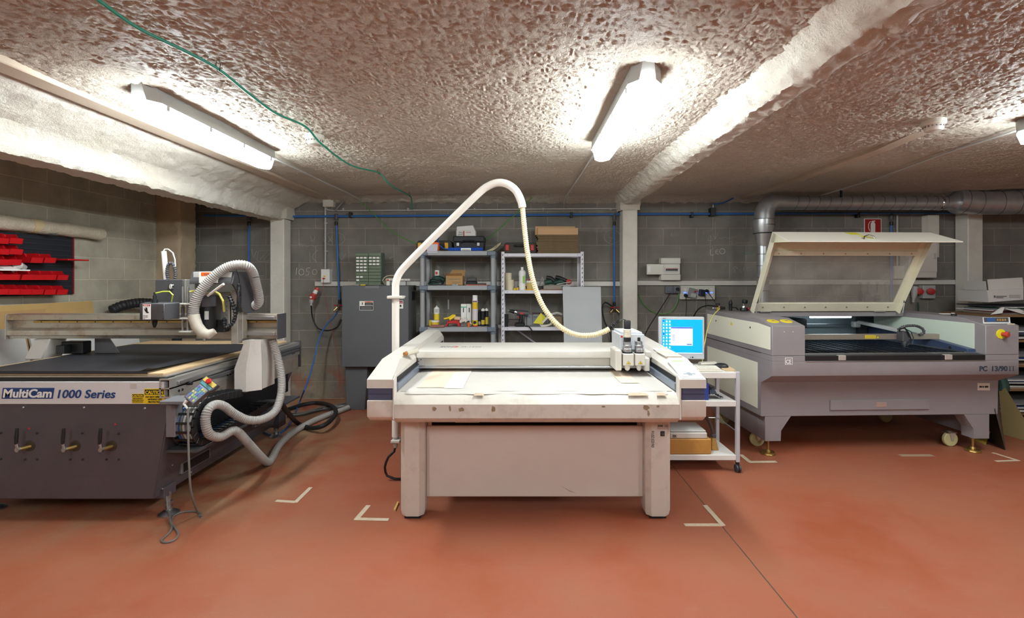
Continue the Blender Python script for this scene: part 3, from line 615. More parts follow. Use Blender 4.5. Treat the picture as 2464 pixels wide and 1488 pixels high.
MB().lathe((X(372, 3.16), 3.16, 0), [(.018, Z(731, 3.16)), (.018, Z(721, 3.16)), (.01, Z(720, 3.16)), (.01, Z(712, 3.16)), (.006, Z(711, 3.16)), (.006, Z(704, 3.16))], n=14).build('air_fitting', black, rt)
MB().tube([P(375, 706, 3.16), P(392, 702, 3.16), P(408, 702, 3.16), P(416, 710, 3.16), P(413, 726, 3.18)], .0045, 8).build('green_air_tube', mat('lime tube', '#CADB4A', .4), rt)
MB().cyl((X(400, 3.34), 3.34, Z(673, 3.34)), (X(394, 3.34), 3.34, Z(605, 3.34)), .016, n=18).build('air_cylinder', paper, rt)
MB().tube([P(393, 606, 3.34), P(396, 600, 3.34), P(405, 600, 3.34), P(416, 609, 3.34), P(421, 625, 3.34), P(422, 645, 3.34)], .004, 8).build('air_tube', paper, rt)
for xo, yo in ((405, 672), (420, 672)): pass
MB().tube([P(405, 674, 3.32), P(402, 655, 3.32), P(405, 637, 3.32), P(414, 634, 3.32), P(419, 643, 3.32), P(422, 660, 3.33), P(420, 673, 3.33)], .0095, 8, rib=.2, pitch=.014).build('black_cable_sleeve', darkgrey, rt)
gg = MB().lathe(P(415, 690, 3.3), [(.02, 0), (.02, .02), (.008, .02)], (-.6, -1, 0), 20).build('pressure_gauge', chrome, rt)
MB().lathe(P(411, 690, 3.275), [(.017, 0), (.017, .003)], (-.6, -1, 0), 20).build('gauge_face', paper, gg)
for px in (440, 452): MB().cyl(P(px, 798, 3.28), P(px, 690, 3.28), .0075, n=12).build('guide_shaft', steel, rt)
for py in (732, 767, 799): MB().box(X(431, 3.26), X(461, 3.26), 3.25, 3.31, Z(py+2, 3.26), Z(py-2, 3.26), .003).build('shaft_clamp', offwhite, rt)
MB().coil([P(440, 762, 3.28), P(440, 738, 3.28)], .011, .002, 9).build('spring', darkgrey, rt)
# ---- energy chain on the right side
cx_ = -2.0; r_ = .118; cy_, cz_ = 2.97, .555
path = [Vector((cx_, 3.78, .47)), Vector((cx_, 3.4, .445)), Vector((cx_, 3.1, .437))]
path += [Vector((cx_, cy_-r_*math.sin(a), cz_-r_*math.cos(a))) for a in [PI*k/10 for k in range(0, 11)]]
path += [Vector((cx_, 3.15, .665)), Vector((cx_, 3.36, .64))]
pp = smooth_path(path, .004); acc = 0; last = pp[0]; links = []
for a, b in zip(pp, pp[1:]):
    acc += (b-a).length
    if acc > .042: acc = 0; links.append((b.copy(), (b-a).normalized()))
chn_a = MB(); chn_b = MB(); bars = MB()
for p, d in links:
    up = Vector((1, 0, 0)).cross(d).normalized()
    for sx2, chn in ((-.058, chn_a), (.058, chn_b)):
        a = p+Vector((sx2, 0, 0)); q = []
        for (ux, ud) in ((-.005, -.0215), (.005, -.0215), (.005, .0215), (-.005, .0215)): q.append(a+Vector((ux, 0, 0))+d*ud-up*.024)
        for (ux, ud) in ((-.005, -.0215), (.005, -.0215), (.005, .0215), (-.005, .0215)): q.append(a+Vector((ux, 0, 0))+d*ud+up*.024)
        chn.hexa(q, .002)
    for s_ in (-1, 1):
        q = []
        for (ux, ud) in ((-.053, -.007), (.053, -.007), (.053, .007), (-.053, .007)): q.append(p+Vector((ux, 0, 0))+d*ud+up*(s_*.024-.003))
        for (ux, ud) in ((-.053, -.007), (.053, -.007), (.053, .007), (-.053, .007)): q.append(p+Vector((ux, 0, 0))+d*ud+up*(s_*.024+.003))
        bars.hexa(q)
ec = chn_a.build('chain_side', black, rt); chn_b.build('chain_side', black, rt); bars.build('chain_crossbars', black, ec)
for k, (ox, m_) in enumerate(((-.04, bluehose), (-.022, greycable), (-.005, lightgrey), (.012, greycable), (.03, lightgrey))):
    MB().tube([p+Vector((ox, 0, 0)) for p in path[1:]], .0075, 8).build('cable', m_, ec)
for k in range(4): MB().tube([(cx_-.03+.02*k, 3.36, .64), (cx_-.01+.02*k, 3.42, .62+.005*k), (-1.94+.012*k, 3.46, lz0+.01)], .006, 6).build('cable', [bluehose, lightgrey, lightgrey, greycable][k], ec)

# ---- pendant controller, its cable
pd = thing('handheld_pendant', 'handheld keypad controller with red stop button on the router corner', 'controller', tuple(P(478, 968, 2.72)), None)
o = P(455, 966, 2.70); u = Vector((1, .12, 0)).normalized(); v = Vector((.50, .50, .60)).normalized()
u = (u-v*u.dot(v)).normalized(); n = u.cross(v); n = n if n.y < 0 else -n
def pt(a, b, c=0): return o+u*a*.82+v*b*.82+n*c
wp, hp = .105, .195
outline = [(-.048, 0), (.048, 0), (.048, .115), (.062, .135), (.062, .185), (-.062, .185), (-.062, .135), (-.048, .115)]
bb = MB(); A = [bb.bm.verts.new(pt(a, b, -.02)) for a, b in outline]; B = [bb.bm.verts.new(pt(a, b, .008)) for a, b in outline]
bb.bm.faces.new(A[::-1]); bb.bm.faces.new(B)
for k in range(8): bb.bm.faces.new([A[k], A[(k+1) % 8], B[(k+1) % 8], B[k]])
bb.build('pendant_body', darkgrey, pd)
def plate(a0, a1, b0, b1, c, m_, nm, par): return MB().hexa([pt(a0, b0, .008), pt(a1, b0, .008), pt(a1, b1, .008), pt(a0, b1, .008), pt(a0, b0, c), pt(a1, b0, c), pt(a1, b1, c), pt(a0, b1, c)]).build(nm, m_, par)
kp = plate(-.042, .042, .006, .12, .009, mat('keypad face', '#8E93A8', .5), 'keypad', pd)
plate(-.05, .05, .125, .145, .0095, mat('teal face', '#5B98A2', .4), 'display', pd)
plate(-.055, .055, .15, .18, .0095, mat('stop label', '#CDB85A', .5), 'stop_label', pd)
kcol = [mat('key violet', '#6E6AA2', .5), mat('key green', '#6FA587', .5), mat('key yellow', '#B4B67E', .5), mat('key blue', '#4C7FC0', .5)]
for r in range(5):
    for c in range(4):
        plate(-.038+c*.0195, -.038+c*.0195+.015, .012+r*.021, .012+r*.021+.015, .012, kcol[(r*3+c*2+(r*c) % 3) % 4], 'key', kp)
MB().lathe(pt(0, .165, .009), [(.009, 0), (.009, .008), (.015, .01), (.016, .018), (.012, .023)], n, 20).build('stop_button', red, pd)
MB().tube([pt(-.02, -.002, -.005), pt(-.02, -.03, -.012), P(452, 985, 2.69)], .011, 10, rf=lambda t: 1-.5*t).build('cable_boot', paper, pd)
pts = [P(452, 983, 2.69), P(453, 1050, 2.66), P(455, 1120, 2.64), P(459, 1180, 2.66), P(468, 1215, 2.75), G(478, 1238, .01), G(484, 1245, .006), G(480, 1234, .006), G(462, 1231, .006), G(435, 1234, .006), G(418, 1243, .006), G(411, 1258, .006), G(413, 1272, .014), G(404, 1286, .006), G(388, 1301, .006), G(400, 1306, .006), G(420, 1300, .006), G(429, 1285, .006), G(420, 1270, .007), G(410, 1256, .017), G(408, 1240, .02), (X(404, 2.86), 2.86, .06), (X(401, 2.9), 2.9, .12)]
MB().tube(pts, .0055, 8, step=.015).build('pendant_cable', greycable, pd)

# ---- long grey extraction hose beside the router
gh = [P(655, 818, 3.50), P(668, 860, 3.52), P(677, 905, 3.50), P(676, 950, 3.45), P(662, 990, 3.36), P(632, 1009, 3.26), P(596, 1011, 3.18), P(563, 996, 3.10), P(540, 979, 3.04), P(520, 974, 2.98), P(502, 985, 2.92), P(494, 1012, 2.90), P(503, 1044, 2.92), P(530, 1052, 3.0), P(558, 1038, 3.08), P(574, 1042, 3.14), P(600, 1070, 3.26), P(628, 1100, 3.45), G(645, 1113, .035), G(656, 1100, .032), G(672, 1072, .032), G(700, 1045, .032), G(740, 1020, .032), G(780, 1002, .032), G(820, 988, .032), G(838, 981, .032)]
single(MB().tube(gh, .0265, 14, rib=.05, pitch=.0125), 'extraction_hose', hosegrey, 'long ribbed grey suction hose looping from the router down to the floor', 'hose')
bh = [(-2.06, 3.72, .47), P(668, 968, 3.75), P(690, 990, 4.0), G(715, 1018, .03), G(745, 1030, .035), G(775, 1026, .075), G(800, 1008, .085), G(808, 990, .085), G(795, 976, .06), G(765, 970, .022), G(730, 974, .022), G(695, 985, .022)]
single(MB().tube(bh, .021, 12), 'black_hose', rubber, 'thick black hose coiled in a loop on the floor behind the router', 'hose')
for k in range(6):
    rr = random.Random(k); o_ = (k-2.5)*2.2
    pts = [G(px_, py_+o_*.5+rr.uniform(-2, 2), .012+.004*(k % 3)) for px_, py_ in ((690, 1000), (730, 995), (770, 985), (810, 979), (840, 974), (868, 974), (885, 970))]
    single(MB().tube(pts, .008, 6), 'floor_cable', [greycable, rubber, greycable, lightgrey, greycable, rubber][k], 'thin cable in the bundle along the floor between router and grey cabinet', 'cable', 'cables on the floor below the grey cabinet')
single(MB().tube([P(812, 752, 5.6), P(800, 768, 5.55), P(783, 785, 5.5), P(768, 815, 5.4), P(757, 860, 5.3), P(745, 905, 5.15), P(730, 945, 5.0), G(722, 965, .03), G(712, 990, .012), G(700, 1015, .012), G(685, 1035, .012), G(660, 1048, .012), G(640, 1043, .012), G(622, 1028, .012), G(612, 1018, .012)], .008, 8), 'blue_air_hose', bluehose, 'thin blue air hose hanging from the wall pipe down to the floor', 'hose')
# ================================================================ flatbed cutter (centre)
zf = thing('flatbed_cutter', 'large white flatbed cutting table with overhead bridge in the centre', 'machine', (.09, 3.4, 0))
tx0, tx1 = -.700, .893; sxl = -.853; sxr = 1.044; yf = 2.67
zB = Z(899, 3.29)  # bed height
zB = .80
# bed / front apron profile swept along X
def zz(py, y): return Z(py, y)
prof = [(2.738, zB-.004), (2.718, Z(949, 2.718)), (2.692, Z(961, 2.692)), (2.670, Z(974, 2.67)), (2.670, Z(1007, 2.67)), (2.70, Z(1016.5, 2.70)), (2.78, Z(1016, 2.78)), (4.40, .62), (4.44, .64), (4.44, zB-.004)]
MB().prism(prof, 'x', tx0, tx1).build('table_apron', worn, zf)
MB().box(tx0+.02, tx1-.02, 2.737, 4.40, zB-.0035, zB, .001).build('bed', mat('bed white', '#C2BDB6', .6, var=.02), zf)
rg = random.Random(3)
MB().grid(lambda u, v: Vector((tx0+.05+u*(tx1-tx0-.10)+.004*noise.noise(Vector((u*4, v*40, 0))), 2.715+.018*(v*2-1)*0+v*1.66+.012*noise.noise(Vector((u*9, v*3, 2)))*(1-v), zB+.0025+.0012*noise.noise(Vector((u*20, v*6, 5)))-(.016*max(0, 1-v*60)))), 120, 60).build('cutting_underlay', mat('underlay white', '#BFBAB3', .75, var=.03), zf)
def pch(x0, x1, y0, y1, m_, z=.0045): MB().box(x0, x1, y0, y1, zB+z, zB+z+.0006).build('paper_sheet', m_, zf)
stain = mat('yellowed paper', '#D9C4AE', .8, var=.05)
pch(-.60, -.44, 2.80, 3.55, stain); pch(-.44, -.33, 2.78, 3.5, mat('ivory paper', '#DED2C2', .8)); pch(.62, .73, 2.92, 3.5, stain, .005)
# torn tape and worn patches on the apron
def fl(px, py, w_, h_, m_=None, seed=0):
    r = random.Random(seed+px); pts = []
    for k in range(9):
        a = 2*PI*k/9; q = r.uniform(.55, 1)
        pts.append((X(px+w_*math.cos(a)*q, 2.67), Z(py+h_*math.sin(a)*q, 2.67)))
    MB().prism(pts, 'y', 2.6688, 2.6702).build('torn_tape', m_ or mat('old tape', '#8F7A62', .7, var=.15, vscale=60), zf)
for a in ((1110, 986, 9, 7), (1045, 984, 6, 6), (1083, 984, 4, 8), (1187, 985, 6, 9), (1555, 982, 12, 8), (1560, 996, 4, 9), (1452, 979, 6, 3), (1583, 978, 5, 4)): fl(*a)
for (px0, px1, y_) in ((1510, 1560, 2.705), (1578, 1602, 2.71), (1140, 1166, 2.715)):
    MB().slab([(X(px0, y_), 2.692, Z(952, 2.71)+.002), (X(px1, y_), 2.694, Z(952, 2.71)+.002), (X(px1-5, y_), 2.727, zB-.008), (X(px0+4, y_), 2.725, zB-.008)], .0012, (0, -.7, .7)).build('torn_tape', mat('old tape light', '#B8A48C', .7, var=.1, vscale=60), zf)
# side beams
def side(x0, x1, inner):
    zs = Z(914, yf); zt_ = Z(864, 2.97); zb1 = Z(1004, yf)
    # lower shell, navy band, upper cover
    lo = MB().prism([(yf, Z(964, yf)), (yf, zb1), (2.72, zb1-.035), (4.45, zb1-.035), (4.45, Z(964, yf))], 'x', x0, x1, .004).build('side_lower_cover', worn, zf)
    nv = MB().box(x0+.006, x1-.006, yf+.006, 4.44, Z(964, yf)+.0005, Z(935, yf)-.0005, .001).build('navy_band', navy, zf)
    MB().box(x0+.004, x1-.004, yf+.0045, yf+.0065, Z(949.8, yf), Z(949.2, yf)).build('band_groove', ink, nv)
    c = .035; ci = x1 if inner > 0 else x0; s_ = -1 if inner > 0 else 1
    xo = x0 if inner > 0 else x1
    def ring(y, z): return [(xo, y, Z(935, yf)), (ci, y, Z(935, yf)), (ci, y, z-.045), (ci+s_*c, y, z), (xo, y, z)]
    b = MB(); R = []
    R.append([b.bm.verts.new(p) for p in [(xo, yf, Z(935, yf)), (ci, yf, Z(935, yf)), (ci, yf, zs-.002), (ci+s_*.004, yf, zs), (xo, yf, zs)]])
    R.append([b.bm.verts.new(p) for p in ring(2.97, zt_)]); R.append([b.bm.verts.new(p) for p in ring(4.40, .975)]); R.append([b.bm.verts.new(p) for p in [(xo, 4.47, Z(935, yf)), (ci, 4.47, Z(935, yf)), (ci, 4.47, .90), (ci+s_*c, 4.47, .93), (xo, 4.47, .93)]])
    for a, q in zip(R, R[1:]):
        for k in range(5): b.bm.faces.new([a[k], a[(k+1) % 5], q[(k+1) % 5], q[k]])
    b.bm.faces.new(R[0][::-1]); b.bm.faces.new(R[-1])
    b.build('side_upper_cover', offwhite, zf, angle=15)
    # inner slot and guide
    xi = ci-s_*.001
    MB().box(min(xi, xi-s_*.004), max(xi, xi-s_*.004), 2.76, 4.40, zB+.045, zB+.075).build('guide_slot', ink, zf)
    MB().box(min(xi, xi-s_*.016), max(xi, xi-s_*.016), 2.73, 4.42, zB+.002, zB+.044, .002).build('guide_rail', mat('rail bluegrey', '#8E97A6', .4, metal=.5), zf)
side(sxl, -.708, 1); side(.903, sxr, -1)
# white edge plates
MB().prism([(yf-.004, Z(1010, yf)), (yf-.004, Z(914, yf)), (2.72, Z(914, yf)+.02), (2.75, .62)], 'x', -.7075, -.7005).build('edge_plate', offwhite, zf)
MB().prism([(yf-.004, Z(1010, yf)), (yf-.004, Z(914, yf)), (2.72, Z(914, yf)+.02), (2.75, .62)], 'x', .8935, .9025).build('edge_plate', offwhite, zf)
# legs (chamfered), plinth shoes, front and rear pairs
def leg(x0, x1, y0):
    c = .028; d = .13; ch = lambda z, e=0: [(x0+c+e, y0+e, z), (x1-c-e, y0+e, z), (x1-e, y0+c+e, z), (x1-e, y0+d-e, z), (x0+e, y0+d-e, z), (x0+e, y0+c+e, z)]
    b = MB(); R = [[b.bm.verts.new(p) for p in r] for r in (ch(.018, .006), ch(.05), ch(.6495))]
    for a, q in zip(R, R[1:]):
        for k in range(6): b.bm.faces.new([a[k], a[(k+1) % 6], q[(k+1) % 6], q[k]])
    b.bm.faces.new(R[0][::-1]); b.bm.faces.new(R[-1])
    lg = b.build('leg', worn, zf, angle=20)
    MB().box(x0+.025, x1-.025, y0+.02, y0+d-.02, 0, .019).build('rubber_shoe', ink, lg)
    return lg
leg(-.715, -.571, 2.855); lg = leg(.759, .908, 2.855)
leg(-.715, -.571, 4.15); leg(.759, .908, 4.15)
# rating plate, switch and handwriting on the right leg
yl = 2.8545
pl = MB().box(X(1581, yl), X(1609, yl), yl-.0012, yl, Z(1034, yl), Z(1021, yl)).build('rating_plate', mat('plate silver', '#B4AEA4', .4, metal=.3), lg)
text('ZUND', .0115, (X(1583, yl), yl-.0016, Z(1027, yl)), FRONT, ink, pl, bold=.0006, sx=.9)
text('CE', .016, (X(1600, yl), yl-.0016, Z(1028, yl)), FRONT, ink, pl, sx=.9)
sw = MB().box(X(1589, yl), X(1599, yl), yl-.004, yl, Z(1050, yl), Z(1038, yl), .001).build('power_switch', black, lg)
MB().box(X(1591, yl), X(1597, yl), yl-.008, yl-.004, Z(1048, yl), Z(1040, yl), .001).build('rocker', darkgrey, sw)
text('06/03/2016', .026, (X(1574, yl), yl-.0008, Z(1078, yl)), Matrix.Rotation(-PI/2, 4, 'Y') @ Matrix.Rotation(PI/2, 4, 'X'), ink, lg, name='handwritten_date', shear=.15, ext=.0002, sx=.85)
# modesty panel and dark gap
yp = 2.93
MB().box(-.570, .758, yp, yp+.02, Z(1196, yp), Z(1026, yp), .003).build('front_panel', mat('panel warm white', '#CFC5BC', .45, var=.02), zf)
MB().slab([(X(1349, yp), yp-.0006, Z(1169, yp)), (X(1370, yp), yp-.0006, Z(1181, yp)), (X(1387, yp), yp-.0006, Z(1188, yp)), (X(1370, yp), yp-.0006, Z(1182.6, yp))], .0005, (0, 1, 0)).build('scratch', inkgrey, zf)
MB().box(-.56, .75, 3.05, 3.07, .50, .615).build('crossbar_or_gap_shade', black, zf)  # black box painting the shade in the gap above the front panel
MB().box(X(1094, 2.95), X(1152, 2.95), 2.98, 3.04, Z(1021.5, 2.95), Z(1017, 2.95)).build('undertable_tray', offwhite, zf)
# underframe
MB().box(-.60, .80, 4.16, 4.24, .10, .30, .004).build('crossbar_or_gap_shade', worn, zf)
# ---- travelling bridge
yg = 3.27; zg = Z(845, yg)
gx0, gx1 = X(1003, yg), .882
zgt = zg
bridge = MB().prism([(yg, zg-.048), (yg, zg-.003), (yg+.006, zg), (yg+.44, zg), (yg+.46, zg-.02), (yg+.46, zg-.05)], 'x', gx0, gx1, .002).build('bridge_cover', offwhite, zf)
MB().box(gx0+.004, gx1, yg+.03, yg+.43, Z(881, yg+.03), zg-.0485, .001).build('bridge_beam', mat('bridge silver', '#CFC9C0', .35, metal=.35), zf)
MB().box(gx0, gx1, yg+.008, yg+.034, Z(887, yg+.01), Z(882, yg+.01), .002).build('bridge_rail', steel, zf)
lt_ = MB().box(gx0+.001, gx0+.05, yg+.026, yg+.0295, Z(880, yg+.03), zg-.05).build('bridge_end_plate', lightgrey, zf)
for px, py in ((1013, 866), (1007, 870), (1007, 877)): MB().lathe((X(px, yg+.026), yg+.026, Z(py, yg+.026)), [(.004, 0), (.004, .001)], (0, -1, 0), 10).build('plate_hole', ink, lt_)
tp = Matrix.Identity(4)
text('ZÜN', .085, (-.578, 3.435, zg+.0004), tp, mat('logo grey', '#8C8A88', .5), bridge, bold=.002, w=.095)
text('M-1600', .08, (-.418, 3.435, zg+.0004), tp, mat('logo grey', '#8C8A88', .5), bridge, w=.141)
MB().prism([(-.478, 3.435), (-.458, 3.435), (-.441, 3.465), (-.458, 3.495), (-.478, 3.495), (-.478, 3.482), (-.462, 3.480), (-.455, 3.465), (-.462, 3.450), (-.478, 3.448)], 'z', zg+.0003, zg+.0009).build('logo_arrow', inkred, bridge)
MB().box(.80, .898, yg-.02, yg+.44, zg-.05, zg+.002, .008).build('bridge_end_cap', offwhite, zf)
# ---- tool carriage
yc = 3.10
car = MB().box(X(1481, yc), X(1496, yc), yc, yg+.02, Z(893, yc), Z(843, yc), .006).build('carriage_cheek', offwhite, zf)
MB().box(X(1553, yc), X(1566, yc), yc+.02, yg+.02, Z(894, yc+.02), Z(862, yc+.02), .005).build('carriage_cheek', offwhite, zf)
MB().box(X(1490, 3.2), X(1550, 3.2), yc+.08, yg+.2, Z(846, 3.2), Z(800, 3.2), .015, 2).build('carriage_housing', mat('housing grey', '#CBCDD2', .4), zf)
MB().box(X(1495, yc), X(1553, yc), yc+.09, yg-.001, Z(892, yc), Z(845, yc), .003).build('carriage_back', lightgrey, zf)
MB().prism([(X(1494, 3.175), Z(813, 3.175)), (X(1497, 3.175), Z(813, 3.175)), (X(1499.5, 3.175), Z(811, 3.175)), (X(1497, 3.175), Z(808.5, 3.175)), (X(1494, 3.175), Z(808.5, 3.175))], 'y', 3.176, 3.181).build('logo_arrow', inkred, zf)
def tool(px0, px1, top):
    x0, x1 = X(px0, yc), X(px1, yc); xc = (x0+x1)/2
    t = MB().box(x0, x1, yc, yc+.075, Z(881, yc), Z(852, yc), .005).build('tool_module', offwhite, zf)
    r = (x1-x0)/2*.9; yy = yc+.038; za = Z(852, yc)
    MB().lathe((xc, yy, za), [(r*1.02, 0), (r*1.02, .008)], n=24).build('tool_gasket', ink, t)
    MB().lathe((xc, yy, za+.008), [(r*.92, 0), (r*.97, .004), (r*.97, .02), (r*.92, .022), (r*.9, .026), (r*.9, .03), (r*.96, .032), (r*.96, .042), (r*.8, .045), (r*.76, .05), (r*.76, .066), (r*.55, .07)], n=28).build('tool_collar', steel, t)
    if top == 2:
        MB().lathe((xc, yy, za+.078), [(r*.7, 0), (r*.75, .004), (r*.75, .022), (r*.66, .024)], n=24).build('tool_ring', black, t)
        MB().lathe((xc, yy, za+.102), [(r*.66, 0), (r*.78, .006), (r*.74, .03), (r*.80, .05), (r*.66, .057)], n=24).build('taped_sleeve', mat('wrinkled tape', '#D8D0BC', .5, bump=.6, bscale=120), t)
        MB().lathe((xc, yy, za+.159), [(r*.7, 0), (r*.7, .048), (r*.6, .055)], n=24).build('tool_motor', black, t)
    else:
        MB().lathe((xc, yy, za+.078), [(r*.35, 0), (r*.35, .02), (r*.3, .024)], n=16).build('tool_plug', black, t)
    MB().lathe((xc, yy, 0), [(.006, Z(895, yc)), (.012, Z(893, yc)), (r*.55, Z(890, yc)), (r*.6, Z(881, yc))], n=18).build('tool_nozzle', mat('clear plastic', '#D9D6CF', .3), t)
    MB().prism([(xc-.014, Z(876.5, yc)), (xc+.014, Z(876.5, yc)), (xc, Z(869, yc))], 'y', yc-.002, yc-.0004).build('warning_triangle', ink, t)
    MB().prism([(xc-.0115, Z(876, yc)), (xc+.0115, Z(876, yc)), (xc, Z(869.8, yc))], 'y', yc-.003, yc-.002).build('triangle_face', yellow, t)
    MB().lathe((xc, yc-.003, Z(874, yc)), [(.0028, 0), (.0028, .0006)], (0, -1, 0), 8).build('triangle_symbol', ink, t)
tool(1499.5, 1525.5, 2); tool(1529, 1553, 1)
for px in (1500, 1528): MB().cyl(P(px, 852, 3.14), P(px, 820, 3.14), .0028, n=8).build('lift_rod', steel, zf)
# ---- keypad panel on the right beam slope
zs = Z(914, yf); zt2 = Z(864, 2.97); d = Vector((0, 2.97-yf, zt2-zs)).normalized(); nrm = Vector((0, -d.z, d.y)); L_ = math.hypot(2.97-yf, zt2-zs)
kb = Vector((.972, yf, zs))
def kp_(a0, a1, b0, b1, c0, c1, m_, nm, par):
    q = lambda a, b, c: kb+Vector((a, 0, 0))+d*b+nrm*c
    return MB().hexa([q(a0, b0, c0), q(a1, b0, c0), q(a1, b1, c0), q(a0, b1, c0), q(a0, b0, c1), q(a1, b0, c1), q(a1, b1, c1), q(a0, b1, c1)]).build(nm, m_, par)
pan = kp_(-.062, .060, .012, L_-.012, -.002, .003, mat('panel light', '#DADDE2', .4), 'control_panel', zf)
kp_(-.040, .028, L_-.052, L_-.036, .003, .004, mat('lcd', '#A9BE7E', .3), 'lcd_display', pan)
keyl = mat('key outline', '#B9BDC4', .5)
for r in range(4):
    for c in range(6):
        if r == 3 and c > 3: continue
        x0 = -.045+c*.0155+(.006 if c > 2 else 0); y_ = L_-.078-r*.018-(.008 if r > 0 else 0)
        kp_(x0, x0+.0125, y_, y_+.012, .003, .0042, keyl, 'key', pan)
for a0, a1, b0, b1 in ((-.032, .036, .065, .076), (-.010, .012, .080, .091), (-.010, .012, .050, .061)): kp_(a0, a1, b0, b1, .003, .0044, mat('arrow key', '#8D949A', .5), 'arrow_key', pan)
kp_(-.05, -.02, .028, .031, .003, .0035, inkgrey, 'panel_print', pan)
MB().box(.925, 1.03, 3.02, 3.24, Z(864, 2.97)+.004, Z(864, 2.97)+.008, .001).build('taped_sheet', stain, zf)
MB().box(.93, 1.02, 3.26, 3.33, Z(864, 2.97)+.006, Z(864, 2.97)+.01, .001).build('taped_sheet', paper, zf)
# ---- white suction mast
ym = 3.46; xm = X(952, ym)
mz = lambda p, y=ym: Z(p, y)
mast = MB().tube([(xm, ym, .30), (xm, ym, mz(760)), (xm, ym, mz(700)), P(953, 680, ym), P(962, 657, ym), P(990, 625, 3.44), P(1070, 545, 3.38), P(1150, 467, 3.31), P(1175, 448, 3.29), P(1198, 440, 3.27), P(1222, 444, 3.25), P(1242, 460, 3.24), P(1254, 485, 3.23), P(1257, 500, 3.23)], .0262, 20, step=.02).build('suction_mast', white, zf)
for py in (716, 1060): MB().box(X(931 if py < 800 else 940, ym-.04), X(968, ym-.04) if py < 800 else X(962, ym-.04), ym-.045, ym+.04, mz(py+3), mz(py-4), .004).build('mast_clamp', offwhite, zf)
MB().lathe((xm, ym, .22), [(.012, 0), (.018, .03), (.022, .08)], n=16).build('mast_base', lightgrey, zf)
MB().tube([(xm, ym, .235), (xm-.01, ym, .19), P(935, 1100, ym-.05), P(926, 1125, ym-.05), P(932, 1146, ym-.05), P(950, 1153, ym-.05), P(972, 1152, ym-.03)], .0085, 8).build('black_cable', black, zf)
hp_ = [P(1257, 498, 3.23), P(1261, 540, 3.22), P(1268, 600, 3.20), P(1280, 665, 3.18), P(1298, 720, 3.17), P(1322, 760, 3.16), P(1352, 790, 3.15), P(1388, 806, 3.14), P(1425, 807, 3.14), P(1452, 799, 3.14), P(1466, 792, 3.14)]
MB().tube(hp_, .0168, 14, rib=.10, pitch=.0135).build('suction_hose', hosecream, zf)
MB().coil([P(1464, 795, 3.14), P(1475, 784, 3.14), P(1490, 772, 3.14)], .012, .0035, 9).build('coiled_cord', black, zf)
MB().tube([P(1490, 773, 3.14), P(1496, 769, 3.14), P(1504, 770, 3.14), P(1509, 776, 3.14)], .003, 6).build('coiled_cord', black, zf)
# vial lying on the left beam
vt = thing('glass_vial', 'small clear plastic vial with brown cap lying on the left white beam', 'vial', tuple(P(984, 845, 3.12)))
zt3 = .955
a = Vector((X(978, 3.06), 3.06, .945+.018)); b_ = a+Vector((.05, .09, .004))
vz = .945
MB().tube([a, b_], .0165, 16).build('vial_body', mat('clear vial', '#C4BFB0', .25), vt)
dd = (a-b_).normalized(); MB().tube([a, a+dd*.02], .012, 14).build('vial_cap', mat('brown cap', '#A8692C', .5), vt)
# ================================================================ laser cutter (right)
LA = math.radians(2.0); TA = math.tan(LA); LX0, LY0 = 1.97, 3.725
def _t(px, Yp):
    k = (px-CX)/F; x = k*(Yp-LX0*TA)/(1-k*TA); return x, Yp+(x-LX0)*TA
def LX(px, Yp): x, y = _t(px, Yp); return LX0+(x-LX0)/math.cos(LA)
def LZ(px, py, Yp): x, y = _t(px, Yp); return H-(py-CY)*y/F
lc = thing('laser_cutter', 'grey and cream laser cutting machine with its glass lid raised', 'machine', (LX0, LY0, 0), rz=LA)
yu, yl2, yb2 = 3.725, 3.887, 4.95
x0 = LX0; x1 = LX(2452, yu)
zbt, zlo, zov, zse = Z(1003, yl2), Z(920, yl2), Z(906, yu), Z(857.5, yu)
ztf, ztb = Z(785, yu), 1.125
xi0 = LX(1937.5, yu); xi1 = LX(2372, yu); ydk = 4.50
# lower cabinet with overhanging upper lip
MB().prism([(yl2, zbt), (yl2, zlo), (yu, zov), (yu, .795), (yb2, .795), (yb2, zbt)], 'x', x0, x1, .003).build('base_cabinet', lasergrey, lc)
# left and right housings, seam gap
def housing(a, b, yend, nm):
    return MB().prism([(yu, zse+.002), (yu, ztf), (3.94, ztb-.004), (yend, ztb), (yend, zse+.002)], 'x', a, b, .003).build(nm, lasergrey, lc)
hl = housing(x0, xi0, yb2, 'left_housing'); hr = housing(xi1, x1, yb2, 'right_housing')
for a, b in ((x0, xi0), (xi1, x1)): MB().box(a, b, yu, yb2, .795, zse, .003).build('lower_shoulder', lasergrey, lc)
MB().box(xi0, xi1, ydk, yb2, 1.085, ztb, .003).build('rear_deck', lasergrey, lc)
# interior tub
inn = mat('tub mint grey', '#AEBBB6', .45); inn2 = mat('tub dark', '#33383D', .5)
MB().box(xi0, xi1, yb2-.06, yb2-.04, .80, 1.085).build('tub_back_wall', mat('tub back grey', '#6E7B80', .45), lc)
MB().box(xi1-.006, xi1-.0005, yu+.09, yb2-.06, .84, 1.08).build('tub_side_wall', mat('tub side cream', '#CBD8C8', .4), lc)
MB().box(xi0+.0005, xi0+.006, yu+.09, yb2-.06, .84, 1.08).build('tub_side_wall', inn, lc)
MB().box(LX(2070, 4.88), LX(2118, 4.88), 4.86, 4.885, .86, 1.08).build('tub_door', inn2, lc)
MB().box(LX(1908, 4.7), LX(1945, 4.7), 4.66, 4.88, .96, 1.05, .01).build('mirror_mount', black, lc)
lp = MB().cyl((LX(1960, 4.6), 4.62, 1.072), (LX(2058, 4.6), 4.62, 1.072), .011, n=12).build('tub_lamp', laserlamp, lc)
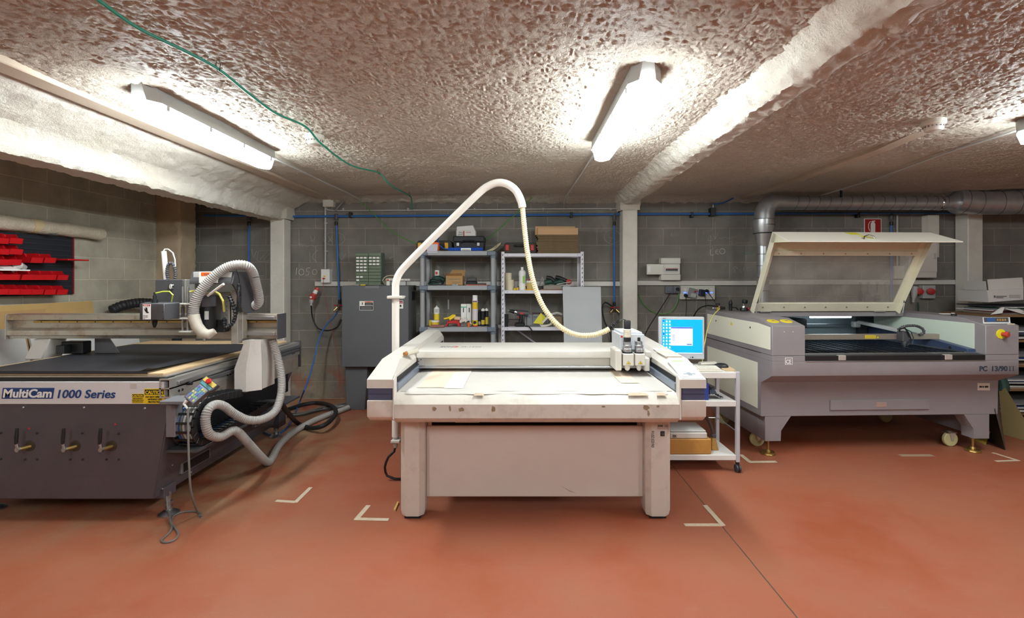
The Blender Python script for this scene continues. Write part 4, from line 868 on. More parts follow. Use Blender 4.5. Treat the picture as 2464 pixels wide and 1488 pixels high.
MB().box(xi0, xi1, 3.80, 4.88, .80, .835).build('honeycomb_tray', ink, lc)
bedm = mat('honeycomb steel', '#2C3340', .28, metal=.7, var=.4, vscale=30, bump=.8, bscale=90)
hb = MB(); nn = 46
for k in range(nn):
    xx = xi0+.02+(xi1-xi0-.12)*k/(nn-1)
    hb.box(xx-.005, xx+.005, 3.82, 4.86, .834, .845+.003*math.sin(k*2.3))
hbo = hb.build('honeycomb_bars', bedm, lc); hbo['kind'] = 'stuff'
MB().box(xi1-.10, xi1-.085, 3.80, 4.86, .834, .855).build('bed_edge', steel, lc)
MB().box(xi0, xi1, 3.775, 3.80, .80, .850, .001).build('bed_edge', steel, lc)
MB().box(xi0, xi1, yu+.002, yu+.05, .797, .838, .001).build('front_gasket', black, lc)
MB().box(xi0-.002, xi1+.002, yu-.001, yu+.004, .788, .7985, .001).build('sill_trim', steel, lc)
for px in (2027, 2283): MB().box(LX(px-9, yu), LX(px+9, yu), yu-.002, yu+.03, .802, .842, .003).build('latch_plate', mat('latch steel', '#CFC9C2', .3, metal=.5), lc)
# inside: right rail and motion bridge
MB().prism([(3.80, .842), (4.85, .842), (4.85, .95), (4.45, .955), (3.80, .875)], 'x', xi1-.075, xi1-.008, .002).build('rail_cover', mat('rail cover navy', '#3A4763', .4), lc)
MB().lathe((xi1-.0755, 3.95, .865), [(.013, 0), (.013, .001)], (-1, 0, 0), 14).build('cover_hole', ink, lc)
bz = .935; yB = 4.12
gb = MB().box(xi0-.0, LX(2292, yB), yB, yB+.05, bz-.022, bz+.024, .002).build('laser_bridge', mat('bridge bronze', '#A79A8C', .35, metal=.5), lc)
gs = MB().box(LX(2085, yB), LX(2111, yB), yB-.0015, yB, bz-.012, bz+.016).build('bridge_sticker', yellow, gb)
MB().prism([(LX(2113, yB), bz-.008), (LX(2119, yB), bz-.008), (LX(2116, yB), bz+.008)], 'y', yB-.0015, yB).build('warning_triangle', yellow, gb)
for k in range(3): MB().box(LX(2087, yB), LX(2109, yB), yB-.0022, yB-.0015, bz-.006+.007*k, bz-.0045+.007*k).build('sticker_print', inkgrey, gs)
MB().box(LX(2292, yB), LX(2335, yB), yB-.01, yB+.10, bz-.03, bz+.03, .006).build('bridge_motor', black, lc)
MB().box(LX(2335, yB), xi1-.01, yB+.02, yB+.06, bz-.03, bz-.01).build('bridge_motor', darkgrey, lc)
MB().cyl((xi0, 4.80, .985), (LX(2064, 4.8), 4.80, .985), .006, n=10).build('drive_shaft', steel, lc)
MB().box(LX(2062, 4.78), LX(2078, 4.78), 4.76, 4.82, .95, 1.01, .01).build('shaft_bearing', lightgrey, lc)
MB().prism([(4.20, .95), (4.78, .99), (4.78, 1.02), (4.20, .98)], 'x', LX(2085, 4.7), LX(2085, 4.7)+.05, .002).build('belt_cover', lightgrey, lc)
# laser head
hx = LX(2177, 4.08)
hd = MB().box(hx-.028, hx+.03, 4.05, 4.12, .90, .99, .006).build('laser_head', darkgrey, lc)
MB().lathe((hx, 4.07, 0), [(.004, .845), (.02, .87), (.022, .905)], n=16).build('lens_nozzle', steel, hd)
MB().tube([(hx-.05, 4.06, .99), (hx-.055, 4.05, 1.015), (hx-.02, 4.04, 1.02), (hx+.01, 4.04, .98), (hx+.03, 4.04, .93), (hx+.02, 4.04, .885), (hx+.01, 4.05, .87)], .006, 8).build('head_cable', black, hd)
MB().tube([(hx-.02, 4.05, 1.02), (hx+.025, 4.03, .99), (hx+.045, 4.03, .94), (hx+.035, 4.03, .88)], .004, 8).build('head_cable', darkgreen, hd)
chp = [(hx-.03, 4.10, 1.0), (hx+.03, 4.10, 1.03), (hx+.12, 4.10, 1.035), (hx+.185, 4.10, 1.01), (hx+.20, 4.10, .975), (hx+.16, 4.10, .955)]
MB().tube(chp, .011, 6, rib=.18, pitch=.018).build('head_cable_chain', darkgrey, lc)
# cream side panels
crm = creampanel
def sidepan(poly, nm): return MB().prism(poly, 'x', x0-.004, x0-.0005, .001).build(nm, crm, lc)
pu = sidepan([(3.745, zse+.045), (3.745, ztf-.012), (3.93, ztb-.045), (4.90, ztb-.04), (4.90, zse+.045)], 'upper_side_panel')
pl2 = sidepan([(3.935, zbt+.055), (3.935, zse-.085), (4.90, zse-.085), (4.90, zbt+.055)], 'lower_side_panel')
for yy in (4.05, 4.7): MB().lathe((x0-.004, yy, 1.03), [(.008, 0), (.008, .002)], (-1, 0, 0), 12).build('panel_lock', ink, pu)
MB().prism([(4.36, 1.02), (4.40, 1.02), (4.38, 1.05)], 'x', x0-.0055, x0-.004).build('warning_triangle', yellow, pu)
MB().box(x0-.002, x0, yl2, yb2, zse-.001, zse+.001).build('seam', ink, lc)
# top vents, lettering, stickers
vm = mat('vent yellow', '#D8C23A', .4)
for px, py in ((1861, 775), (1893, 773)):
    t_ = .55; yy = yu+(3.94-yu)*t_; z_ = ztf+(ztb-.004-ztf)*t_; nn_ = Vector((0, -(ztb-ztf), 3.94-yu)).normalized()
    x_, y_ = _t(px, yy)
    vv = MB().lathe((LX(px, yy), yy, z_-.001), [(.046, 0), (.046, .004), (.04, .006)], nn_, 28).build('round_vent', vm, lc)
    MB().lathe(Vector((LX(px, yy), yy, z_))+nn_*.005, [(.010, 0), (.010, .0012)], nn_, 16).build('vent_hub', mat('vent hub', '#8D8448', .5), vv)
ce = MB().box(LX(1889, yu), LX(1907, yu), yu-.001, yu, LZ(1898, 878, yu), LZ(1898, 861, yu)).build('ce_sticker', paper, lc)
MB().box(LX(1890, yu), LX(1906, yu), yu-.0016, yu-.001, LZ(1898, 877, yu), LZ(1898, 862, yu)).build('sticker_face', lasergrey, ce)
text('CE', .045, (LX(1890.6, yu), yu-.002, LZ(1898, 875.5, yu)), FRONT, paper, ce, bold=.0007, sx=.78)
text('PC', .054, (LX(2356, yu), yu-.0008, LZ(2400, 893, yu)), FRONT, mat('letter slate', '#2F3A48', .5), lc, bold=.002, sx=1.02)
text('13/90', .054, (LX(2384, yu), yu-.0008, LZ(2400, 893, yu)), FRONT, mat('letter slate', '#2F3A48', .5), lc, bold=.002, sx=1.12)
sl_ = mat('letter slate', '#2F3A48', .5)
for px in (2430, 2438):
    xa = LX(px, yu); za, zb_ = LZ(2434, 893, yu), LZ(2434, 882, yu)
    MB().box(xa-.003, xa+.003, yu-.0014, yu, za, zb_).box(xa-.009, xa+.009, yu-.0013, yu, za, za+.003).box(xa-.009, xa+.009, yu-.0013, yu, zb_-.003, zb_).build('lettering', sl_, lc)
for px in (1887, 1908): MB().lathe((LX(px, yu), yu, LZ(px, 799, yu)), [(.0035, 0), (.0035, .001)], (0, -1, 0), 10).build('screw', paper, lc)
# drawer, socket plate
dw = MB().box(LX(1998, yl2), LX(2236, yl2), yl2-.012, yl2+.002, LZ(2115, 986, yl2), LZ(2115, 962, yl2), .003).build('drawer', lasergrey, lc)
MB().box(LX(2107, yl2), LX(2132, yl2), yl2-.015, yl2-.011, LZ(2119, 979, yl2), LZ(2119, 968, yl2), .001).build('drawer_handle', mat('handle steel', '#CDBFB4', .3, metal=.6), dw)
sp_ = MB().box(LX(2353, yl2), LX(2383, yl2), yl2-.004, yl2, LZ(2367, 940, yl2), LZ(2367, 922, yl2), .002).build('socket_plate', mat('plate cream', '#D6C8BC', .5), lc)
for px, w_ in ((2360, 3), (2366, 1.5), (2374, 4)): MB().box(LX(px-w_, yl2), LX(px+w_, yl2), yl2-.0052, yl2-.004, LZ(px, 933, yl2), LZ(px, 929, yl2)).build('socket_hole', ink, sp_)
# emergency stop on the right housing, keypad on top
ex, ez = LX(2408, yu), LZ(2408, 804, yu)
es = MB().lathe((ex, yu, ez), [(.038, -.002), (.038, .006), (.022, .007)], (0, -1, 0), 28).build('emergency_stop', mat('stop yellow', '#DED42A', .4), lc)
MB().lathe((ex+.006, yu-.006, ez), [(.015, 0), (.015, .02), (.022, .022), (.022, .038), (.017, .042)], (.25, -1, -.02), 24).build('stop_knob', mat('knob red', '#B5402E', .4), es)
MB().lathe((LX(2430, yu), yu, LZ(2430, 799, yu)), [(.004, 0), (.004, .002)], (0, -1, 0), 10).build('green_led', mat('led green', '#2FA84A', .4), lc)
def onslope(px0, px1, t0, t1, h_, m_, nm, par):
    q = lambda px, t, e: Vector((LX(px, yu+(3.94-yu)*t), yu+(3.94-yu)*t, ztf+(ztb-.004-ztf)*t+e))
    return MB().hexa([q(px0, t0, .0), q(px1, t0, .0), q(px1, t1, .0), q(px0, t1, .0), q(px0, t0, h_), q(px1, t0, h_), q(px1, t1, h_), q(px0, t1, h_)]).build(nm, m_, par)
kp2 = onslope(2366, 2432, .22, .92, .004, paper, 'control_panel', lc)
onslope(2369, 2428, .30, .86, .005, mat('panel violet', '#5E5A66', .4), 'panel_face', kp2)
onslope(2376, 2396, .38, .8, .006, mat('panel screen', '#3E70B0', .3), 'panel_screen', kp2)
for k in range(4): onslope(2400+k*6, 2404+k*6, .45, .7, .006, mat('key amber', '#C9A040', .4), 'panel_key', kp2)
onslope(2424, 2442, .05, .16, .003, tape, 'tape_strip', lc)
MB().lathe((LX(2311, 4.0), 4.05, ztb), [(.02, 0), (.02, .014), (.015, .016)], n=18).build('cap', black, lc)
MB().lathe((LX(2302, 4.1), 4.12, ztb), [(.014, 0), (.014, .018), (.01, .02)], n=18).build('cap', lightgrey, lc)
MB().box(LX(2275, 4.2), LX(2300, 4.2), 4.2, 4.25, ztb, ztb+.006, .002).build('tape_strip', paper, lc)
# legs with gussets, castors, levelling feet
zl = Z(1063, yl2)
def lleg(xa, xb, gx, s_):
    poly = [(xa, zl), (xb, zl), (xb, zbt+.001), (xa, zbt+.001)]
    if s_ > 0: poly = [(xa, zl), (xb, zl), (xb, zl+.085), (gx, zbt+.001), (xa, zbt+.001)]
    else: poly = [(xa, zl), (xb, zl), (xb, zbt+.001), (gx, zbt+.001), (xa, zl+.085)]
    return MB().prism(poly, 'y', yl2+.002, yl2+.11, .002).build('leg', lasergrey, lc)
lleg(LX(1843, yl2), LX(1881, yl2), LX(1906, yl2), 1); lleg(LX(2345, yl2), LX(2383, yl2), LX(2321, yl2), -1)
for xa, xb in ((LX(1843, yl2), LX(1843, yl2)+.05), (LX(2383, yl2)-.05, LX(2383, yl2))): MB().box(xa, xb, yl2+.11, yb2-.02, zl, zbt+.001, .002).build('base_rail', lasergrey, lc)
for px, bk in ((1857, 0), (2355, 0), (1857, 1), (2355, 1)):
    xx = LX(px, yl2); yy = 3.93+bk*.93
    f = MB().lathe((xx, yy, 0), [(.052, 0), (.054, .006), (.05, .012), (.05, .022), (.02, .026), (.016, .04)], n=26).build('levelling_foot', brass, lc)
    MB().cyl((xx, yy, .03), (xx, yy, zl+.005), .009, n=12).build('foot_rod', brass, f)
for xx, yy in ((LX(1828, 4.1), 4.12), (LX(2299, 4.02), 4.06), (LX(1828, 4.1), 4.75), (LX(2299, 4.02), 4.75)):
    wz = .062
    cw = MB().box(xx-.035, xx+.045, yy-.02, yy+.05, zl-.004, zl+.004).build('castor_plate', steel, lc)
    MB().slab([(xx-.016, yy-.022, zl-.002), (xx+.03, yy-.022, zl-.002), (xx+.014, yy-.022, wz-.01), (xx-.006, yy-.022, wz-.01)], .003, (0, 1, 0)).build('castor_fork', mat('fork zinc', '#C8C4BC', .35, metal=.5), cw)
    MB().lathe((xx, yy-.016, wz), [(.02, 0), (.056, .001), (.062, .006), (.062, .026), (.056, .031), (.02, .032)], (0, 1, 0), 30).build('castor_wheel', mat('castor cream', '#C4BE8C', .5), cw)
# ---- lid
ly0, lz0_, ly1, lz1 = 4.51, 1.131, 4.13, 1.849; fy, fz = 3.89, 1.751
def VV(py):
    k = (672-py)/F; return (k*ly0+H-lz0_)/((lz1-lz0_)+(ly0-ly1)*k)
def lp_(x, t, d=0):
    n = Vector((0, -(lz1-lz0_), -(ly0-ly1))).normalized()
    return Vector((x, ly0+(ly1-ly0)*t, lz0_+(lz1-lz0_)*t))+n*d
lx0, lx1 = LX(1812, ly0), LX(2160, ly0)
lid = MB()
def bar(b, xa, xb, ta, tb, d0, d1, bev=.002):
    b.hexa([lp_(xa, ta, d0), lp_(xb, ta, d0), lp_(xb, ta, d1), lp_(xa, ta, d1), lp_(xa, tb, d0), lp_(xb, tb, d0), lp_(xb, tb, d1), lp_(xa, tb, d1)], bev)
tb0, tg0, tg1, tb1 = 0.01, VV(729), VV(614), VV(603)
w_ = .055
lm = cream
fr = MB(); bar(fr, lx0, lx1, .012, tg0, -.01, .012); fr.build('lid_bottom_rail', lm, lc)
for xa, xb, sg in ((lx0, lx0+w_, 1), (lx1-w_, lx1, -1)):
    f = MB(); bar(f, xa, xb, tg0, .995, -.01, .012); f.build('lid_side_rail', lm, lc)
    e = MB(); xe = xa if sg > 0 else xb
    bar(e, min(xe, xe+sg*.004), max(xe, xe+sg*.004), .012, .995, .012, .060, .001); e.build('lid_flange', lm, lc)
c = MB(); bar(c, lx0+w_, lx1-w_, tg1, tb1, -.01, .016); c.build('lid_crossbar', lm, lc)
c = MB(); bar(c, lx0+w_, lx1-w_, tb1, .995, -.01, -.006, 0); c.build('lid_upper_panel', lm, lc)
for tt, n_ in ((tg0-.05, 7), ((tg1+tb1)/2, 7)):
    for k in range(n_):
        q = lp_(lx0+.10+k*(lx1-lx0-.2)/(n_-1), tt, .016)
        MB().lathe(q, [(.006, -.004), (.006, .002)], (0, -1, -.3), 8).build('screw', brass, lc)
glass = bpy.data.materials.new('scuffed acrylic'); glass.use_nodes = True; nt = glass.node_tree; N = nt.nodes
pb = N['Principled BSDF']; pb.inputs['Base Color'].default_value = (*lin('#B9B3A8'), 1); pb.inputs['Roughness'].default_value = .25
tr = N.new('ShaderNodeBsdfTransparent'); mixs = N.new('ShaderNodeMixShader'); tc = N.new('ShaderNodeTexCoord')
n1 = N.new('ShaderNodeTexNoise'); n1.inputs['Scale'].default_value = 5; n1.inputs['Detail'].default_value = 7; nt.links.new(tc.outputs['Object'], n1.inputs['Vector'])
mr = N.new('ShaderNodeMapRange'); mr.inputs[1].default_value = .4; mr.inputs[2].default_value = .75; mr.inputs[3].default_value = .2; mr.inputs[4].default_value = .45; nt.links.new(n1.outputs[0], mr.inputs[0])
nt.links.new(mr.outputs[0], mixs.inputs[0]); nt.links.new(tr.outputs[0], mixs.inputs[1]); nt.links.new(pb.outputs[0], mixs.inputs[2]); nt.links.new(mixs.outputs[0], N['Material Output'].inputs[0])
g_ = MB(); bar(g_, lx0+w_-.004, lx1-w_+.004, tg0-.004, tg1+.004, -.003, .001, 0)
gl = g_.build('lid_window', glass, lc)
for k in range(6):
    xs = lx0+.52+k*.045; t0_ = tg0+.02
    MB().tube([lp_(xs+.09, t0_, .0025), lp_(xs+.06, t0_+.14, .0025), lp_(xs, t0_+.27, .0025)], .0006, 4).build('scratch', mat('scratch', '#A39C90', .6), gl)
# front flap
fx0, fx1 = lx0, lx1
fl_ = MB().slab([(fx0, ly1, lz1), (fx1, ly1, lz1), (fx1+.06, fy, fz), (fx0-.0, fy, fz)], .008, (0, .4, -.92))
flp = fl_.build('lid_front_flap', offwhite if False else mat('lid cream lit', '#EAE5D6', .5), lc)  # brighter copy of the lid cream, lamp light put into the colour
for sg, xa in ((1, fx0), (-1, fx1)):
    MB().slab([(xa, ly1, lz1-.004), (xa, fy, fz-.008), (xa, ly1+.04, lz1-.09)], .004, (sg, 0, 0)).build('flap_cheek', lm, lc)
def fp(x, t, e=.001):
    return Vector((x, ly1+(fy-ly1)*t, lz1+(fz-lz1)*t))+Vector((0, -.38, .92))*e
for px0, px1, t0_, t1_ in ((2048, 2080, .06, .3), (2062, 2088, .42, .55), (2072, 2092, .64, .72)):
    a, b_ = LX(px0, 4.05), LX(px1, 4.05)
    MB().hexa([fp(a, t0_, 0), fp(b_-.02, t0_, 0), fp(b_+.0, t1_, 0), fp(a+.02, t1_, 0), fp(a, t0_), fp(b_-.02, t0_), fp(b_, t1_), fp(a+.02, t1_)]).build('yellow_sticker', mat('sticker lemon', '#DDD63A', .5), flp)
ha = LX(2072, 3.98)
MB().tube([fp(ha, .8, .0), fp(ha+.012, .74, .022), fp(ha+.05, .7, .03), fp(ha+.09, .72, .022), fp(ha+.10, .78, .0)], .0055, 8).build('lid_handle', chrome, flp)
# struts and hinges
for px, pxb in ((1829, 1826), (2186, 2178)):
    a = Vector((LX(px, 4.42), 4.40, Z(690, 4.4))); b_ = Vector((LX(pxb, 4.4), 4.40, 1.125)); m_ = a.lerp(b_, .62)
    s_ = MB().cyl(a.lerp(b_, .12), m_, .0095, n=12).build('gas_strut', black, lc)
    MB().cyl(m_, b_, .004, n=8).build('strut_rod', steel, s_); MB().cyl(a, a.lerp(b_, .14), .006, n=8).build('strut_end', brass, s_)
for px in (1848, 2122): MB().box(LX(px-13, 4.5), LX(px+13, 4.5), 4.485, 4.52, ztb, ztb+.012, .002).build('hinge', steel, lc)

# ---- things lying on the laser cutter
def on_laser(px, py, z=ztb):
    y = YF(py, z); return Vector((X(px, y), y, z))
c = on_laser(1724, 742); c.y = 4.75; c.x = X(1726, 4.75); c.z = ztb+.004
ar = thing('air_regulator', 'small brass air valve with black knob on the rear left of the laser cutter', 'valve', tuple(c))
MB().box(c.x-.015, c.x+.02, c.y-.02, c.y+.02, c.z, c.z+.05, .004).build('valve_body', brass, ar)
MB().cyl(c+Vector((.02, 0, .022)), c+Vector((.075, 0, .022)), .014, n=14).build('knob', black, ar)
MB().cyl(c+Vector((-.05, 0, .022)), c+Vector((-.015, 0, .022)), .008, n=10).build('hose_tail', steel, ar)
MB().lathe(c+Vector((.005, 0, .05)), [(.02, 0), (.02, .02), (.012, .022)], n=14).build('gauge', black, ar)
c = Vector((X(1790, 4.72), 4.72, ztb+.003))
jt = thing('suction_lamp', 'black and silver gadget with red dial on the laser cutter near the lid', 'tool', tuple(c))
MB().lathe(c, [(.036, 0), (.04, .004), (.036, .028), (.033, .03)], n=24).build('base', black, jt)
MB().lathe(c+Vector((0, 0, .03)), [(.033, 0), (.031, .016), (.012, .02), (.012, .04)], n=24).build('collar', chrome, jt)
MB().lathe(c+Vector((.008, 0, .07)), [(.022, 0), (.026, .01), (.024, .034), (.02, .038)], (.1, 0, 1), 20).build('head', black, jt)
MB().lathe(c+Vector((.036, -.01, .02)), [(.016, 0), (.016, .01)], (1, -.6, 0), 14).build('dial', red, jt)
c = Vector((X(1760, 4.72), 4.74, ztb+.003))
hn = thing('cable_gland', 'upright black cable connector beside the red dialled gadget', 'connector', tuple(c))
MB().lathe(c, [(.016, 0), (.016, .06), (.02, .07), (.016, .085), (.01, .095), (.008, .11)], n=12).build('gland', black, hn)
MB().tube([c+Vector((.014, 0, .03)), c+Vector((.05, -.01, .03)), c+Vector((.08, .01, .006))], .006, 8).build('plug', black, hn)
single(MB().tube([P(1728, 738, 4.70), P(1700, 736, 4.85), P(1680, 745, 5.0), P(1668, 765, 5.1), P(1660, 790, 5.15), P(1650, 830, 5.2)], .007, 8), 'air_line', black, 'black rubber hose from the brass air valve down behind the laser cutter', 'hose')
single(MB().tube([P(1732, 743, 4.7), P(1716, 760, 4.55), P(1703, 790, 4.4), P(1697, 820, 4.25), P(1692, 850, 4.1), P(1689, 880, 3.95)], .004, 8), 'yellow_air_tube', yelsoft, 'thin yellow tube hanging from the laser cutter down to the trolley', 'tube')
# ================================================================ pipes, ducts and fittings on the back wall
def fx(name, label, cat, loc, group=None): return thing(name, label, cat, loc, group)
yw = 5.70
def hpipe(px0, px1, py0, py1, r, m_, y=yw): return MB().cyl((X(px0, y), y, Z(py0, y)), (X(px1, y), y, Z(py1, y)), r, n=10)
ap = fx('air_pipe', 'long blue compressed air pipe running across the back wall under the ceiling', 'pipe', (-2.7, yw, 2.2))
hpipe(699, 1499, 521.5, 516, .0135, blue).build('pipe_run', blue, ap); hpipe(1534, 2300, 515.5, 513, .0135, blue).build('pipe_run', blue, ap)
MB().cyl((-3.76, yw, 2.20), (-2.9, yw, 2.19), .0135, n=10).build('pipe_run', blue, ap)
for px in (843, 1375, 1665, 2065): MB().box(X(px-3, yw), X(px+3, yw), yw-.018, yw+.048, Z(524, yw), Z(511, yw), .004).build('pipe_clip', black, ap)
tees = {599: 0, 809: 0, 1478: 0, 2145: 0}
for px in tees: MB().lathe((X(px, yw), yw, Z(530, yw)), [(.02, 0), (.024, .03), (.02, .075)], n=14).build('tee_fitting', darkgrey, ap)
for px, yb_, lab in ((599, 790, 'vertical blue air pipe behind the router bridge'), (809, 730, 'vertical blue air pipe to the left of the grey cabinet'), (1478, 735, 'vertical blue air pipe left of the middle column'), (2145, 725, 'vertical blue air pipe seen behind the raised lid')):
    d_ = fx('air_drop_pipe', lab, 'pipe', (X(px, yw), yw, Z(yb_, yw)), 'vertical blue air pipes')
    top_ = 535
    MB().cyl((X(px, yw), yw, Z(top_, yw)), (X(px+(8 if px == 809 else 0), yw), yw, Z(yb_, yw)), .012, n=10).build('pipe_run', blue, d_)
    MB().lathe((X(px, yw), yw, Z(top_+8, yw)), [(.017, 0), (.019, .02), (.017, .05)], n=12).build('union', black, d_)
    xb = X(px+(8 if px == 809 else 0), yw); zb_ = Z(yb_, yw)
    MB().lathe((xb, yw, zb_-.01), [(.014, 0), (.019, .02), (.016, .05)], n=12).build('union', black, d_)
    if px != 599:
        MB().box(xb-.02, xb+.02, yw-.03, yw+.02, zb_-.055, zb_-.005, .008).build('manifold', darkgrey, d_)
        for s_ in (-1, 1):
            MB().cyl((xb+s_*.01, yw-.01, zb_-.04), (xb+s_*.055, yw-.03, zb_-.085), .010, n=10).build('quick_coupler', brass, d_)
            MB().box(min(xb+s_*.01, xb+s_*.05), max(xb+s_*.01, xb+s_*.05), yw-.05, yw-.035, zb_-.03, zb_-.018, .004).build('valve_lever', red, d_)
vb = fx('air_valve_block', 'black valve block on the blue pipe right of the middle column', 'valve', (X(1713, yw), yw, Z(520, yw)))
MB().box(X(1708, yw), X(1719, yw), yw-.04, yw+.045, Z(521, yw), Z(501, yw), .004).build('block', black, vb)
MB().lathe((X(1715, yw), yw-.01, Z(501, yw)), [(.012, 0), (.012, .02), (.008, .022), (.008, .045)], n=12).build('coupler', steel, vb)
MB().tube([P(1715, 492, 5.69), P(1725, 491, 5.68), P(1742, 488, 5.66), P(1765, 477, 5.6)], .008, 8).build('hose', bluehose, vb)
cp = fx('conduit', 'thin grey conduit pipe above the blue pipe on the back wall', 'pipe', (-2, yw, 2.3))
MB().tube([P(786, 500, 5.71), P(787, 505, 5.71), P(800, 507, 5.71), P(1000, 506, 5.71), P(1498, 502, 5.71)], .008, 8, step=.2).build('tube_run', lightgrey, cp)
for px in (826, 982, 1142, 1307, 1470): MB().box(X(px-2, yw), X(px+2, yw), yw-.006, yw+.05, Z(508 if px < 1100 else 505.5, yw), Z(501, yw), .002).build('clip', lightgrey, cp)
cv = fx('conduit', 'vertical grey conduit from the ceiling box down to the white socket at left', 'pipe', (X(783, yw), yw, 1.5))
MB().cyl((X(783, 5.72), 5.72, Z(497, 5.72)), (X(783, 5.72), 5.72, Z(647, 5.72)), .010, n=10).build('tube_run', lightgrey, cv)
for py in (537, 605): MB().box(X(780, 5.7), X(786, 5.7), 5.704, 5.75, Z(py+2, 5.7), Z(py-2, 5.7), .002).build('clip', lightgrey, cv)
jb = fx('junction_box', 'square white junction box under the ceiling near the left column', 'box', (X(790, 5.7), 5.7, Z(498, 5.7)))
MB().box(X(777, 5.68), X(802, 5.68), 5.67, 5.75, Z(498, 5.68), Z(479, 5.68), .004).build('box_body', creamplast, jb); MB().box(X(778, 5.68), X(801, 5.68), 5.662, 5.67, Z(497, 5.68), Z(480, 5.68), .003).build('cover', creamplast, jb)
MB().tube([P(806, 508, 5.70), P(820, 492, 5.68), P(832, 480, 5.66)], .010, 6).build('bracket', steel, jb)
# conduits under the ceiling to the lamps
for pts, lab in (([(-1.895, 3.66, ZC-.035), (-1.88, 4.4, ZC-.036), (-1.87, 5.5, ZC-.036), (-1.87, 5.66, ZC-.075)], 'grey conduit on the ceiling behind the left lamp'),
                 ([(.56, 3.42, ZC-.035), (.55, 4.3, ZC-.036), (.53, 5.5, ZC-.036), (.53, 5.66, ZC-.075)], 'grey conduit on the ceiling behind the middle lamp'),
                 ([(3.14, 2.99, ZC-.03), (3.20, 3.6, ZC-.025), (3.32, 4.4, ZC-.03), (3.36, 5.4, ZC-.04)], 'thin grey conduit on the ceiling behind the right lamp')):
    single(MB().tube(pts, .008, 8, step=.1), 'ceiling_conduit', lightgrey, lab, 'conduit', 'conduits feeding the lamps')
# green cables
def gy(px, py, z=2.36): y = (z-H)*F/(CY-py); return Vector((X(px, y), y, z))
gpts = [gy(220, -12), gy(330, 66, 2.365), gy(440, 120, 2.365), gy(525, 166, 2.37), gy(600, 226, 2.35), gy(665, 273, 2.345), gy(735, 305, 2.36), gy(775, 348, 2.34), gy(845, 398, 2.33), gy(912, 417, 2.37), gy(940, 446, 2.30), gy(985, 471, 2.35), P(991, 485, 5.6), P(992, 505, 5.7)]
gc = fx('green_cable', 'long dark green cable sagging under the ceiling on wire ties', 'cable', tuple(gpts[3]))
MB().tube(gpts, .0065, 8, step=.04).build('cable_run', green, gc)
for k, top_ in ((3, 1), (9, 1), (11, 1)):
    q = gpts[k]; MB().tube([q+Vector((.006, 0, -.01)), q+Vector((.01, 0, .02)), q+Vector((-.004, 0, .05)), q+Vector((-.01, 0, .02)), q+Vector((-.004, 0, -.01))], .0015, 5).build('wire_tie', ink, gc)
single(MB().tube([P(862, 480, 5.62), P(900, 517, 5.66), P(945, 558, 5.66), P(1002, 588, 5.6)], .005, 6), 'green_cable', grassgreen, 'bright green cable drooping from the ceiling to the grey shelf', 'cable')
single(MB().tube([P(1280, 476, 5.62), P(1230, 525, 5.66), P(1180, 570, 5.66), P(1165, 578, 5.64)], .005, 6), 'green_cable', grassgreen, 'bright green cable rising from the black toolbox to the ceiling', 'cable')
single(MB().tube([P(1536, 708, 5.73), P(1545, 728, 5.72), P(1562, 745, 5.71), P(1588, 756, 5.70), P(1612, 752, 5.70), P(1628, 732, 5.70), P(1635, 698, 5.70)], .005, 6), 'green_cable', grassgreen, 'bright green cable loop hanging below the dark sockets', 'cable')
# cable trunking
for a, b, lab, t_ in ((757, 1010, 'white trunking behind the grey cabinet', 5.72), (1010, 1498, 'white trunking behind the two shelf units', 5.72), (1534, 1822, 'white trunking between the middle column and the metal duct', 5.72), (1838, 2300, 'white trunking behind the raised lid', 5.72)):
    dy = 3 if a < 1400 else (1 if a < 1800 else -1)
    single(MB().box(X(a, t_), X(b, t_), t_, YB, Z(687+dy-1, t_), Z(676+dy-1, t_), .003), 'cable_trunking', mat('trunking white', '#D6D2CA', .5), lab, 'trunking', 'white wall trunking')
# ---- spiral duct
ringm = mat('duct seam', '#5E5F62', .4, metal=.8)
du = fx('spiral_duct', 'shiny metal spiral duct rising by the laser cutter and running right below the ceiling', 'duct', (X(1838, 5.3), 5.3, 1.2))
yd_ = 5.30
def dP(px, py, y=yd_): return P(px, py, y)
MB().tube([dP(1836, 760), dP(1836, 590)], .062, 28).build('lower_pipe', galv, du)
MB().lathe((X(1837, yd_), yd_, Z(594, yd_)), [(.064, 0), (.085, .12), (.112, .22), (.112, .30)], n=28).build('reducer', galv, du)
MB().tube([dP(1839, 528), dP(1840, 512), dP(1846, 497), dP(1859, 488), dP(1880, 488), dP(1898, 489)], .108, 28, step=.02, rf=lambda t: 1-.28*t).build('elbow', galv, du)
hz_ = MB().tube([dP(1893, 489), dP(2282, 489)], .077, 28, step=.02)
hz_.build('horizontal_pipe', galv, du)
n_ = 15
for k in range(n_):
    px = 1912+k*25.5; c_ = dP(px, 489)
    MB().tube([c_+Vector((.02*math.sin(a), .0785*math.cos(a), .0785*math.sin(a))) for a in [2*PI*i/24 for i in range(25)]], .0022, 4, step=.05).build('seam_ring', ringm, du)
for (px, r_) in ((1836, .065),):
    for py in (612, 640, 668, 700): MB().lathe((X(px, yd_), yd_, Z(py, yd_)), [(.0615, -.003), (.065, 0), (.0615, .003)], n=28).build('seam_ring', ringm, du)
for py in (542, 562): MB().lathe((X(1838, yd_), yd_, Z(py, yd_)), [(.110, -.004), (.1145, 0), (.110, .004)], n=28).build('seam_ring', ringm, du)
MB().lathe(dP(2256, 489), [(.08, 0), (.083, .004), (.083, .02), (.08, .024)], (1, 0, 0), 28).build('coupling', chrome, du)
MB().lathe(dP(2278, 489), [(.078, 0), (.078, .03), (.12, .10), (.128, .13)], (1, 0, .03), 28).build('reducer', galv, du)
e0 = dP(2305, 487)
end = Vector((5.85, 4.55, 2.24))
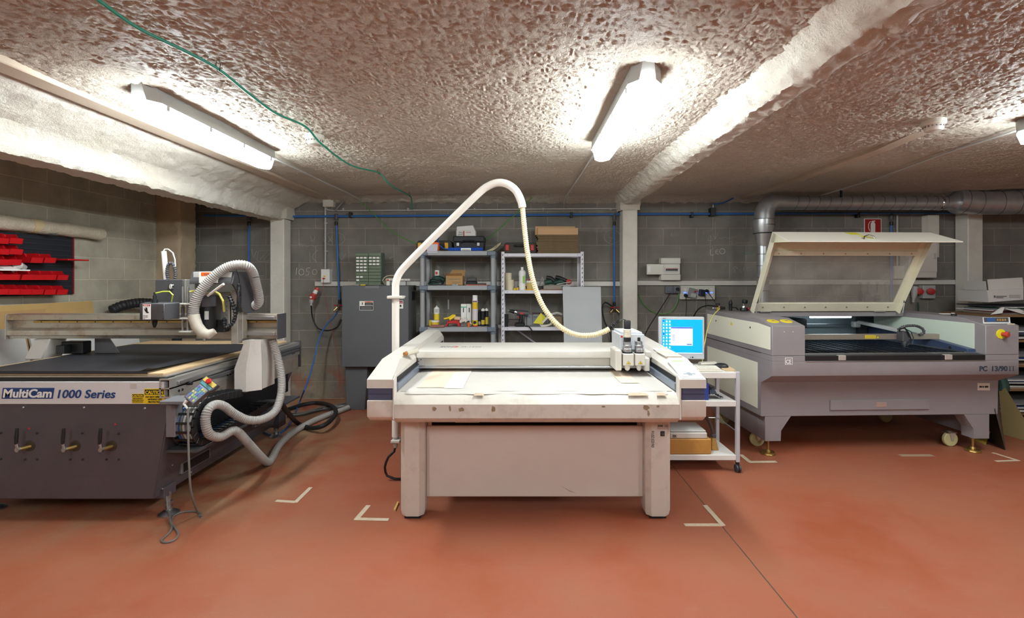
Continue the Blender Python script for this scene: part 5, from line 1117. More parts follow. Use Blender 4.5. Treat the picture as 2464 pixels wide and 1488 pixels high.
p0 = Vector((X(2300, 5.28), 5.28, Z(484, 5.28))); pth = [p0, Vector((p0.x+.35, 5.20, 2.27)), Vector((5.95, 4.95, 2.27)), Vector((6.4, 4.4, 2.27))]
MB().tube(pth, .128, 28, step=.03).build('wide_pipe', galv, du)
sp2 = smooth_path(pth, .02)
for i in range(4, len(sp2)-2, 8):
    t_ = (sp2[i+1]-sp2[i-1]).normalized()
    MB().lathe(sp2[i], [(.128, -.003), (.1315, 0), (.128, .003)], t_, 28).build('seam_ring', ringm, du)
MB().box(X(2012, yd_)-.01, X(2012, yd_)+.01, yd_-.09, yd_-.075, Z(478, yd_), 2.42).build('hanger_strap', ink, du)
# ---- smoke detectors
for c_, lab in ((Vector((-1.38, 3.22, ZC-.012)), 'round white smoke detector beside the green cable on the ceiling'), (Vector((2.53, 2.92, ZC-.012)), 'round white smoke detector on the ceiling at right')):
    s_ = fx('smoke_detector', lab, 'smoke detector', tuple(c_))
    MB().lathe(c_, [(.062, .02), (.062, -.012), (.056, -.02)], n=30).build('base', creamplast, s_)
    MB().lathe(c_+Vector((0, 0, -.02)), [(.05, 0), (.05, -.018), (.042, -.034), (.02, -.038)], n=30).build('sensor_cap', creamplast, s_)
    for k in range(16):
        a = 2*PI*k/16; d_ = Vector((math.cos(a), math.sin(a), 0)); q = c_+d_*.0485+Vector((0, 0, -.029))
        MB().box(q.x-.004, q.x+.004, q.y-.004, q.y+.004, q.z-.004, q.z+.004).build('vent_slot', inkgrey, s_)
# ---- sockets, plugs, breaker box
sk = fx('wall_socket', 'white wall socket with red leads left of the blue pipe', 'socket', (X(782, yw), yw, Z(680, yw)))
MB().box(X(772, 5.66), X(793, 5.66), 5.66, 5.75, Z(681, 5.66), Z(648, 5.66), .004).build('socket_body', paper, sk)
MB().box(X(778, 5.655), X(783, 5.655), 5.656, 5.66, Z(667, 5.66), Z(664, 5.66)).build('yellow_label', yellow, sk)
MB().box(X(777, 5.655), X(782, 5.655), 5.64, 5.66, Z(672, 5.66), Z(669, 5.66), .001).build('red_connector', red, sk)
single(MB().tube([P(778, 671, 5.645), P(779, 700, 5.62), P(787, 740, 5.58), P(797, 785, 5.52), P(808, 830, 5.45), P(815, 880, 5.4), P(820, 930, 5.4)], .0022, 5), 'red_lead', mat('red lead', '#B0382E', .5), 'thin red lead hanging from the white wall socket', 'cable')
def indplug(px, py, y, lab, nm='industrial_plug'):
    t = fx(nm, lab, 'plug', tuple(P(px, py+20, y)))
    ax = Vector((-.35, -.25, -.9)).normalized(); c_ = P(px+8, py-22, y)
    MB().lathe(c_, [(.026, 0), (.028, .01), (.028, .03), (.024, .032)], ax, 20).build('collar', plugred, t)
    MB().lathe(c_+ax*.03, [(.024, 0), (.026, .05)], ax, 20).build('body', paper, t)
    MB().lathe(c_+ax*.075, [(.030, 0), (.032, .035), (.026, .04)], ax, 20).build('collar', plugred, t)
    f_ = Vector((-.35, -1, -.1)).normalized()
    MB().lathe(c_+ax*.12-f_*.02, [(.038, 0), (.040, .02), (.040, .035), (.03, .037)], f_, 24).build('flap_cap', plugred, t)
    MB().box((c_+ax*.12).x-.012-.014, (c_+ax*.12).x+.012-.014, (c_+ax*.12).y-.022, (c_+ax*.12).y-.018, (c_+ax*.12).z-.01, (c_+ax*.12).z+.01).build('rating_label', paper, t)
    MB().lathe(c_+ax*.15, [(.026, 0), (.02, .04), (.014, .045), (.013, .07)], Vector((-.1, 0, -1)), 16).build('handle', lightgrey, t)
    return c_+ax*.16+Vector((0, 0, -.06))
tail = indplug(756, 715, 5.62, 'red and white industrial plug hanging on the wall left of the grey cabinet')
single(MB().tube([tail, P(752, 765, 5.62), P(765, 790, 5.6), P(790, 796, 5.58), P(812, 787, 5.56), P(822, 770, 5.60)], .008, 8), 'power_cable', rubber, 'black power cable looping from the red industrial plug', 'cable')
# breaker box
bk = fx('breaker_box', 'white breaker box with an open flap on the back wall', 'electrical box', (X(1615, yw), 5.7, Z(675, yw)))
yk = 5.65
MB().box(X(1591, yk), X(1638, yk), yk, YB, Z(675, yk), Z(660.5, yk), .005).build('lower_cover', creamplast, bk)
MB().box(X(1591, yk), X(1638, yk), yk, YB, Z(635, yk), Z(621, yk), .005).build('upper_cover', creamplast, bk)
bm_ = MB().box(X(1594, yk), X(1637, yk), yk+.01, YB, Z(660, yk), Z(635.5, yk), .002).build('box_body', creamplast, bk)
MB().box(X(1601, yk), X(1632, yk), yk+.005, yk+.01, Z(655, yk), Z(645, yk)).build('breaker_row', lightgrey, bk)
for k in range(7): MB().box(X(1603+k*4.1, yk), X(1605.8+k*4.1, yk), yk-.004, yk+.005, Z(651.5, yk), Z(648, yk)).build('breaker_switch', ink, bk)
MB().box(X(1603, yk), X(1631, yk), yk+.003, yk+.005, Z(647.4, yk), Z(646.3, yk)).build('red_stripe', inkred, bk)
MB().box(X(1556, yk), X(1597, yk), yk-.004, yk+.003, Z(661, yk), Z(636, yk), .002).build('open_flap', creamplast, bk)
MB().box(X(1558, yk), X(1565, yk), yk-.006, yk-.004, Z(656, yk), Z(641, yk), .001).build('flap_label', paper, bk)
# dark double socket
ds_ = fx('double_socket', 'dark grey weatherproof double socket under the breaker box', 'socket', (X(1620, yw), 5.7, Z(706, yw)))
for a, b in ((1602, 1620), (1621, 1638)):
    q = MB().box(X(a, 5.69), X(b, 5.69), 5.69, YB, Z(706, 5.69), Z(689, 5.69), .004).build('socket_body', midgrey, ds_)
    MB().box(X(a+3, 5.68), X(b-3, 5.68), 5.68, 5.69, Z(703, 5.69), Z(692, 5.69), .003).build('flap', plasticshelfdark, q)
MB().lathe(P(1630, 696, 5.68), [(.02, 0), (.018, .03)], (0, -1, 0), 14).build('plug', black, ds_)
# long socket strip
ss = fx('socket_panel', 'long cream socket panel with plugs and blue pilot lights', 'socket', (X(1680, yw), 5.7, Z(721, yw)))
MB().box(X(1637, 5.70), X(1721, 5.70), 5.70, YB, Z(721, 5.7), Z(688, 5.7), .005).build('panel', creamplast, ss)
ledb = mat('pilot light', '#3C62FF', .4, emit=4)
for px in (1648, 1674, 1699, 1712):
    for py in (698, 711): 
        q = MB().lathe(P(px, py, 5.70), [(.019, 0), (.019, .003), (.016, .003), (.015, .001)], (0, -1, 0), 20).build('outlet', paper, ss)
        for s_ in (-1, 1): MB().lathe(P(px+s_*1.5, py, 5.699), [(.0025, 0), (.0025, .002)], (0, -1, 0), 8).build('pin_hole', ink, q)
    MB().box(X(px-3, 5.698), X(px+3, 5.698), 5.696, 5.70, Z(705.4, 5.7), Z(703.8, 5.7)).build('pilot_lamp', ledb, ss)
def plug(px, py, r, lab, m_=black, cab=None):
    t = fx('power_plug', lab, 'plug', tuple(P(px, py, 5.66)))
    MB().lathe(P(px, py, 5.699), [(r, 0), (r, .03), (r*.6, .05)], (0, -1, -.15), 16).build('plug_body', m_, t)
    if cab: MB().tube(cab, .004, 6).build('cord', m_, t)
plug(1649, 711, .021, 'round black plug at the left end of the socket panel', black, [P(1650, 713, 5.65), P(1652, 735, 5.66), P(1650, 762, 5.66), P(1648, 800, 5.6)])
plug(1700, 700, .019, 'round black plug right of the dark charger', black, [P(1702, 702, 5.65), P(1712, 715, 5.6), P(1725, 733, 5.3), P(1731, 738, 5.1)])
t = fx('timer_switch', 'tilted grey timer plug in the socket panel', 'timer', tuple(P(1667, 715, 5.66)))
R_ = Matrix.Rotation(.25, 3, 'Y')
def rbx(t, c_, hw, hh, y0_, y1_, m_, nm, rot=R_, par=None):
    q = []
    for yy in (y0_, y1_):
        pass
    pts = [c_+rot @ Vector((sx*hw, 0, sz*hh)) for sx, sz in ((-1, -1), (1, -1), (1, 1), (-1, 1))]
    A = [Vector((p.x, y0_, p.z)) for p in pts]; B = [Vector((p.x, y1_, p.z)) for p in pts]
    return MB().hexa([A[0], A[1], B[1], B[0], A[3], A[2], B[2], B[3]], .004).build(nm, m_, par or t)
cc = P(1667, 706, 5.66); rbx(t, cc, .045, .058, 5.655, 5.70, mat('timer grey', '#8C8F8E', .5), 'timer_body'); rbx(t, P(1669, 711, 5.65), .033, .022, 5.65, 5.655, lightgrey, 'dial_face')
MB().box(X(1671, 5.65), X(1675, 5.65), 5.645, 5.65, Z(704, 5.65), Z(700, 5.65)).build('red_switch', red, t)
t = fx('charger', 'square dark charger plugged into the socket panel', 'charger', tuple(P(1690, 711, 5.66)))
rbx(t, P(1690, 705, 5.66), .032, .038, 5.64, 5.699, mat('charger dark', '#232631', .4), 'charger_body', Matrix.Rotation(.15, 3, 'Y')); MB().tube([P(1696, 713, 5.66), P(1698, 725, 5.68), P(1698, 742, 5.68)], .003, 6).build('cord', black, t)
single(MB().tube([P(1612, 706, 5.68), P(1603, 722, 5.66), P(1580, 758, 5.6), P(1560, 790, 5.5), P(1548, 815, 5.4)], .006, 8), 'power_cable', rubber, 'black power cable running diagonally down from the dark double socket', 'cable')
single(MB().tube([P(1474, 738, 5.66), P(1456, 728, 5.63), P(1449, 742, 5.60), P(1455, 775, 5.55), P(1468, 800, 5.5), P(1472, 840, 5.45)], .009, 8), 'black_hose', rubber, 'black hose hanging between the grey board and the middle column', 'hose')
# right wall: sign, electrical cabinet, sockets, hanging tools
sg = fx('fire_extinguisher_sign', 'red sign with a white fire extinguisher symbol', 'sign', (X(2100, 5.74), 5.74, Z(560, 5.74)))
MB().box(X(2080, 5.742), X(2121, 5.742), 5.742, YB, Z(568, 5.742), Z(526.5, 5.742)).build('sign_border', paper, sg)
MB().box(X(2081.5, 5.74), X(2119.5, 5.74), 5.740, 5.742, Z(566.5, 5.74), Z(528, 5.74)).build('sign_face', mat('sign red', '#A8201E', .5), sg)
MB().lathe((X(2101, 5.739), 5.739, Z(560, 5.739)), [(.028, 0), (.028, .10), (.024, .118), (.010, .128), (.010, .14)], n=16).build('tmp', paper, sg) if False else None
sy = 5.739
MB().prism([(X(2095, sy), Z(562, sy)), (X(2106, sy), Z(562, sy)), (X(2106, sy), Z(539, sy)), (X(2104, sy), Z(535.5, sy)), (X(2102, sy), Z(534, sy)), (X(2106, sy), Z(533, sy)), (X(2106, sy), Z(531, sy)), (X(2099, sy), Z(531.5, sy)), (X(2098, sy), Z(534.5, sy)), (X(2095, sy), Z(538, sy))], 'y', sy-.001, sy).build('extinguisher_symbol', paper, sg)
MB().tube([P(2099, 533, sy), P(2093, 534, sy), P(2090, 540, sy), P(2090, 549, sy), P(2093, 556, sy)], .004, 6).build('hose_symbol', paper, sg)
eb = fx('electrical_cabinet', 'large white wall cabinet right of the raised lid', 'electrical box', (X(2220, 5.6), 5.6, Z(668, 5.6)))
MB().box(X(2188, 5.6), X(2255, 5.6), 5.60, YB, Z(669, 5.6), Z(575, 5.6), .006).build('cabinet_body', mat('cabinet white', '#D5CEC6', .5), eb)
MB().box(X(2190, 5.6), X(2254, 5.6), 5.592, 5.60, Z(655, 5.6), Z(578, 5.6), .003).build('cabinet_door', mat('cabinet white', '#D5CEC6', .5), eb)
MB().box(X(2246, 5.59), X(2252, 5.59), 5.586, 5.592, Z(623, 5.6), Z(610, 5.6), .002).build('door_latch', lightgrey, eb)
sb_ = fx('wall_socket', 'small cream wall box seen through the raised lid window', 'socket', (X(2160, 5.68), 5.68, Z(670, 5.68)))
MB().box(X(2155, 5.67), X(2177, 5.67), 5.67, YB, Z(671, 5.67), Z(640, 5.67), .004).build('socket_body', creamplast, sb_); MB().box(X(2158, 5.665), X(2174, 5.665), 5.665, 5.67, Z(660, 5.67), Z(644, 5.67), .002).build('cover', creamplast, sb_)
MB().cyl((X(2159, 5.72), 5.72, Z(640, 5.72)), (X(2159, 5.72), 5.72, Z(517, 5.72)), .010, n=10).build('conduit', lightgrey, sb_)
for px, lab in ((2209, 'left red industrial socket under the white wall cabinet'), (2237, 'right red industrial socket on a square grey box')):
    t = fx('industrial_socket', lab, 'socket', tuple(P(px, 720, 5.68)))
    if px > 2220: MB().box(X(2222, 5.68), X(2252, 5.68), 5.68, YB, Z(719, 5.68), Z(687, 5.68), .006).build('socket_box', lightgrey, t)
    MB().lathe(P(px+3, 700, 5.70), [(.032, 0), (.034, .05), (.028, .052)], (-.5, -1, -.25), 22).build('collar', plugred, t)
    MB().lathe(P(px+2, 701, 5.66), [(.038, 0), (.038, .02), (.03, .022)], (-.5, -1, -.1), 24).build('flap_cap', mat('cap red', '#B3262A', .45), t)
    if px < 2220:
        MB().lathe(P(2203, 690, 5.68), [(.03, 0), (.034, -.06), (.026, -.12), (.015, -.15), (.013, -.19)], (.15, 0, 1), 18).build('plug_body', lightgrey, t)
        MB().tube([P(2209, 728, 5.68), P(2210, 745, 5.66), P(2211, 770, 5.6)], .008, 8).build('cord', darkgreen, t)
for i, (px, kind, lab) in enumerate(((2071, 0, 'dark pliers hanging behind the lid window, leftmost tool'), (2089, 1, 'small grey brush hanging second from left behind the lid'), (2111, 2, 'round ladle shaped tool hanging behind the lid window'), (2132, 0, 'dark tool hanging beside the blue pipe behind the lid'))):
    t = fx('hanging_tool', lab, 'tool', tuple(P(px, 715, 5.70)), None); m_ = [black, darkgrey, rubber, darkgrey][i]
    MB().box(X(px-3, 5.71), X(px+3, 5.71), 5.70, 5.72, Z(684, 5.71), Z(678, 5.71), .002).build('hook', lightgrey, t)
    MB().cyl(P(px, 684, 5.705), P(px, 706, 5.705), .006, n=8).build('shaft', m_, t)
    if kind == 2: MB().lathe(P(px, 719, 5.70), [(.02, 0), (.045, .002), (.045, .012), (.02, .015)], (0, -1, 0), 20).build('tool_head', m_, t)
    elif kind == 1: MB().box(X(px-6, 5.7), X(px+6, 5.7), 5.69, 5.71, Z(724, 5.7), Z(706, 5.7), .008).build('tool_head', m_, t)
    else: MB().prism([(X(px-3, 5.7), Z(725, 5.7)), (X(px+3, 5.7), Z(725, 5.7)), (X(px+5, 5.7), Z(712, 5.7)), (X(px+2, 5.7), Z(700, 5.7)), (X(px-2, 5.7), Z(700, 5.7)), (X(px-5, 5.7), Z(712, 5.7))], 'y', 5.695, 5.71, .002).build('tool_head', m_, t)

# ================================================================ left wall: bin board, roll, leaning boards
pb_ = fx('bin_board', 'black louvred panel with red edging on the left block wall', 'board', (XL+.02, 3.7, Z(710, 4.2)))
bz0, bz1 = 1.305, 1.81
MB().box(XL+.001, XL+.02, 2.9, 4.29, bz0, bz1, .002).build('panel', mat('board black', '#22232A', .5), pb_)
for k in range(11): MB().box(XL+.02, XL+.026, 2.9, 4.28, bz0+.02+k*.045, bz0+.028+k*.045, .001).build('louvre', mat('louvre black', '#2E3038', .45), pb_)
MB().box(XL+.005, XL+.028, 4.285, 4.297, bz0, bz1).build('red_edge', mat('edge maroon', '#7A2028', .6), pb_)
def bin_(w_, d_, h_):
    # local: x out from wall, y width, z height; open front lowered
    b = MB(); t = .003
    b.box(0, d_, -w_/2, w_/2, 0, t)
    b.box(0, t, -w_/2, w_/2, t, h_)
    for s_ in (-1, 1):
        y0_, y1_ = (s_*w_/2-t, s_*w_/2) if s_ > 0 else (-w_/2, -w_/2+t)
        b.prism([(t, t), (d_*1.0, t), (d_*1.08, h_*.55), (d_*.75, h_*.62), (d_*.62, h_), (t, h_)], 'y', y0_, y1_)
    b.slab([(d_, -w_/2, t), (d_, w_/2, t), (d_*1.08, w_/2, h_*.55), (d_*1.08, -w_/2, h_*.55)], t, (-1, 0, 0))
    return b
xbf = -3.88
def by(px): return -xbf*F/(CX-px)
rows = [('bottom', 709, 688, [152, 123, 93, 66, 39, 10]), ('fourth', 674, 652, [153, 124, 98, 70, 35, 5]), ('third', 633, 612, [123, 91]), ('short third', 638, 620, [39, 9]), ('second', 613, 594, [42, 9]), ('top', 587, 567, [42, 8])]
ordn = ['first', 'second', 'third', 'fourth', 'fifth', 'sixth']
proto = None
for nm, pb0, pt0, xs in rows:
    for i, px in enumerate(xs):
        y = by(px); z0_ = H-(pb0-CY)*y/F; hgt = (pb0-pt0)*y/F
        lab = 'red parts bin, %s from the right in the %s row of the black board' % (ordn[i], nm)
        o_ = bin_(.098, .13, .075).build('parts_bin', redb, None, (0, 0, 0)); o_.location = (XL+.028, y-.02, z0_)
        tag(o_, lab, 'bin', 'red parts bins on the black board')
tr_ = MB().box(XL+.028, XL+.20, by(166)-.06, by(166)+.14, Z(628, 4.2)-.0, Z(628, 4.2)+.012, .003)
single(tr_, 'red_tray', redb, 'flat red tray sticking out from the right edge of the bin board', 'tray')
single(MB().tube([(XL+.10, by(60)-.06, H-(652-CY)*3.75/F), (XL+.13, by(60)-.02, H-(648-CY)*3.75/F+.03), (XL+.12, by(68), H-(650-CY)*3.75/F+.02)], .028, 10, rf=lambda t: .7+.4*math.sin(PI*t)), 'plastic_bag', mat('clear bag', '#B9B2B0', .2, bump=.8, bscale=40), 'crumpled clear plastic bag lying in a red bin', 'bag')
single(MB().box(XL+.06, XL+.16, 3.15, 3.78, H-(652-CY)*3.7/F, H-(650-CY)*3.7/F+.004).prism([(XL+.06, H-(650-CY)*3.7/F), (XL+.16, H-(650-CY)*3.7/F), (XL+.09, H-(637-CY)*3.7/F)], 'y', 3.6, 3.7), 'paper_sheet', paper, 'white folded paper lying on the red bins at the left edge', 'paper')
bw_ = fx('bubble_wrap_roll', 'long roll of bubble wrap lying above the black bin board', 'roll', (XL+.07, 3.7, bz1+.01))
MB().tube([(XL+.065, 2.8, 1.885), (XL+.065, 3.4, 1.88), (XL+.065, 3.8, 1.875), (XL+.065, 4.3, 1.872), (XL+.068, 4.52, 1.865)], .058, 22, step=.02, rf=lambda t: 1+.05*math.sin(t*40)).build('roll', mat('bubble wrap', '#C9BBA6', .3, var=.1, vscale=20, bump=1.0, bscale=70), bw_)
MB().tube([(XL+.066, 3.86, 1.875), (XL+.066, 3.93, 1.875)], .0595, 22).build('tape_band', mat('packing tape', '#CDB98E', .3), bw_)
MB().box(XL+.001, XL+.12, 4.0, 4.05, bz1+.001, bz1+.012).build('bracket', steel, bw_)
def lean(y0_, y1_, ztop, m_, lab, thick=.016, foot_=.35, z0_=0.0, top=.02, nm='leaning_board'):
    a = Vector((XL+foot_, y0_, z0_)); b = Vector((XL+foot_, y1_, z0_)); c_ = Vector((XL+top+.02, y1_, ztop)); d_ = Vector((XL+top+.02, y0_, ztop))
    n_ = (b-a).cross(c_-a).normalized(); n_ = n_ if n_.x > 0 else -n_
    return single(MB().slab([a, b, c_, d_], thick, n_), nm, m_, lab, 'board')
lean(2.95, 4.45, 1.235, mdf, 'brown fibreboard sheet leaning on the left wall below the bin board', foot_=.18)
lean(2.9, 3.98, 1.19, mat('fibreboard darker', '#B08C5A', .7), 'smaller fibreboard panel leaning in front of the large brown sheet', foot_=.24, top=.045)
lean(2.6, 3.75, 1.06, mat('laminate white', '#D9D6D2', .5), 'white laminate board leaning at the far left behind the router', foot_=.34, top=.10)
lean(3.80, 4.85, .98, mat('laminate white', '#D9D6D2', .5), 'white laminate board leaning on the left wall behind the router bridge', foot_=.34, top=.10)
single(MB().tube([(XL+.12, 4.58, 1.14), (XL+.16, 4.68, 1.185), (XL+.22, 4.85, 1.20), (XL+.3, 5.0, 1.15), (XL+.36, 5.1, .9), (XL+.40, 5.1, .4), (XL+.42, 5.1, .05)], .045, 14, rib=.06, pitch=.03), 'ribbed_hose', rubber, 'black ribbed hose lying behind the router bridge by the left wall', 'hose')
# smoke-blackened tape corners on the floor
def tapeL(pts, lab, w_=.03):
    c0 = [G(*p) for p in pts]; b = MB()
    for i_, (a, c_) in enumerate(zip(c0, c0[1:])):
        a = a+Vector((0, 0, .0012*i_)); c_ = c_+Vector((0, 0, .0012*i_)); d_ = (c_-a).normalized(); n_ = Vector((-d_.y, d_.x, 0))*w_/2
        a2 = a-d_*w_*.4
        b.hexa([a2-n_, c_-n_, c_+n_, a2+n_, *(p+Vector((0, 0, .0015)) for p in (a2-n_, c_-n_, c_+n_, a2+n_))])
    o_ = single(b, 'floor_tape', tape, lab, 'tape', 'masking tape corner marks on the floor')
tapeL([(668, 1206), (712, 1209), (748, 1174)], 'beige tape corner on the red floor between the router and the white table', .028)
tapeL([(885, 1219), (858, 1250), (935, 1252)], 'beige tape corner on the floor by the left leg of the white table', .03)
tapeL([(1652, 1264), (1738, 1264), (1696, 1217)], 'beige tape corner on the floor by the right leg of the white table', .03)
tapeL([(1784, 1096), (1805, 1113), (1868, 1112)], 'beige tape corner on the floor between trolley and laser cutter', .035)
tapeL([(2392, 1091), (2450, 1109), (2396, 1111)], 'beige tape corner on the floor near the right foot of the laser cutter', .025)
single(MB().box(G(2166, 1097).x, G(2245, 1097).x, G(2200, 1099).y, G(2200, 1094).y, 0, .0015), 'floor_tape', mat('worn tape', '#A98D72', .8), 'worn straight strip of tape on the floor before the laser cutter', 'tape')
gp = G(955, 1222); single(MB().hexa([G(947, 1231), G(952, 1231), G(960, 1212), G(956, 1212), *(p+Vector((0, 0, .012)) for p in (G(947, 1231), G(952, 1231), G(960, 1212), G(956, 1212)))]), 'wood_offcut', mat('offcut pine', '#C9A75C', .7), 'small yellow wood offcut on the floor by the left table leg', 'offcut')
# ================================================================ dark grey cabinet
yq = 5.20
gcab = thing('grey_cabinet', 'tall dark grey metal control cabinet on a stand against the back wall', 'cabinet', (X(902, yq), 5.38, 0))
gx0_, gx1_ = X(822, yq), X(983, yq); gz0, gz1 = Z(884, yq), Z(688, yq)
cb_ = MB().box(gx0_, gx1_, yq+.012, 5.60, gz0, gz1, .004).build('cabinet_body', cabgrey, gcab)
dr = MB().box(gx0_+.003, gx1_-.003, yq, yq+.0115, gz0+.003, gz1-.003, .003).build('door', cabgrey, gcab)
MB().box(gx1_+.0005, gx1_+.02, 5.46, 5.50, 1.32, 1.36, .004).build('side_handle', black, gcab)
for k in range(9): MB().box(gx1_, gx1_+.003, 5.36+k*.016, 5.368+k*.016, 1.20, 1.30).build('vent_slot', ink, gcab)
MB().lathe((X(975, yq), yq, Z(714, yq)), [(.008, 0), (.008, .004), (.004, .005)], (0, -1, 0), 14).build('lock', steel, dr)
s1 = MB().box(X(865, yq), X(898, yq), yq-.001, yq, Z(747, yq), Z(725, yq)).build('warning_sticker', paper, dr)
MB().box(X(866, yq), X(897.3, yq), yq-.0018, yq-.001, Z(746, yq), Z(737, yq)).build('sticker_block', ink, s1)
MB().box(X(878, yq), X(897.3, yq), yq-.0018, yq-.001, Z(736, yq), Z(728.5, yq)).build('sticker_block', ink, s1)
MB().box(X(878, yq), X(897.3, yq), yq-.0018, yq-.001, Z(728, yq), Z(725.8, yq)).build('sticker_header', orange, s1)
MB().box(X(871, yq), X(873, yq), yq-.0018, yq-.001, Z(734, yq), Z(728, yq)).build('sticker_symbol', ink, s1)
text('WARNING', .0088, (X(888, yq), yq-.0022, Z(727.8, yq)), FRONT, ink, s1, align='CENTER', sx=.9)
for k in range(3): MB().box(X(880, yq), X(895, yq), yq-.0022, yq-.0018, Z(731+k*2, yq), Z(730.4+k*2, yq)).build('sticker_print', lightgrey, s1)
for k in range(3): MB().box(X(868, yq), X(895, yq), yq-.0022, yq-.0018, Z(740+k*2, yq), Z(739.4+k*2, yq)).build('sticker_print', lightgrey, s1)
s2 = MB().box(X(957, yq), X(970, yq), yq-.001, yq, Z(743, yq), Z(723.5, yq)).build('danger_sticker', paper, dr)
MB().box(X(958, yq), X(969, yq), yq-.0018, yq-.001, Z(731, yq), Z(724.5, yq)).build('sticker_header', mat('sticker dark red', '#8E2326', .5), s2)
text('DANGER', .013, (X(963.5, yq), yq-.0022, Z(729.6, yq)), FRONT, paper, s2, align='CENTER', sx=.75)
MB().prism([(X(962, yq), Z(739, yq)), (X(966, yq), Z(739, yq)), (X(966, yq), Z(735, yq)), (X(964, yq), Z(733, yq)), (X(962, yq), Z(735, yq))], 'y', yq-.0018, yq-.001).build('sticker_symbol', ink, s2)
MB().box(X(879, yq), X(912, yq), yq-.003, yq, Z(694, yq), Z(688.5, yq)).build('tape_strip', mat('clear tape', '#7C7C80', .2), dr)
stn = MB().hexa([(gx0_+.03, 5.26, 0), (X(878, 5.26), 5.26, 0), (X(878, 5.26), 5.58, 0), (gx0_+.03, 5.58, 0), (gx0_+.015, 5.26, gz0), (X(884, 5.26), 5.26, gz0), (X(884, 5.26), 5.58, gz0), (gx0_+.015, 5.58, gz0)], .003).build('stand_leg', cabgrey, gcab)
MB().box(gx1_-.13, gx1_-.02, 5.28, 5.58, 0, gz0, .003).build('stand_leg', cabgrey, gcab)
# small parts drawer unit on the cabinet
cz = gz1+.001
du_ = thing('drawer_organiser', 'small clear plastic drawer cabinet with white labels on the grey cabinet', 'organiser', (X(887, 5.42), 5.45, cz))
ox0, ox1 = X(855, 5.38), X(917, 5.38); oz1 = Z(608, 5.38)
MB().box(ox0, ox1, 5.40, 5.53, cz, oz1, .002).build('frame', mat('organiser green grey', '#5E6A62', .5), du_)
drm = mat('drawer clear', '#6E7A66', .25); rr = random.Random(5)
nr = 10; rh = (oz1-cz-.01)/nr
for r in range(nr):
    for c in range(2):
        wa = (ox1-ox0-.012)/2; xa = ox0+.004+c*(wa+.004); za = cz+.005+(nr-1-r)*rh
        d_ = MB().box(xa, xa+wa, 5.385, 5.3998, za+.002, za+rh-.002, .001).build('drawer', drm, du_)
        if r in (1, 2, 3) or (c == 0 and r in (4, 5, 7, 8)):
            for k in range(3 if not (r == 8) else 1):
                if c == 0 and r == 7 and k == 2: continue
                MB().box(xa+.006+k*.042, xa+.006+k*.042+.03, 5.3835, 5.385, za+rh*.25, za+rh*.75).build('label', paper, d_)
# power strip, beige cable, small things on the cabinet
ps = thing('power_strip', 'white power strip with a red switch lying on the grey cabinet', 'power strip', (X(958, 5.3), 5.3, cz))
bx_ = [X(930, 5.3), X(987, 5.3)]
MB().box(X(962, 5.34), X(978, 5.34), 5.30, 5.36, cz, cz+.05, .004).build('adapter', lightgrey, ps)
st_ = MB().box(bx_[0], bx_[1], 5.28, 5.33, cz+.051, cz+.075, .006).build('strip_body', creamplast, ps)
MB().box(X(931, 5.27), X(935, 5.27), 5.276, 5.28, cz+.055, cz+.069).build('switch', red, ps)
for px in (941, 973, 981): MB().lathe((X(px, 5.28), 5.28, cz+.063), [(.010, 0), (.010, .002)], (0, -1, 0), 16).build('outlet', lightgrey, ps)
MB().box(X(930, 5.3), X(938, 5.3), 5.29, 5.32, cz, cz+.051, .003).build('strip_foot', creamplast, ps)
single(MB().tube([(X(925, 5.36), 5.36, cz+.02), (X(921, 5.36), 5.36, cz+.06), (X(930, 5.36), 5.37, cz+.105), (X(950, 5.36), 5.37, cz+.11), (X(962, 5.38), 5.38, cz+.09), (X(955, 5.40), 5.40, cz+.075), (X(930, 5.40), 5.40, cz+.08), (X(924, 5.4), 5.40, cz+.03), (X(928, 5.40), 5.39, cz+.006)], .005, 6), 'beige_cable', mat('beige cable', '#C9BE9E', .5), 'coiled beige cable behind the power strip on the grey cabinet', 'cable')
single(MB().box(X(853, 5.24), X(866, 5.24), 5.22, 5.26, cz, cz+.014, .002), 'tape_dispenser', steel, 'small metal part at the front left edge on top of the grey cabinet', 'part')
single(MB().box(X(868, 5.25), X(880, 5.25), 5.23, 5.26, cz, cz+.012, .004), 'screwdriver', yellow, 'small yellow tool lying on top of the grey cabinet', 'tool')
single(MB().tube([(X(885, 5.25), 5.25, cz+.006), (X(905, 5.25), 5.24, cz+.006), (X(925, 5.25), 5.26, cz+.006)], .005, 6), 'metal_rod', steel, 'thin metal rod lying along the top front edge of the grey cabinet', 'rod')

# ================================================================ grey plastic shelf unit
ys_ = 5.25; yb_s = 5.65
sA = thing('plastic_shelf_unit', 'grey plastic shelf unit with round posts between cabinet and white rack', 'shelf', (X(1101, 5.45), 5.45, 0))
ax0, ax1 = X(1008, ys_), X(1193, ys_)
ztops = [Z(604, ys_), Z(687.5, ys_), Z(788, ys_), .53, .10]
for i, zt_ in enumerate(ztops):
    sh = MB().box(ax0+.095, ax1-.095, ys_, yb_s, zt_-.05, zt_, .004).build('shelf', plasticshelf, sA)
    for xa, xb in ((ax0, ax0+.095), (ax1-.095, ax1)): MB().box(xa, xb, ys_-.002, yb_s+.002, zt_-.052, zt_, .008).build('corner_block', plasticshelfdark, sh)
zs_ = ztops+[0]
for px_ in (ax0+.032, ax1-.032):
    for yy in (ys_+.035, yb_s-.035):
        for a, b_ in zip(ztops, ztops[1:]+[.0]):
            MB().cyl((px_, yy, max(b_, 0)), (px_, yy, a-.052), .026, n=16).build('post', plasticshelf, sA)
            MB().cyl((px_, yy, a-.052-.028), (px_, yy, a-.051), .031, n=16).build('post_sleeve', plasticshelfdark, sA)
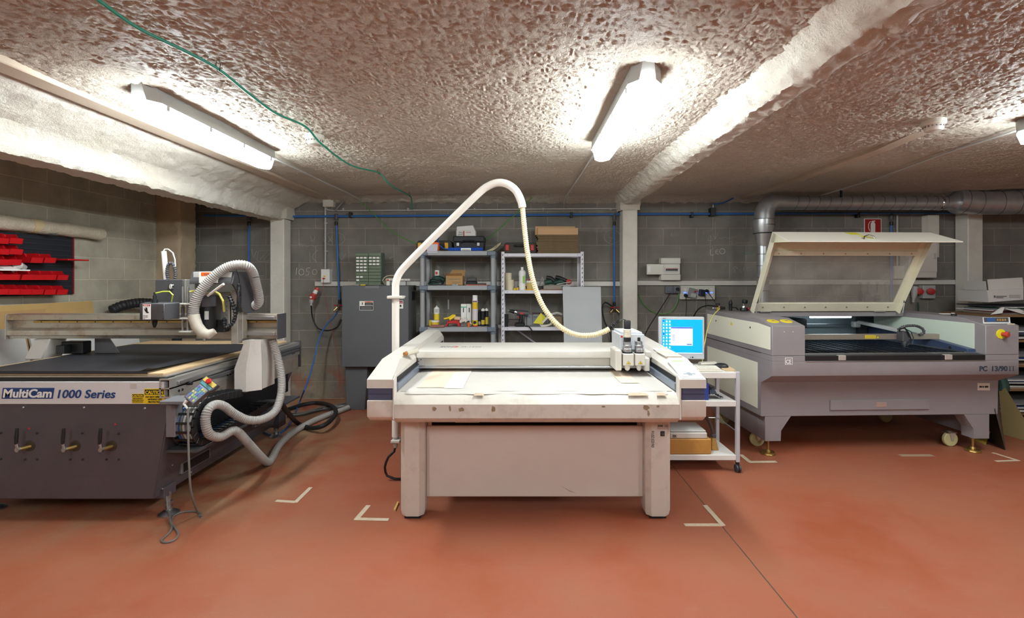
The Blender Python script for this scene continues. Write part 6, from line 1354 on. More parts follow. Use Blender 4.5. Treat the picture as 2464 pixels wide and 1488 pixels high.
# ================================================================ white slotted steel rack
yr = 5.34; ybr = 5.66
sB = thing('steel_rack', 'white slotted steel rack behind the cream suction hose', 'shelf', (X(1305, 5.5), 5.5, 0))
rx0, rx1 = X(1206, yr), X(1405, yr); rt_ = [Z(610, yr), Z(699, yr), Z(788, yr), .50, .08]
for xa, s_ in ((rx0, 1), (rx1, -1)):
    for yy, sy_2 in ((yr, 1), (ybr, -1)):
        b = MB(); top_ = Z(606, yr) if sy_2 > 0 else Z(606, yr)
        b.box(min(xa, xa+s_*.036), max(xa, xa+s_*.036), min(yy, yy+sy_2*.002), max(yy, yy+sy_2*.002), 0, top_)
        b.box(min(xa, xa+s_*.002), max(xa, xa+s_*.002), min(yy, yy+sy_2*.036), max(yy, yy+sy_2*.036), 0, top_)
        up_ = b.build('upright', steelshelf, sB)
        if sy_2 > 0:
            sm = MB(); z = .75
            while z < top_-.03:
                xm_ = xa+s_*.018; sm.hexa([(xm_-.006, yr-.001, z), (xm_+.001, yr-.001, z), (xm_+.001, yr, z), (xm_-.006, yr, z), (xm_-.001, yr-.001, z+.02), (xm_+.006, yr-.001, z+.02), (xm_+.006, yr, z+.02), (xm_-.001, yr, z+.02)]); z += .05
            so = sm.build('slots', ink, up_); so['kind'] = 'stuff'
for zt_ in rt_:
    sh = MB().box(rx0+.003, rx1-.003, yr+.003, ybr-.003, zt_-.003, zt_).box(rx0+.037, rx1-.037, yr+.003, yr+.005, zt_-.036, zt_-.003).box(rx0+.037, rx1-.037, ybr-.005, ybr-.003, zt_-.036, zt_-.003).build('shelf', steelshelf, sB)
    for px in (rx0+.07, rx1-.07): MB().lathe((px, yr+.003, zt_-.018), [(.004, 0), (.004, .001)], (0, -1, 0), 8).build('bolt_hole', ink, sh)
MB().tube([(rx0+.05, ybr-.02, .93), (rx1-.3, ybr-.02, .52)], .010, 6).build('brace', steelshelf, sB)

def on(px0, px1, y, zbase): return X(px0, y), X(px1, y)
def bxs(px0, px1, y, dep, z0, pytop, m_, nm, lab, cat, bev=.003, group=None):
    return single(MB().box(X(px0, y), X(px1, y), y, y+dep, z0, Z(pytop, y), bev), nm, m_, lab, cat, group)
A0, A1, A2 = [z+.0005 for z in ztops[:3]]; B0, B1, B2 = [z+.0005 for z in rt_[:3]]
# --- top of the grey shelf
def toolcase(px0, px1, y, z0, pyt, acc, lab, nlatch=(0.12, .88)):
    t = thing('tool_case', lab, 'tool case', (X((px0+px1)/2, y), y+.1, z0)); xa, xb = X(px0, y), X(px1, y); zt_ = Z(pyt, y)
    MB().prism([(xa, z0), (xb, z0), (xb, z0+(zt_-z0)*.75), (xb-.02, zt_), (xa+.02, zt_), (xa, z0+(zt_-z0)*.75)], 'y', y, y+.24, .008).build('case_body', mat('dusty black', '#39352F', .7), t)
    for f in nlatch:
        xm_ = xa+(xb-xa)*f; MB().box(xm_-.022, xm_+.022, y-.012, y+.002, z0+(zt_-z0)*.25, z0+(zt_-z0)*.8, .006).build('latch', acc, t)
    return t
tc_ = toolcase(1002, 1088, 5.42, A0, 579, mat('latch yellow', '#E0A62A', .5), 'dusty black tool case with yellow latches on the grey shelf top', (.09, .84))
MB().box(X(1030, 5.42), X(1062, 5.42), 5.39, 5.42, A0+.06, A0+.09, .01).build('handle', black, tc_)
ob = thing('orange_case', 'orange box with a white paper sheet on the grey shelf top', 'box', (X(1041, 5.27), 5.3, A0))
MB().box(X(1026, 5.275), X(1055.5, 5.275), 5.275, 5.37, A0, Z(583, 5.275), .006).build('box_body', orange, ob)
MB().slab([(X(1027, 5.245), 5.247, A0-.02), (X(1052, 5.245), 5.247, A0-.02), (X(1053, 5.26), 5.273, Z(588, 5.27)), (X(1028, 5.26), 5.273, Z(588, 5.27))], .001, (0, 1, 0)).build('paper_sheet', mat('pale sheet', '#C6C3CC', .7), ob)
tb_ = thing('toolbox', 'black plastic toolbox with two metal latches on the grey shelf top', 'toolbox', (X(1128, 5.4), 5.45, A0))
tb_y = 5.38; xa, xb = X(1091, tb_y), X(1165, tb_y); zm = Z(583, tb_y); zt_ = Z(568, tb_y)
MB().hexa([(xa+.008, tb_y+.006, A0), (xb-.008, tb_y+.006, A0), (xb-.008, 5.60, A0), (xa+.008, 5.60, A0), (xa, tb_y, zm-.001), (xb, tb_y, zm-.001), (xb, 5.61, zm-.001), (xa, 5.61, zm-.001)], .006).build('box_body', mat('toolbox black', '#25262A', .55), tb_)
MB().box(xa-.004, xb+.004, tb_y-.006, 5.615, zm, zt_, .012).build('lid', mat('toolbox black', '#25262A', .55), tb_)
MB().tube([(xa+.09, tb_y-.008, zm-.012), (xa+.11, tb_y-.02, zm+.012), (xb-.11, tb_y-.02, zm+.012), (xb-.09, tb_y-.008, zm-.012)], .009, 8).build('handle', black, tb_)
for px in (1102, 1151): MB().box(X(px-3.5, tb_y), X(px+3.5, tb_y), tb_y-.012, tb_y, zm-.045, zm-.005, .003).build('latch', steel, tb_)
bx1_ = thing('white_carton', 'flat white carton with handwriting, lower one on the black toolbox', 'box', (X(1121, 5.42), 5.45, zt_))
zc_ = zt_+.001
b1 = MB().box(X(1098, 5.42), X(1144, 5.42), 5.42, 5.56, zc_, Z(555, 5.42), .002).build('carton', whitecard, bx1_)
text('Stencil', .026, (X(1103, 5.42), 5.4185, Z(561, 5.42)), FRONT, ink, b1, name='handwriting', sx=.9, shear=.3); text('GOMA', .022, (X(1121, 5.42), 5.4185, Z(561, 5.42)), FRONT, inkred, b1, name='handwriting', sx=.9)
text('NEGRO', .018, (X(1102, 5.42), 5.4185, Z(565.5, 5.42)), FRONT, ink, b1, name='handwriting', shear=.2)
MB().box(X(1115, 5.42), X(1117.5, 5.42), 5.419, 5.4199, zc_+.002, Z(556, 5.42)).build('red_mark', inkred, b1)
b2_ = single(MB().hexa([(X(1099, 5.43), 5.43, Z(555, 5.42)+.001), (X(1143, 5.43), 5.43, Z(555, 5.42)+.001), (X(1143, 5.43), 5.55, Z(555, 5.42)+.001), (X(1099, 5.43), 5.55, Z(555, 5.42)+.001), (X(1099, 5.43), 5.43, Z(545.5, 5.43)), (X(1138, 5.43), 5.43, Z(542.5, 5.43)), (X(1138, 5.43), 5.55, Z(542.5, 5.43)), (X(1099, 5.43), 5.55, Z(545.5, 5.43))], .003), 'white_carton', whitecard, 'crumpled white carton stacked on top of the lettered carton', 'box')
ch_ = thing('air_hose_pack', 'blue spiral air hose in a pack lying before the black toolbox', 'hose', (X(1120, 5.3), 5.3, A0))
MB().tube([(X(1078, 5.30), 5.305, A0+.021), (X(1162, 5.30), 5.305, A0+.021)], .019, 14, rib=.09, pitch=.012).build('coiled_hose', mat('pack blue', '#1D56B8', .4), ch_)
MB().box(X(1109, 5.28), X(1133, 5.28), 5.281, 5.288, A0+.004, A0+.032).build('pack_label', paper, ch_)
for k in range(10): MB().box(X(1112+k*2, 5.28), X(1112.8+k*2, 5.28), 5.280, 5.281, A0+.006, A0+.018).build('barcode_line', ink, ch_)
MB().tube([(X(1078, 5.3), 5.305, A0+.02), (X(1066, 5.3), 5.30, A0+.03), (X(1058, 5.3), 5.30, Z(590, 5.3)), (X(1053, 5.33), 5.35, Z(578, 5.33)), (X(1056, 5.36), 5.38, Z(568, 5.36))], .006, 6).build('hose_tail', mat('pack blue', '#1D56B8', .4), ch_)
bc = thing('cable_coil', 'coil of beige cable at the right end of the grey shelf top', 'cable', (X(1190, 5.4), 5.4, A0))
for k in range(6):
    o_ = k*.008
    MB().tube([(X(1172, 5.4)+o_, 5.36+o_, A0+.005+.004*k), (X(1186, 5.4)+o_, 5.36, A0+.012+.006*k), (X(1199, 5.4)-o_*.3, 5.38+o_, A0+.06+.003*k), (X(1205, 5.4)-o_, 5.42, Z(584+k, 5.4)), (X(1195, 5.4), 5.44+o_, Z(590+k, 5.4)), (X(1182, 5.4), 5.42, A0+.03), (X(1172, 5.4)+o_, 5.36+o_, A0+.0055+.004*k)], .0045, 6).build('cable_loop', mat('beige cable', '#C9BE9E', .5), bc)
# --- second grey shelf
sd = thing('sander', 'dark green power tool with a coiled cord on the grey shelf', 'tool', (X(1050, 5.35), 5.4, A1))
MB().tube([(X(1040, 5.42), 5.42, A1+.06), (X(1050, 5.42), 5.42, A1+.075), (X(1070, 5.42), 5.42, A1+.05)], .036, 14, rf=lambda t: .75+.4*math.sin(PI*t)).build('tool_body', darkgreen, sd)
for k in range(5):
    a0 = k*.7; MB().tube([(X(1048, 5.32)+.085*math.cos(a)*(1-.06*k), 5.335+.05*math.sin(a), A1+.020+.010*k+.012*math.sin(a+a0)) for a in [2*PI*i/16 for i in range(17)]], .0055, 6, step=.02).build('cord', [black, darkgreen][k % 2], sd)
pt_ = thing('paint_tin', 'small white tin with a red label standing on the green power tool', 'tin', (X(1050, 5.42), 5.45, A1+.105))
MB().lathe((X(1050.5, 5.43), 5.46, A1), [(.026, .0), (.026, Z(650.5, 5.43)-A1-.004), (.022, Z(650.5, 5.43)-A1)], n=20).build('tin_body', paper, pt_)
MB().box(X(1048, 5.43), X(1053, 5.43), 5.4325, 5.435, Z(661, 5.43), Z(654, 5.43)).build('tin_label', inkred, pt_)
cbx = thing('cardboard_box', 'open brown cardboard box with printed text on the grey shelf', 'box', (X(1094, 5.35), 5.4, A1))
ca, cb2 = X(1073, 5.32), X(1113, 5.32); czt = Z(664, 5.32)
m_c = MB(); m_c.box(ca, cb2, 5.32, 5.324, A1, czt); m_c.box(ca, cb2, 5.50, 5.504, A1, czt); m_c.box(ca, ca+.004, 5.324, 5.50, A1, czt); m_c.box(cb2-.004, cb2, 5.324, 5.50, A1, czt); m_c.box(ca, cb2, 5.32, 5.504, A1, A1+.004)
cb3 = m_c.build('box_body', card, cbx)
MB().slab([(ca, 5.50, czt), (cb2, 5.50, czt), (cb2+.01, 5.53, Z(650, 5.5)), (ca+.04, 5.53, Z(650, 5.5))], .003, (0, 1, 0)).build('back_flap', card, cbx)
MB().slab([(ca, 5.32, czt), (cb2, 5.32, czt), (cb2-.01, 5.29, czt+.03), (ca-.0, 5.29, czt+.018)], .003, (0, -1, 0)).build('front_flap', card, cbx)
MB().slab([(ca, 5.32, czt), (ca, 5.50, czt), (ca-.02, 5.50, czt+.03), (ca-.02, 5.34, czt+.03)], .003, (-1, 0, 0)).build('side_flap', card, cbx)
R180 = Matrix.Rotation(PI, 4, 'Y') @ Matrix.Rotation(PI/2, 4, 'X')
for k, s_ in enumerate(('QTY:100PCS', 'SIZE: 80X120 MM')): text(s_, .019, (X(1108, 5.32), 5.3185, Z(677-k*7+1, 5.32)), R180, mat('print teal', '#5E7F80', .7), cb3, name='printed_text', sx=.85)
bo = thing('battery_pack', 'black battery packs stacked beside the cardboard box', 'battery', (X(1133, 5.4), 5.4, A1))
MB().box(X(1121, 5.38), X(1147, 5.38), 5.38, 5.48, A1, A1+.045, .008).build('lower_pack', black, bo); MB().box(X(1123, 5.38), X(1146, 5.38), 5.39, 5.47, A1+.0455, A1+.085, .008).build('upper_pack', darkgrey, bo)
bxs(1140, 1168, 5.40, .14, A1, 682, mat('sandpaper grey', '#55524E', .8), 'sandpaper_stack', 'dark stack of sandpaper sheets at the right of the grey shelf', 'sandpaper', .001)
single(MB().hexa([(X(1122, 5.28), 5.28, A1), (X(1174, 5.28), 5.27, A1), (X(1176, 5.28), 5.36, A1), (X(1124, 5.28), 5.37, A1), (X(1121, 5.28), 5.28, A1+.012), (X(1174, 5.28), 5.27, A1+.006), (X(1176, 5.28), 5.36, A1+.006), (X(1122, 5.28), 5.37, A1+.012)]), 'sanding_sheet', mat('sanding red', '#B05A4A', .8), 'reddish sanding sheet lying flat on the grey shelf', 'sandpaper')
for k in range(5): single(MB().lathe((X(1089+k*3, 5.29), 5.285, A1), [(.006, 0), (.006, .014), (.003, .018)], n=10), 'drill_bit', steel, 'small metal bit standing before the open cardboard box', 'bit', 'metal bits before the cardboard box')
# --- third grey shelf
yt = 5.32
gb_ = thing('glue_bottle', 'yellow glue bottle with a white nozzle on the third grey shelf', 'bottle', (X(1050, yt), yt, A2))
bxc, byc = X(1050, 5.42), 5.44
def ztp(py, y): return Z(py, y)-A2
MB().lathe((bxc, byc, A2), [(.031, 0), (.032, .006), (.032, ztp(756, 5.42)), (.0318, ztp(756, 5.42)+.001)], n=24).build('bottle_body', mat('glue yellow', '#E2C62C', .4), gb_)
MB().lathe((bxc, byc, A2), [(.0318, ztp(756, 5.42)+.002), (.0318, ztp(743, 5.42)), (.02, ztp(740, 5.42)), (.010, ztp(739, 5.42)), (.004, ztp(736, 5.42))], n=24).build('bottle_top', paper, gb_)
MB().box(bxc-.012, bxc+.02, byc-.034, byc-.03, A2+ztp(752, 5.42), A2+ztp(744, 5.42)).build('label', lightgrey, gb_)
text('1', .055, (bxc-.008, byc-.0345, A2+.03), FRONT, inkred, gb_, name='label_digit', bold=.002)
tb2 = thing('yellow_tub', 'small yellow tub with a white lid on the third grey shelf', 'tub', (X(1044, 5.30), 5.30, A2))
MB().lathe((X(1045, 5.31), 5.36, A2), [(.040, 0), (.043, .035), (.043, .05)], n=26).build('tub_body', mat('tub yellow', '#DDB83A', .4), tb2); MB().lathe((X(1045, 5.31), 5.36, A2+.05), [(.046, 0), (.046, .012), (.04, .016)], n=26).build('tub_lid', paper, tb2)
bxs(1032, 1038, 5.37, .05, A2, 771, yellow, 'yellow_carton', 'small yellow carton at the left end of the third grey shelf', 'box')
single(MB().box(X(1036, 5.27), X(1070, 5.27), 5.235, 5.31, A2, A2+.022, .003), 'brick_block', mat('brick red', '#98655C', .8, bump=.4), 'flat reddish brown block at the front edge of the third grey shelf', 'block')
single(MB().box(X(1020, 5.34), X(1175, 5.34), 5.48, 5.52, A2, A2+.006), 'wood_strip', wood, 'long thin wooden slat lying along the third grey shelf', 'wood')
rd = thing('rivet_tool', 'red metal tool with yellow grips lying on the third grey shelf', 'tool', (X(1090, 5.32), 5.33, A2))
MB().prism([(X(1072, 5.31), A2), (X(1076, 5.31), A2), (X(1078, 5.31), A2+.04), (X(1100, 5.31), A2+.04), (X(1102, 5.31), A2), (X(1107, 5.31), A2), (X(1105, 5.31), A2+.055), (X(1096, 5.31), A2+.07), (X(1076, 5.31), A2+.062)], 'y', 5.31, 5.40, .004).build('tool_body', mat('tool red', '#B8242A', .45), rd)
MB().tube([(X(1067, 5.3), 5.33, A2+.085), (X(1078, 5.3), 5.34, A2+.095), (X(1088, 5.3), 5.35, A2+.125), (X(1094, 5.3), 5.36, A2+.12)], .010, 8).build('yellow_grip', yellow, rd)
MB().cyl((X(1080, 5.3), 5.33, A2+.078), (X(1092, 5.3), 5.36, A2+.115), .016, n=12).build('yellow_grip', yellow, rd)
MB().cyl((X(1092, 5.3), 5.36, A2+.09), (X(1106, 5.3), 5.36, A2+.085), .022, n=14).build('roll', mat('pale roll', '#D8B89C', .5), rd)
for k, (pa, pb2, lab) in enumerate(((1109, 1122.5, 'tall white carton with a green stripe, left of the pair on the third grey shelf'), (1123, 1134, 'tall white carton, right of the pair on the third grey shelf'))):
    t = thing('tube_carton', lab, 'box', (X(pa, 5.42), 5.45, A2))
    q = MB().box(X(pa, 5.42), X(pb2, 5.42), 5.42, 5.48, A2, Z(732, 5.42), .002).build('carton', paper, t)
    if k == 0: MB().box(X(pa, 5.42), X(pb2, 5.42), 5.4185, 5.42, Z(740.5, 5.42), Z(738.5, 5.42)).build('green_stripe', mat('stripe green', '#2FA38A', .5), t)
    MB().box(X(pa+5, 5.42), X(pa+7, 5.42), 5.4185, 5.42, Z(752, 5.42), Z(741, 5.42)).build('print_line', ink, t)
cl = MB().grid(lambda u, v: Vector((X(1101+34*u, 5.33), 5.33+.09*v, A2+.022+.075*math.sin(PI*u)*math.sin(PI*min(1, v*1.2+.15))*(1+.5*noise.noise(Vector((u*5, v*5, 2))))+.02*noise.noise(Vector((u*11, v*9, 1))))), 26, 18)
single(cl, 'rag', cloth, 'crumpled off-white rag lying before the tall white cartons', 'cloth')
fm = thing('foam_can', 'tall yellow and white spray foam can on the third grey shelf', 'can', (X(1142, 5.35), 5.36, A2))
fxc = X(1142.5, 5.33); fyc = 5.36; r_f = .031
MB().lathe((fxc, fyc, A2), [(r_f, 0), (r_f, .012)], n=24).build('can_base', red, fm)
MB().lathe((fxc, fyc, A2+.012), [(r_f+.0005, 0), (r_f+.0005, ztp(724, 5.33)-.012)], n=24).build('can_body', mat('can yellow', '#E4BE2A', .35), fm)
MB().lathe((fxc, fyc, A2), [(r_f, ztp(724, 5.33)), (r_f*.9, ztp(721, 5.33)), (r_f*.92, ztp(720, 5.33)), (r_f*.9, ztp(712, 5.33)), (r_f*.8, ztp(711, 5.33))], n=24).build('can_cap', paper, fm)
MB().lathe((fxc, fyc, A2+ztp(771, 5.33)), [(r_f+.0012, 0), (r_f+.0012, .125)], n=24).build('picture_band', mat('can picture', '#D7CDD2', .4), fm)
MB().lathe((fxc, fyc, A2+ztp(728, 5.33)), [(r_f+.0015, 0), (r_f+.0015, .022)], n=24).build('logo_band', paper, fm)
text('SOUDAL', .016, (fxc, fyc-r_f-.003, A2+ztp(727.2, 5.33)), FRONT, inkblue, fm, align='CENTER', bold=.0006, sx=.78)
MB().lathe((fxc, fyc, A2+ztp(725.5, 5.33)), [(r_f+.0016, 0), (r_f+.0016, .006)], n=24).build('red_band', red, fm)
MB().lathe((fxc, fyc-r_f-.001, A2+.045), [(.018, 0), (.018, .002)], (0, -1, 0), 16).build('round_seal', ink, fm)
sb2 = thing('spray_can', 'slim black spray can right of the tall foam can', 'can', (X(1154, 5.4), 5.42, A2))
MB().lathe((X(1154, 5.40), 5.42, A2), [(.020, 0), (.020, .15), (.015, .155), (.015, .175), (.012, .18)], n=18).build('can_body', black, sb2); MB().box(X(1151, 5.39), X(1156, 5.39), 5.397, 5.4, A2+.015, A2+.05).build('label', lightgrey, sb2)
for k, (px, lab) in enumerate(((1162, 'black and yellow tube with white cap, left of two at the shelf end'), (1170, 'black and yellow tube with white nozzle, right of two at the shelf end'))):
    t = thing('sealant_tube', lab, 'tube', (X(px, 5.38), 5.38, A2)); xc = X(px, 5.36)
    MB().lathe((xc, 5.38+.03*k, A2), [(.020, 0), (.020, .04), (.022, .17)], n=16).build('tube_body', ink, t)
    MB().lathe((xc, 5.38+.03*k, A2+.02), [(.0212, 0), (.0218, .05+.03*k)], n=16).build('yellow_label', mat('label yellow', '#C9B23A', .4), t)
    MB().lathe((xc, 5.38+.03*k, A2+.1705), [(.022, 0), (.021, .02), (.01, .022), (.006, .03)], n=16).build('cap', paper, t)
ub = thing('pigment_bottle', 'tiny orange bottle with a black cap before the white rag', 'bottle', (X(1127, 5.28), 5.28, A2))
MB().lathe((X(1127.5, 5.28), 5.285, A2), [(.013, 0), (.013, .045), (.007, .05)], n=14).build('bottle_body', orange, ub); MB().lathe((X(1127.5, 5.28), 5.285, A2+.0505), [(.009, 0), (.009, .018)], n=12).build('cap', black, ub)
# ruler hung on the wall
single(MB().box(X(1077, 5.745), X(1081, 5.745), 5.742, 5.75, Z(745, 5.745), Z(721, 5.745), .002), 'metal_ruler', steel, 'short metal ruler hanging on the wall behind the grey shelf', 'ruler')

# --- white rack, top
t = toolcase(1212, 1290, 5.38, B0, 584, mat('latch red', '#B0332E', .5), 'dusty black tool case with red latches on the white rack top', (.11, .88))
MB().box(X(1236, 5.38), X(1266, 5.38), 5.35, 5.38, B0+.075, B0+.10, .01).build('handle', black, t)
ys2 = 5.36; zcur = B0; rr = random.Random(11)
lo_, hi_ = B0, Z(565, ys2)
n_ = 11; hh = (hi_-lo_)/n_
for k in range(n_):
    dx_ = rr.uniform(-.012, .012)
    single(MB().box(X(1293, ys2)+dx_, X(1391.5, ys2)+dx_*.4, ys2+rr.uniform(0, .01), ys2+.28, lo_+k*hh, lo_+(k+1)*hh-.0008, .001), 'dark_board', mdfdark, 'dark brown fibreboard sheet in the stack on the white rack top', 'board', 'dark fibreboards stacked on the white rack')
single(MB().box(X(1294, ys2), X(1391, ys2), ys2, ys2+.02, hi_, Z(549, ys2), .001), 'light_board', mat('pale mdf', '#C6A077', .7), 'pale board lying on top of the dark board stack, front one', 'board')
single(MB().box(X(1288, 5.40), X(1384, 5.40), 5.40, 5.60, hi_, Z(545, 5.40), .001), 'light_board', mat('pale mdf', '#C6A077', .7), 'pale board stacked behind the front pale board, slightly higher', 'board')
# --- white rack, second shelf
yv = 5.40
for px0, px1, zb0, pyt, lab in ((1214, 1236, B1, 674, 'large cream tape roll, lower one at the left end of the white rack'), (1214, 1231, None, 657, 'smaller cream tape roll on the larger one at the left of the white rack')):
    if zb0 is None: zb0 = Z(674, yv)+.001
    xc = X((px0+px1)/2, yv); r_ = (X(px1, yv)-X(px0, yv))/2
    single(MB().lathe((xc, yv+r_, zb0), [(r_*.6, 0), (r_, 0), (r_, Z(pyt, yv)-zb0), (r_*.6, Z(pyt, yv)-zb0)], n=28), 'tape_roll', foamy, lab, 'tape')
wbt = thing('white_bottle', 'tall white plastic bottle with a green label on the white rack', 'bottle', (X(1256.5, yv), 5.44, B1))
hb_ = Z(643, yv)-B1
MB().lathe((X(1256.5, yv), 5.44, B1), [(.038, 0), (.040, .01), (.037, .02), (.040, .03), (.037, .04), (.040, .05), (.038, .06), (.038, hb_*.62), (.040, hb_*.64), (.040, hb_*.78), (.030, hb_*.85), (.014, hb_*.88)], n=26).build('bottle_body', paper, wbt)
MB().lathe((X(1256.5, yv), 5.44, B1), [(.016, hb_*.88), (.016, hb_*.99), (.014, hb_)], n=18).build('cap', paper, wbt)
MB().box(X(1258, yv), X(1263, yv), 5.398, 5.404, B1+.08, B1+.16, .002).build('label', mat('label green', '#8CC24A', .4), wbt)
bxs(1236, 1242, 5.34+.05, .04, B1, 694, yellow, 'yellow_block', 'small yellow plastic piece left of the tall white bottle', 'part'); bxs(1243, 1248, 5.39, .04, B1, 692, mat('tub yellow2', '#D9A92E', .4), 'yellow_block', 'tiny orange-yellow block touching the tall white bottle', 'part')
bxs(1237, 1246, 5.50, .04, B1, 677, mat('pale tin', '#A9A69E', .5), 'small_tin', 'small pale printed tin behind the yellow pieces on the rack', 'tin')
single(MB().lathe((X(1277, 5.37), 5.43, B1), [(.055, 0), (.060, 0), (.060, .012), (.055, .012)], n=28), 'tape_ring', mat('ring yellow', '#E0AE2E', .5), 'flat yellow ring lying under the clear jar on the rack', 'tape')
jr = thing('clear_jar', 'low clear jar with a white lid on the white rack', 'jar', (X(1277, 5.4), 5.43, B1+.0125))
MB().lathe((X(1277, 5.37), 5.43, B1+.0125), [(.044, 0), (.045, .05), (.045, .072)], n=26).build('jar_body', mat('jar amber', '#C9B068', .2), jr); MB().lathe((X(1277, 5.37), 5.43, B1+.085), [(.048, 0), (.048, .02), (.04, .024)], n=26).build('jar_lid', paper, jr)
single(MB().tube([(X(1270, 5.42), 5.44, B1+.112), (X(1280, 5.42), 5.44, B1+.125), (X(1284, 5.42), 5.45, B1+.145), (X(1281, 5.42), 5.45, B1+.15)], .006, 8), 'red_hook', mat('hook red', '#A82A30', .4), 'small red handled tool lying on the clear jar', 'tool')
bxs(1302, 1354, 5.38, .16, B1, 696.5, mat('brown folder', '#8C6A52', .7), 'brown_folder', 'flat brown board under the manual on the white rack', 'board', .001)
z_b = Z(696.5, 5.38)+.001
mn = thing('printed_box', 'flat brown and grey printed box below the green power tools', 'box', (X(1330, 5.39), 5.42, z_b)); MB().box(X(1308, 5.39), X(1352, 5.39), 5.39, 5.53, z_b, Z(688, 5.39), .001).build('box_body', mat('box taupe', '#8E8378', .6), mn)
text('MANUAL', .020, (X(1312, 5.39), 5.3885, z_b+.009), FRONT, lightgrey, mn, name='printed_text', sx=.9) if False else None
z_c = Z(688, 5.39)+.001
for k, (pa, pb3, lab) in enumerate(((1310, 1338, 'dark green angle grinder, left of the pair on the white rack'), (1332, 1368, 'dark green angle grinder with red disc, right of the pair'))):
    t = thing('angle_grinder', lab, 'power tool', (X((pa+pb3)/2, 5.42), 5.42+.06*k, z_c))
    y_ = 5.42+.055*k
    MB().tube([(X(pa, y_), y_, z_c+.032), (X((pa+pb3)/2, y_), y_, z_c+.045), (X(pb3-6, y_), y_+.02, z_c+.035)], .031, 12, rf=lambda t: .8+.25*math.sin(PI*t)).build('motor_body', darkgreen, t)
    MB().tube([(X(pa+6, y_), y_+.02, z_c+.09+.005*k), (X(pa+15, y_), y_, z_c+.085), (X(pb3-4, y_), y_-.01, z_c+.05)], .024, 12).build('handle', black, t)
    if k: MB().lathe((X(1368, y_), y_-.02, z_c+.04), [(.03, 0), (.032, .012), (.015, .016)], (.3, -1, .4), 20).build('disc_guard', mat('guard red', '#B53A32', .45), t)
single(MB().grid(lambda u, v: Vector((X(1296+18*u, 5.42), 5.42+.05*v, B1+.012+.14*math.sin(PI*u)*(1-.4*v)+.01*noise.noise(Vector((u*9, v*9, 5))))), 14, 8), 'plastic_bag', mat('clear bag', '#B9B2B0', .2, bump=.8, bscale=40), 'crumpled clear bag standing left of the green grinders on the white rack', 'bag')
bxs(1356, 1372, 5.37, .08, B1, 689, mat('pale box', '#C9CFD0', .5), 'small_box', 'small pale box at the right end of the white rack shelf', 'box')
single(MB().hexa([(X(1340, 5.375), 5.375, z_c+.012), (X(1374, 5.375), 5.375, z_c+.04), (X(1374, 5.375), 5.41, z_c+.04), (X(1340, 5.375), 5.41, z_c+.012), (X(1340, 5.375), 5.375, z_c+.019), (X(1374, 5.375), 5.375, z_c+.047), (X(1374, 5.375), 5.41, z_c+.047), (X(1340, 5.375), 5.41, z_c+.019)]), 'wood_ruler', lightgrey, 'pale flat strip lying across the small box on the rack', 'ruler')
# --- white rack, third shelf
dl = thing('cordless_drill', 'black and red cordless drill standing on the white rack', 'drill', (X(1250, 5.40), 5.42, B2)); yd2 = 5.42
MB().box(X(1239, yd2), X(1263, yd2), yd2-.035, yd2+.035, B2, B2+.045, .01).build('battery', black, dl)
MB().tube([(X(1252, yd2), yd2, B2+.04), (X(1254, yd2), yd2, B2+.10), (X(1251, yd2), yd2, B2+.16)], .022, 12).build('grip', black, dl)
MB().tube([(X(1243, yd2), yd2, Z(753, yd2)), (X(1256, yd2), yd2, Z(754, yd2)), (X(1271, yd2), yd2, Z(756, yd2))], .034, 14, rf=lambda t: .92+.1*math.sin(PI*t)).build('motor_housing', darkgrey, dl)
MB().tube([(X(1244, yd2), yd2, Z(753, yd2)), (X(1238, yd2), yd2, Z(751, yd2))], .030, 14).build('clutch_ring', chrome, dl)
MB().tube([(X(1238, yd2), yd2, Z(751, yd2)), (X(1226, yd2), yd2, Z(748, yd2))], .024, 14, r1=.016).build('chuck', black, dl)
MB().cyl((X(1226, yd2), yd2, Z(748, yd2)), (X(1221, yd2), yd2, Z(747, yd2)), .004, n=8).build('bit', steel, dl)
MB().box(X(1247, yd2), X(1250, yd2), yd2-.01, yd2+.01, Z(767, yd2), Z(759, yd2), .002).build('trigger', red, dl); MB().box(X(1251, yd2), X(1260, yd2), yd2-.036, yd2-.033, Z(756, yd2), Z(752, yd2)).build('logo_patch', inkred, dl)
bxs(1213, 1223, 5.40, .06, B2, 757, black, 'black_box', 'narrow black box at the left end of the lower rack shelf', 'box')
bxs(1224, 1250, 5.50, .10, B2, 770, mat('stone grey', '#6C625E', .8, bump=.4), 'stone_block', 'rough grey brown block behind the black drill', 'block')
for k, (pa, pb4) in enumerate(((1262, 1267), (1268, 1281), (1281.5, 1297), (1297.5, 1313))):
    t = thing('battery_box', ['narrow grey box behind the cordless drill', 'grey box with blue marks, second from the drill', 'grey box with large blue letters in the middle of the rack shelf', 'grey box partly hidden by the yellow sheet'][k], 'box', (X(pa, 5.5), 5.5, B2), 'grey boxes in a row on the white rack')
    q = MB().box(X(pa, 5.48), X(pb4, 5.48), 5.48, 5.58, B2, Z(757, 5.48), .002).build('box_body', mat('box grey', '#8F9192', .6), t)
    if k in (1, 2): text(['', '12', '46A'][k], .032, (X(pa+2, 5.48), 5.4785, Z(765, 5.48)), FRONT, inkblue, q, name='marker_writing', sx=.8)
bxs(1281, 1313, 5.49, .08, Z(757, 5.48)+.001, 754, mat('dark red lid', '#4A2E30', .6), 'dark_tray', 'flat dark red tray lying on the grey boxes', 'tray')
single(MB().slab([(X(1283, 5.38), 5.385, B2+.04), (X(1306, 5.38), 5.37, B2+.03), (X(1316, 5.4), 5.43, B2+.09), (X(1302, 5.4), 5.44, Z(754, 5.4))], .0015), 'yellow_sheet', mat('sheet yellow', '#D8CE3A', .6), 'bent yellow sheet standing on the white rack shelf', 'sheet')
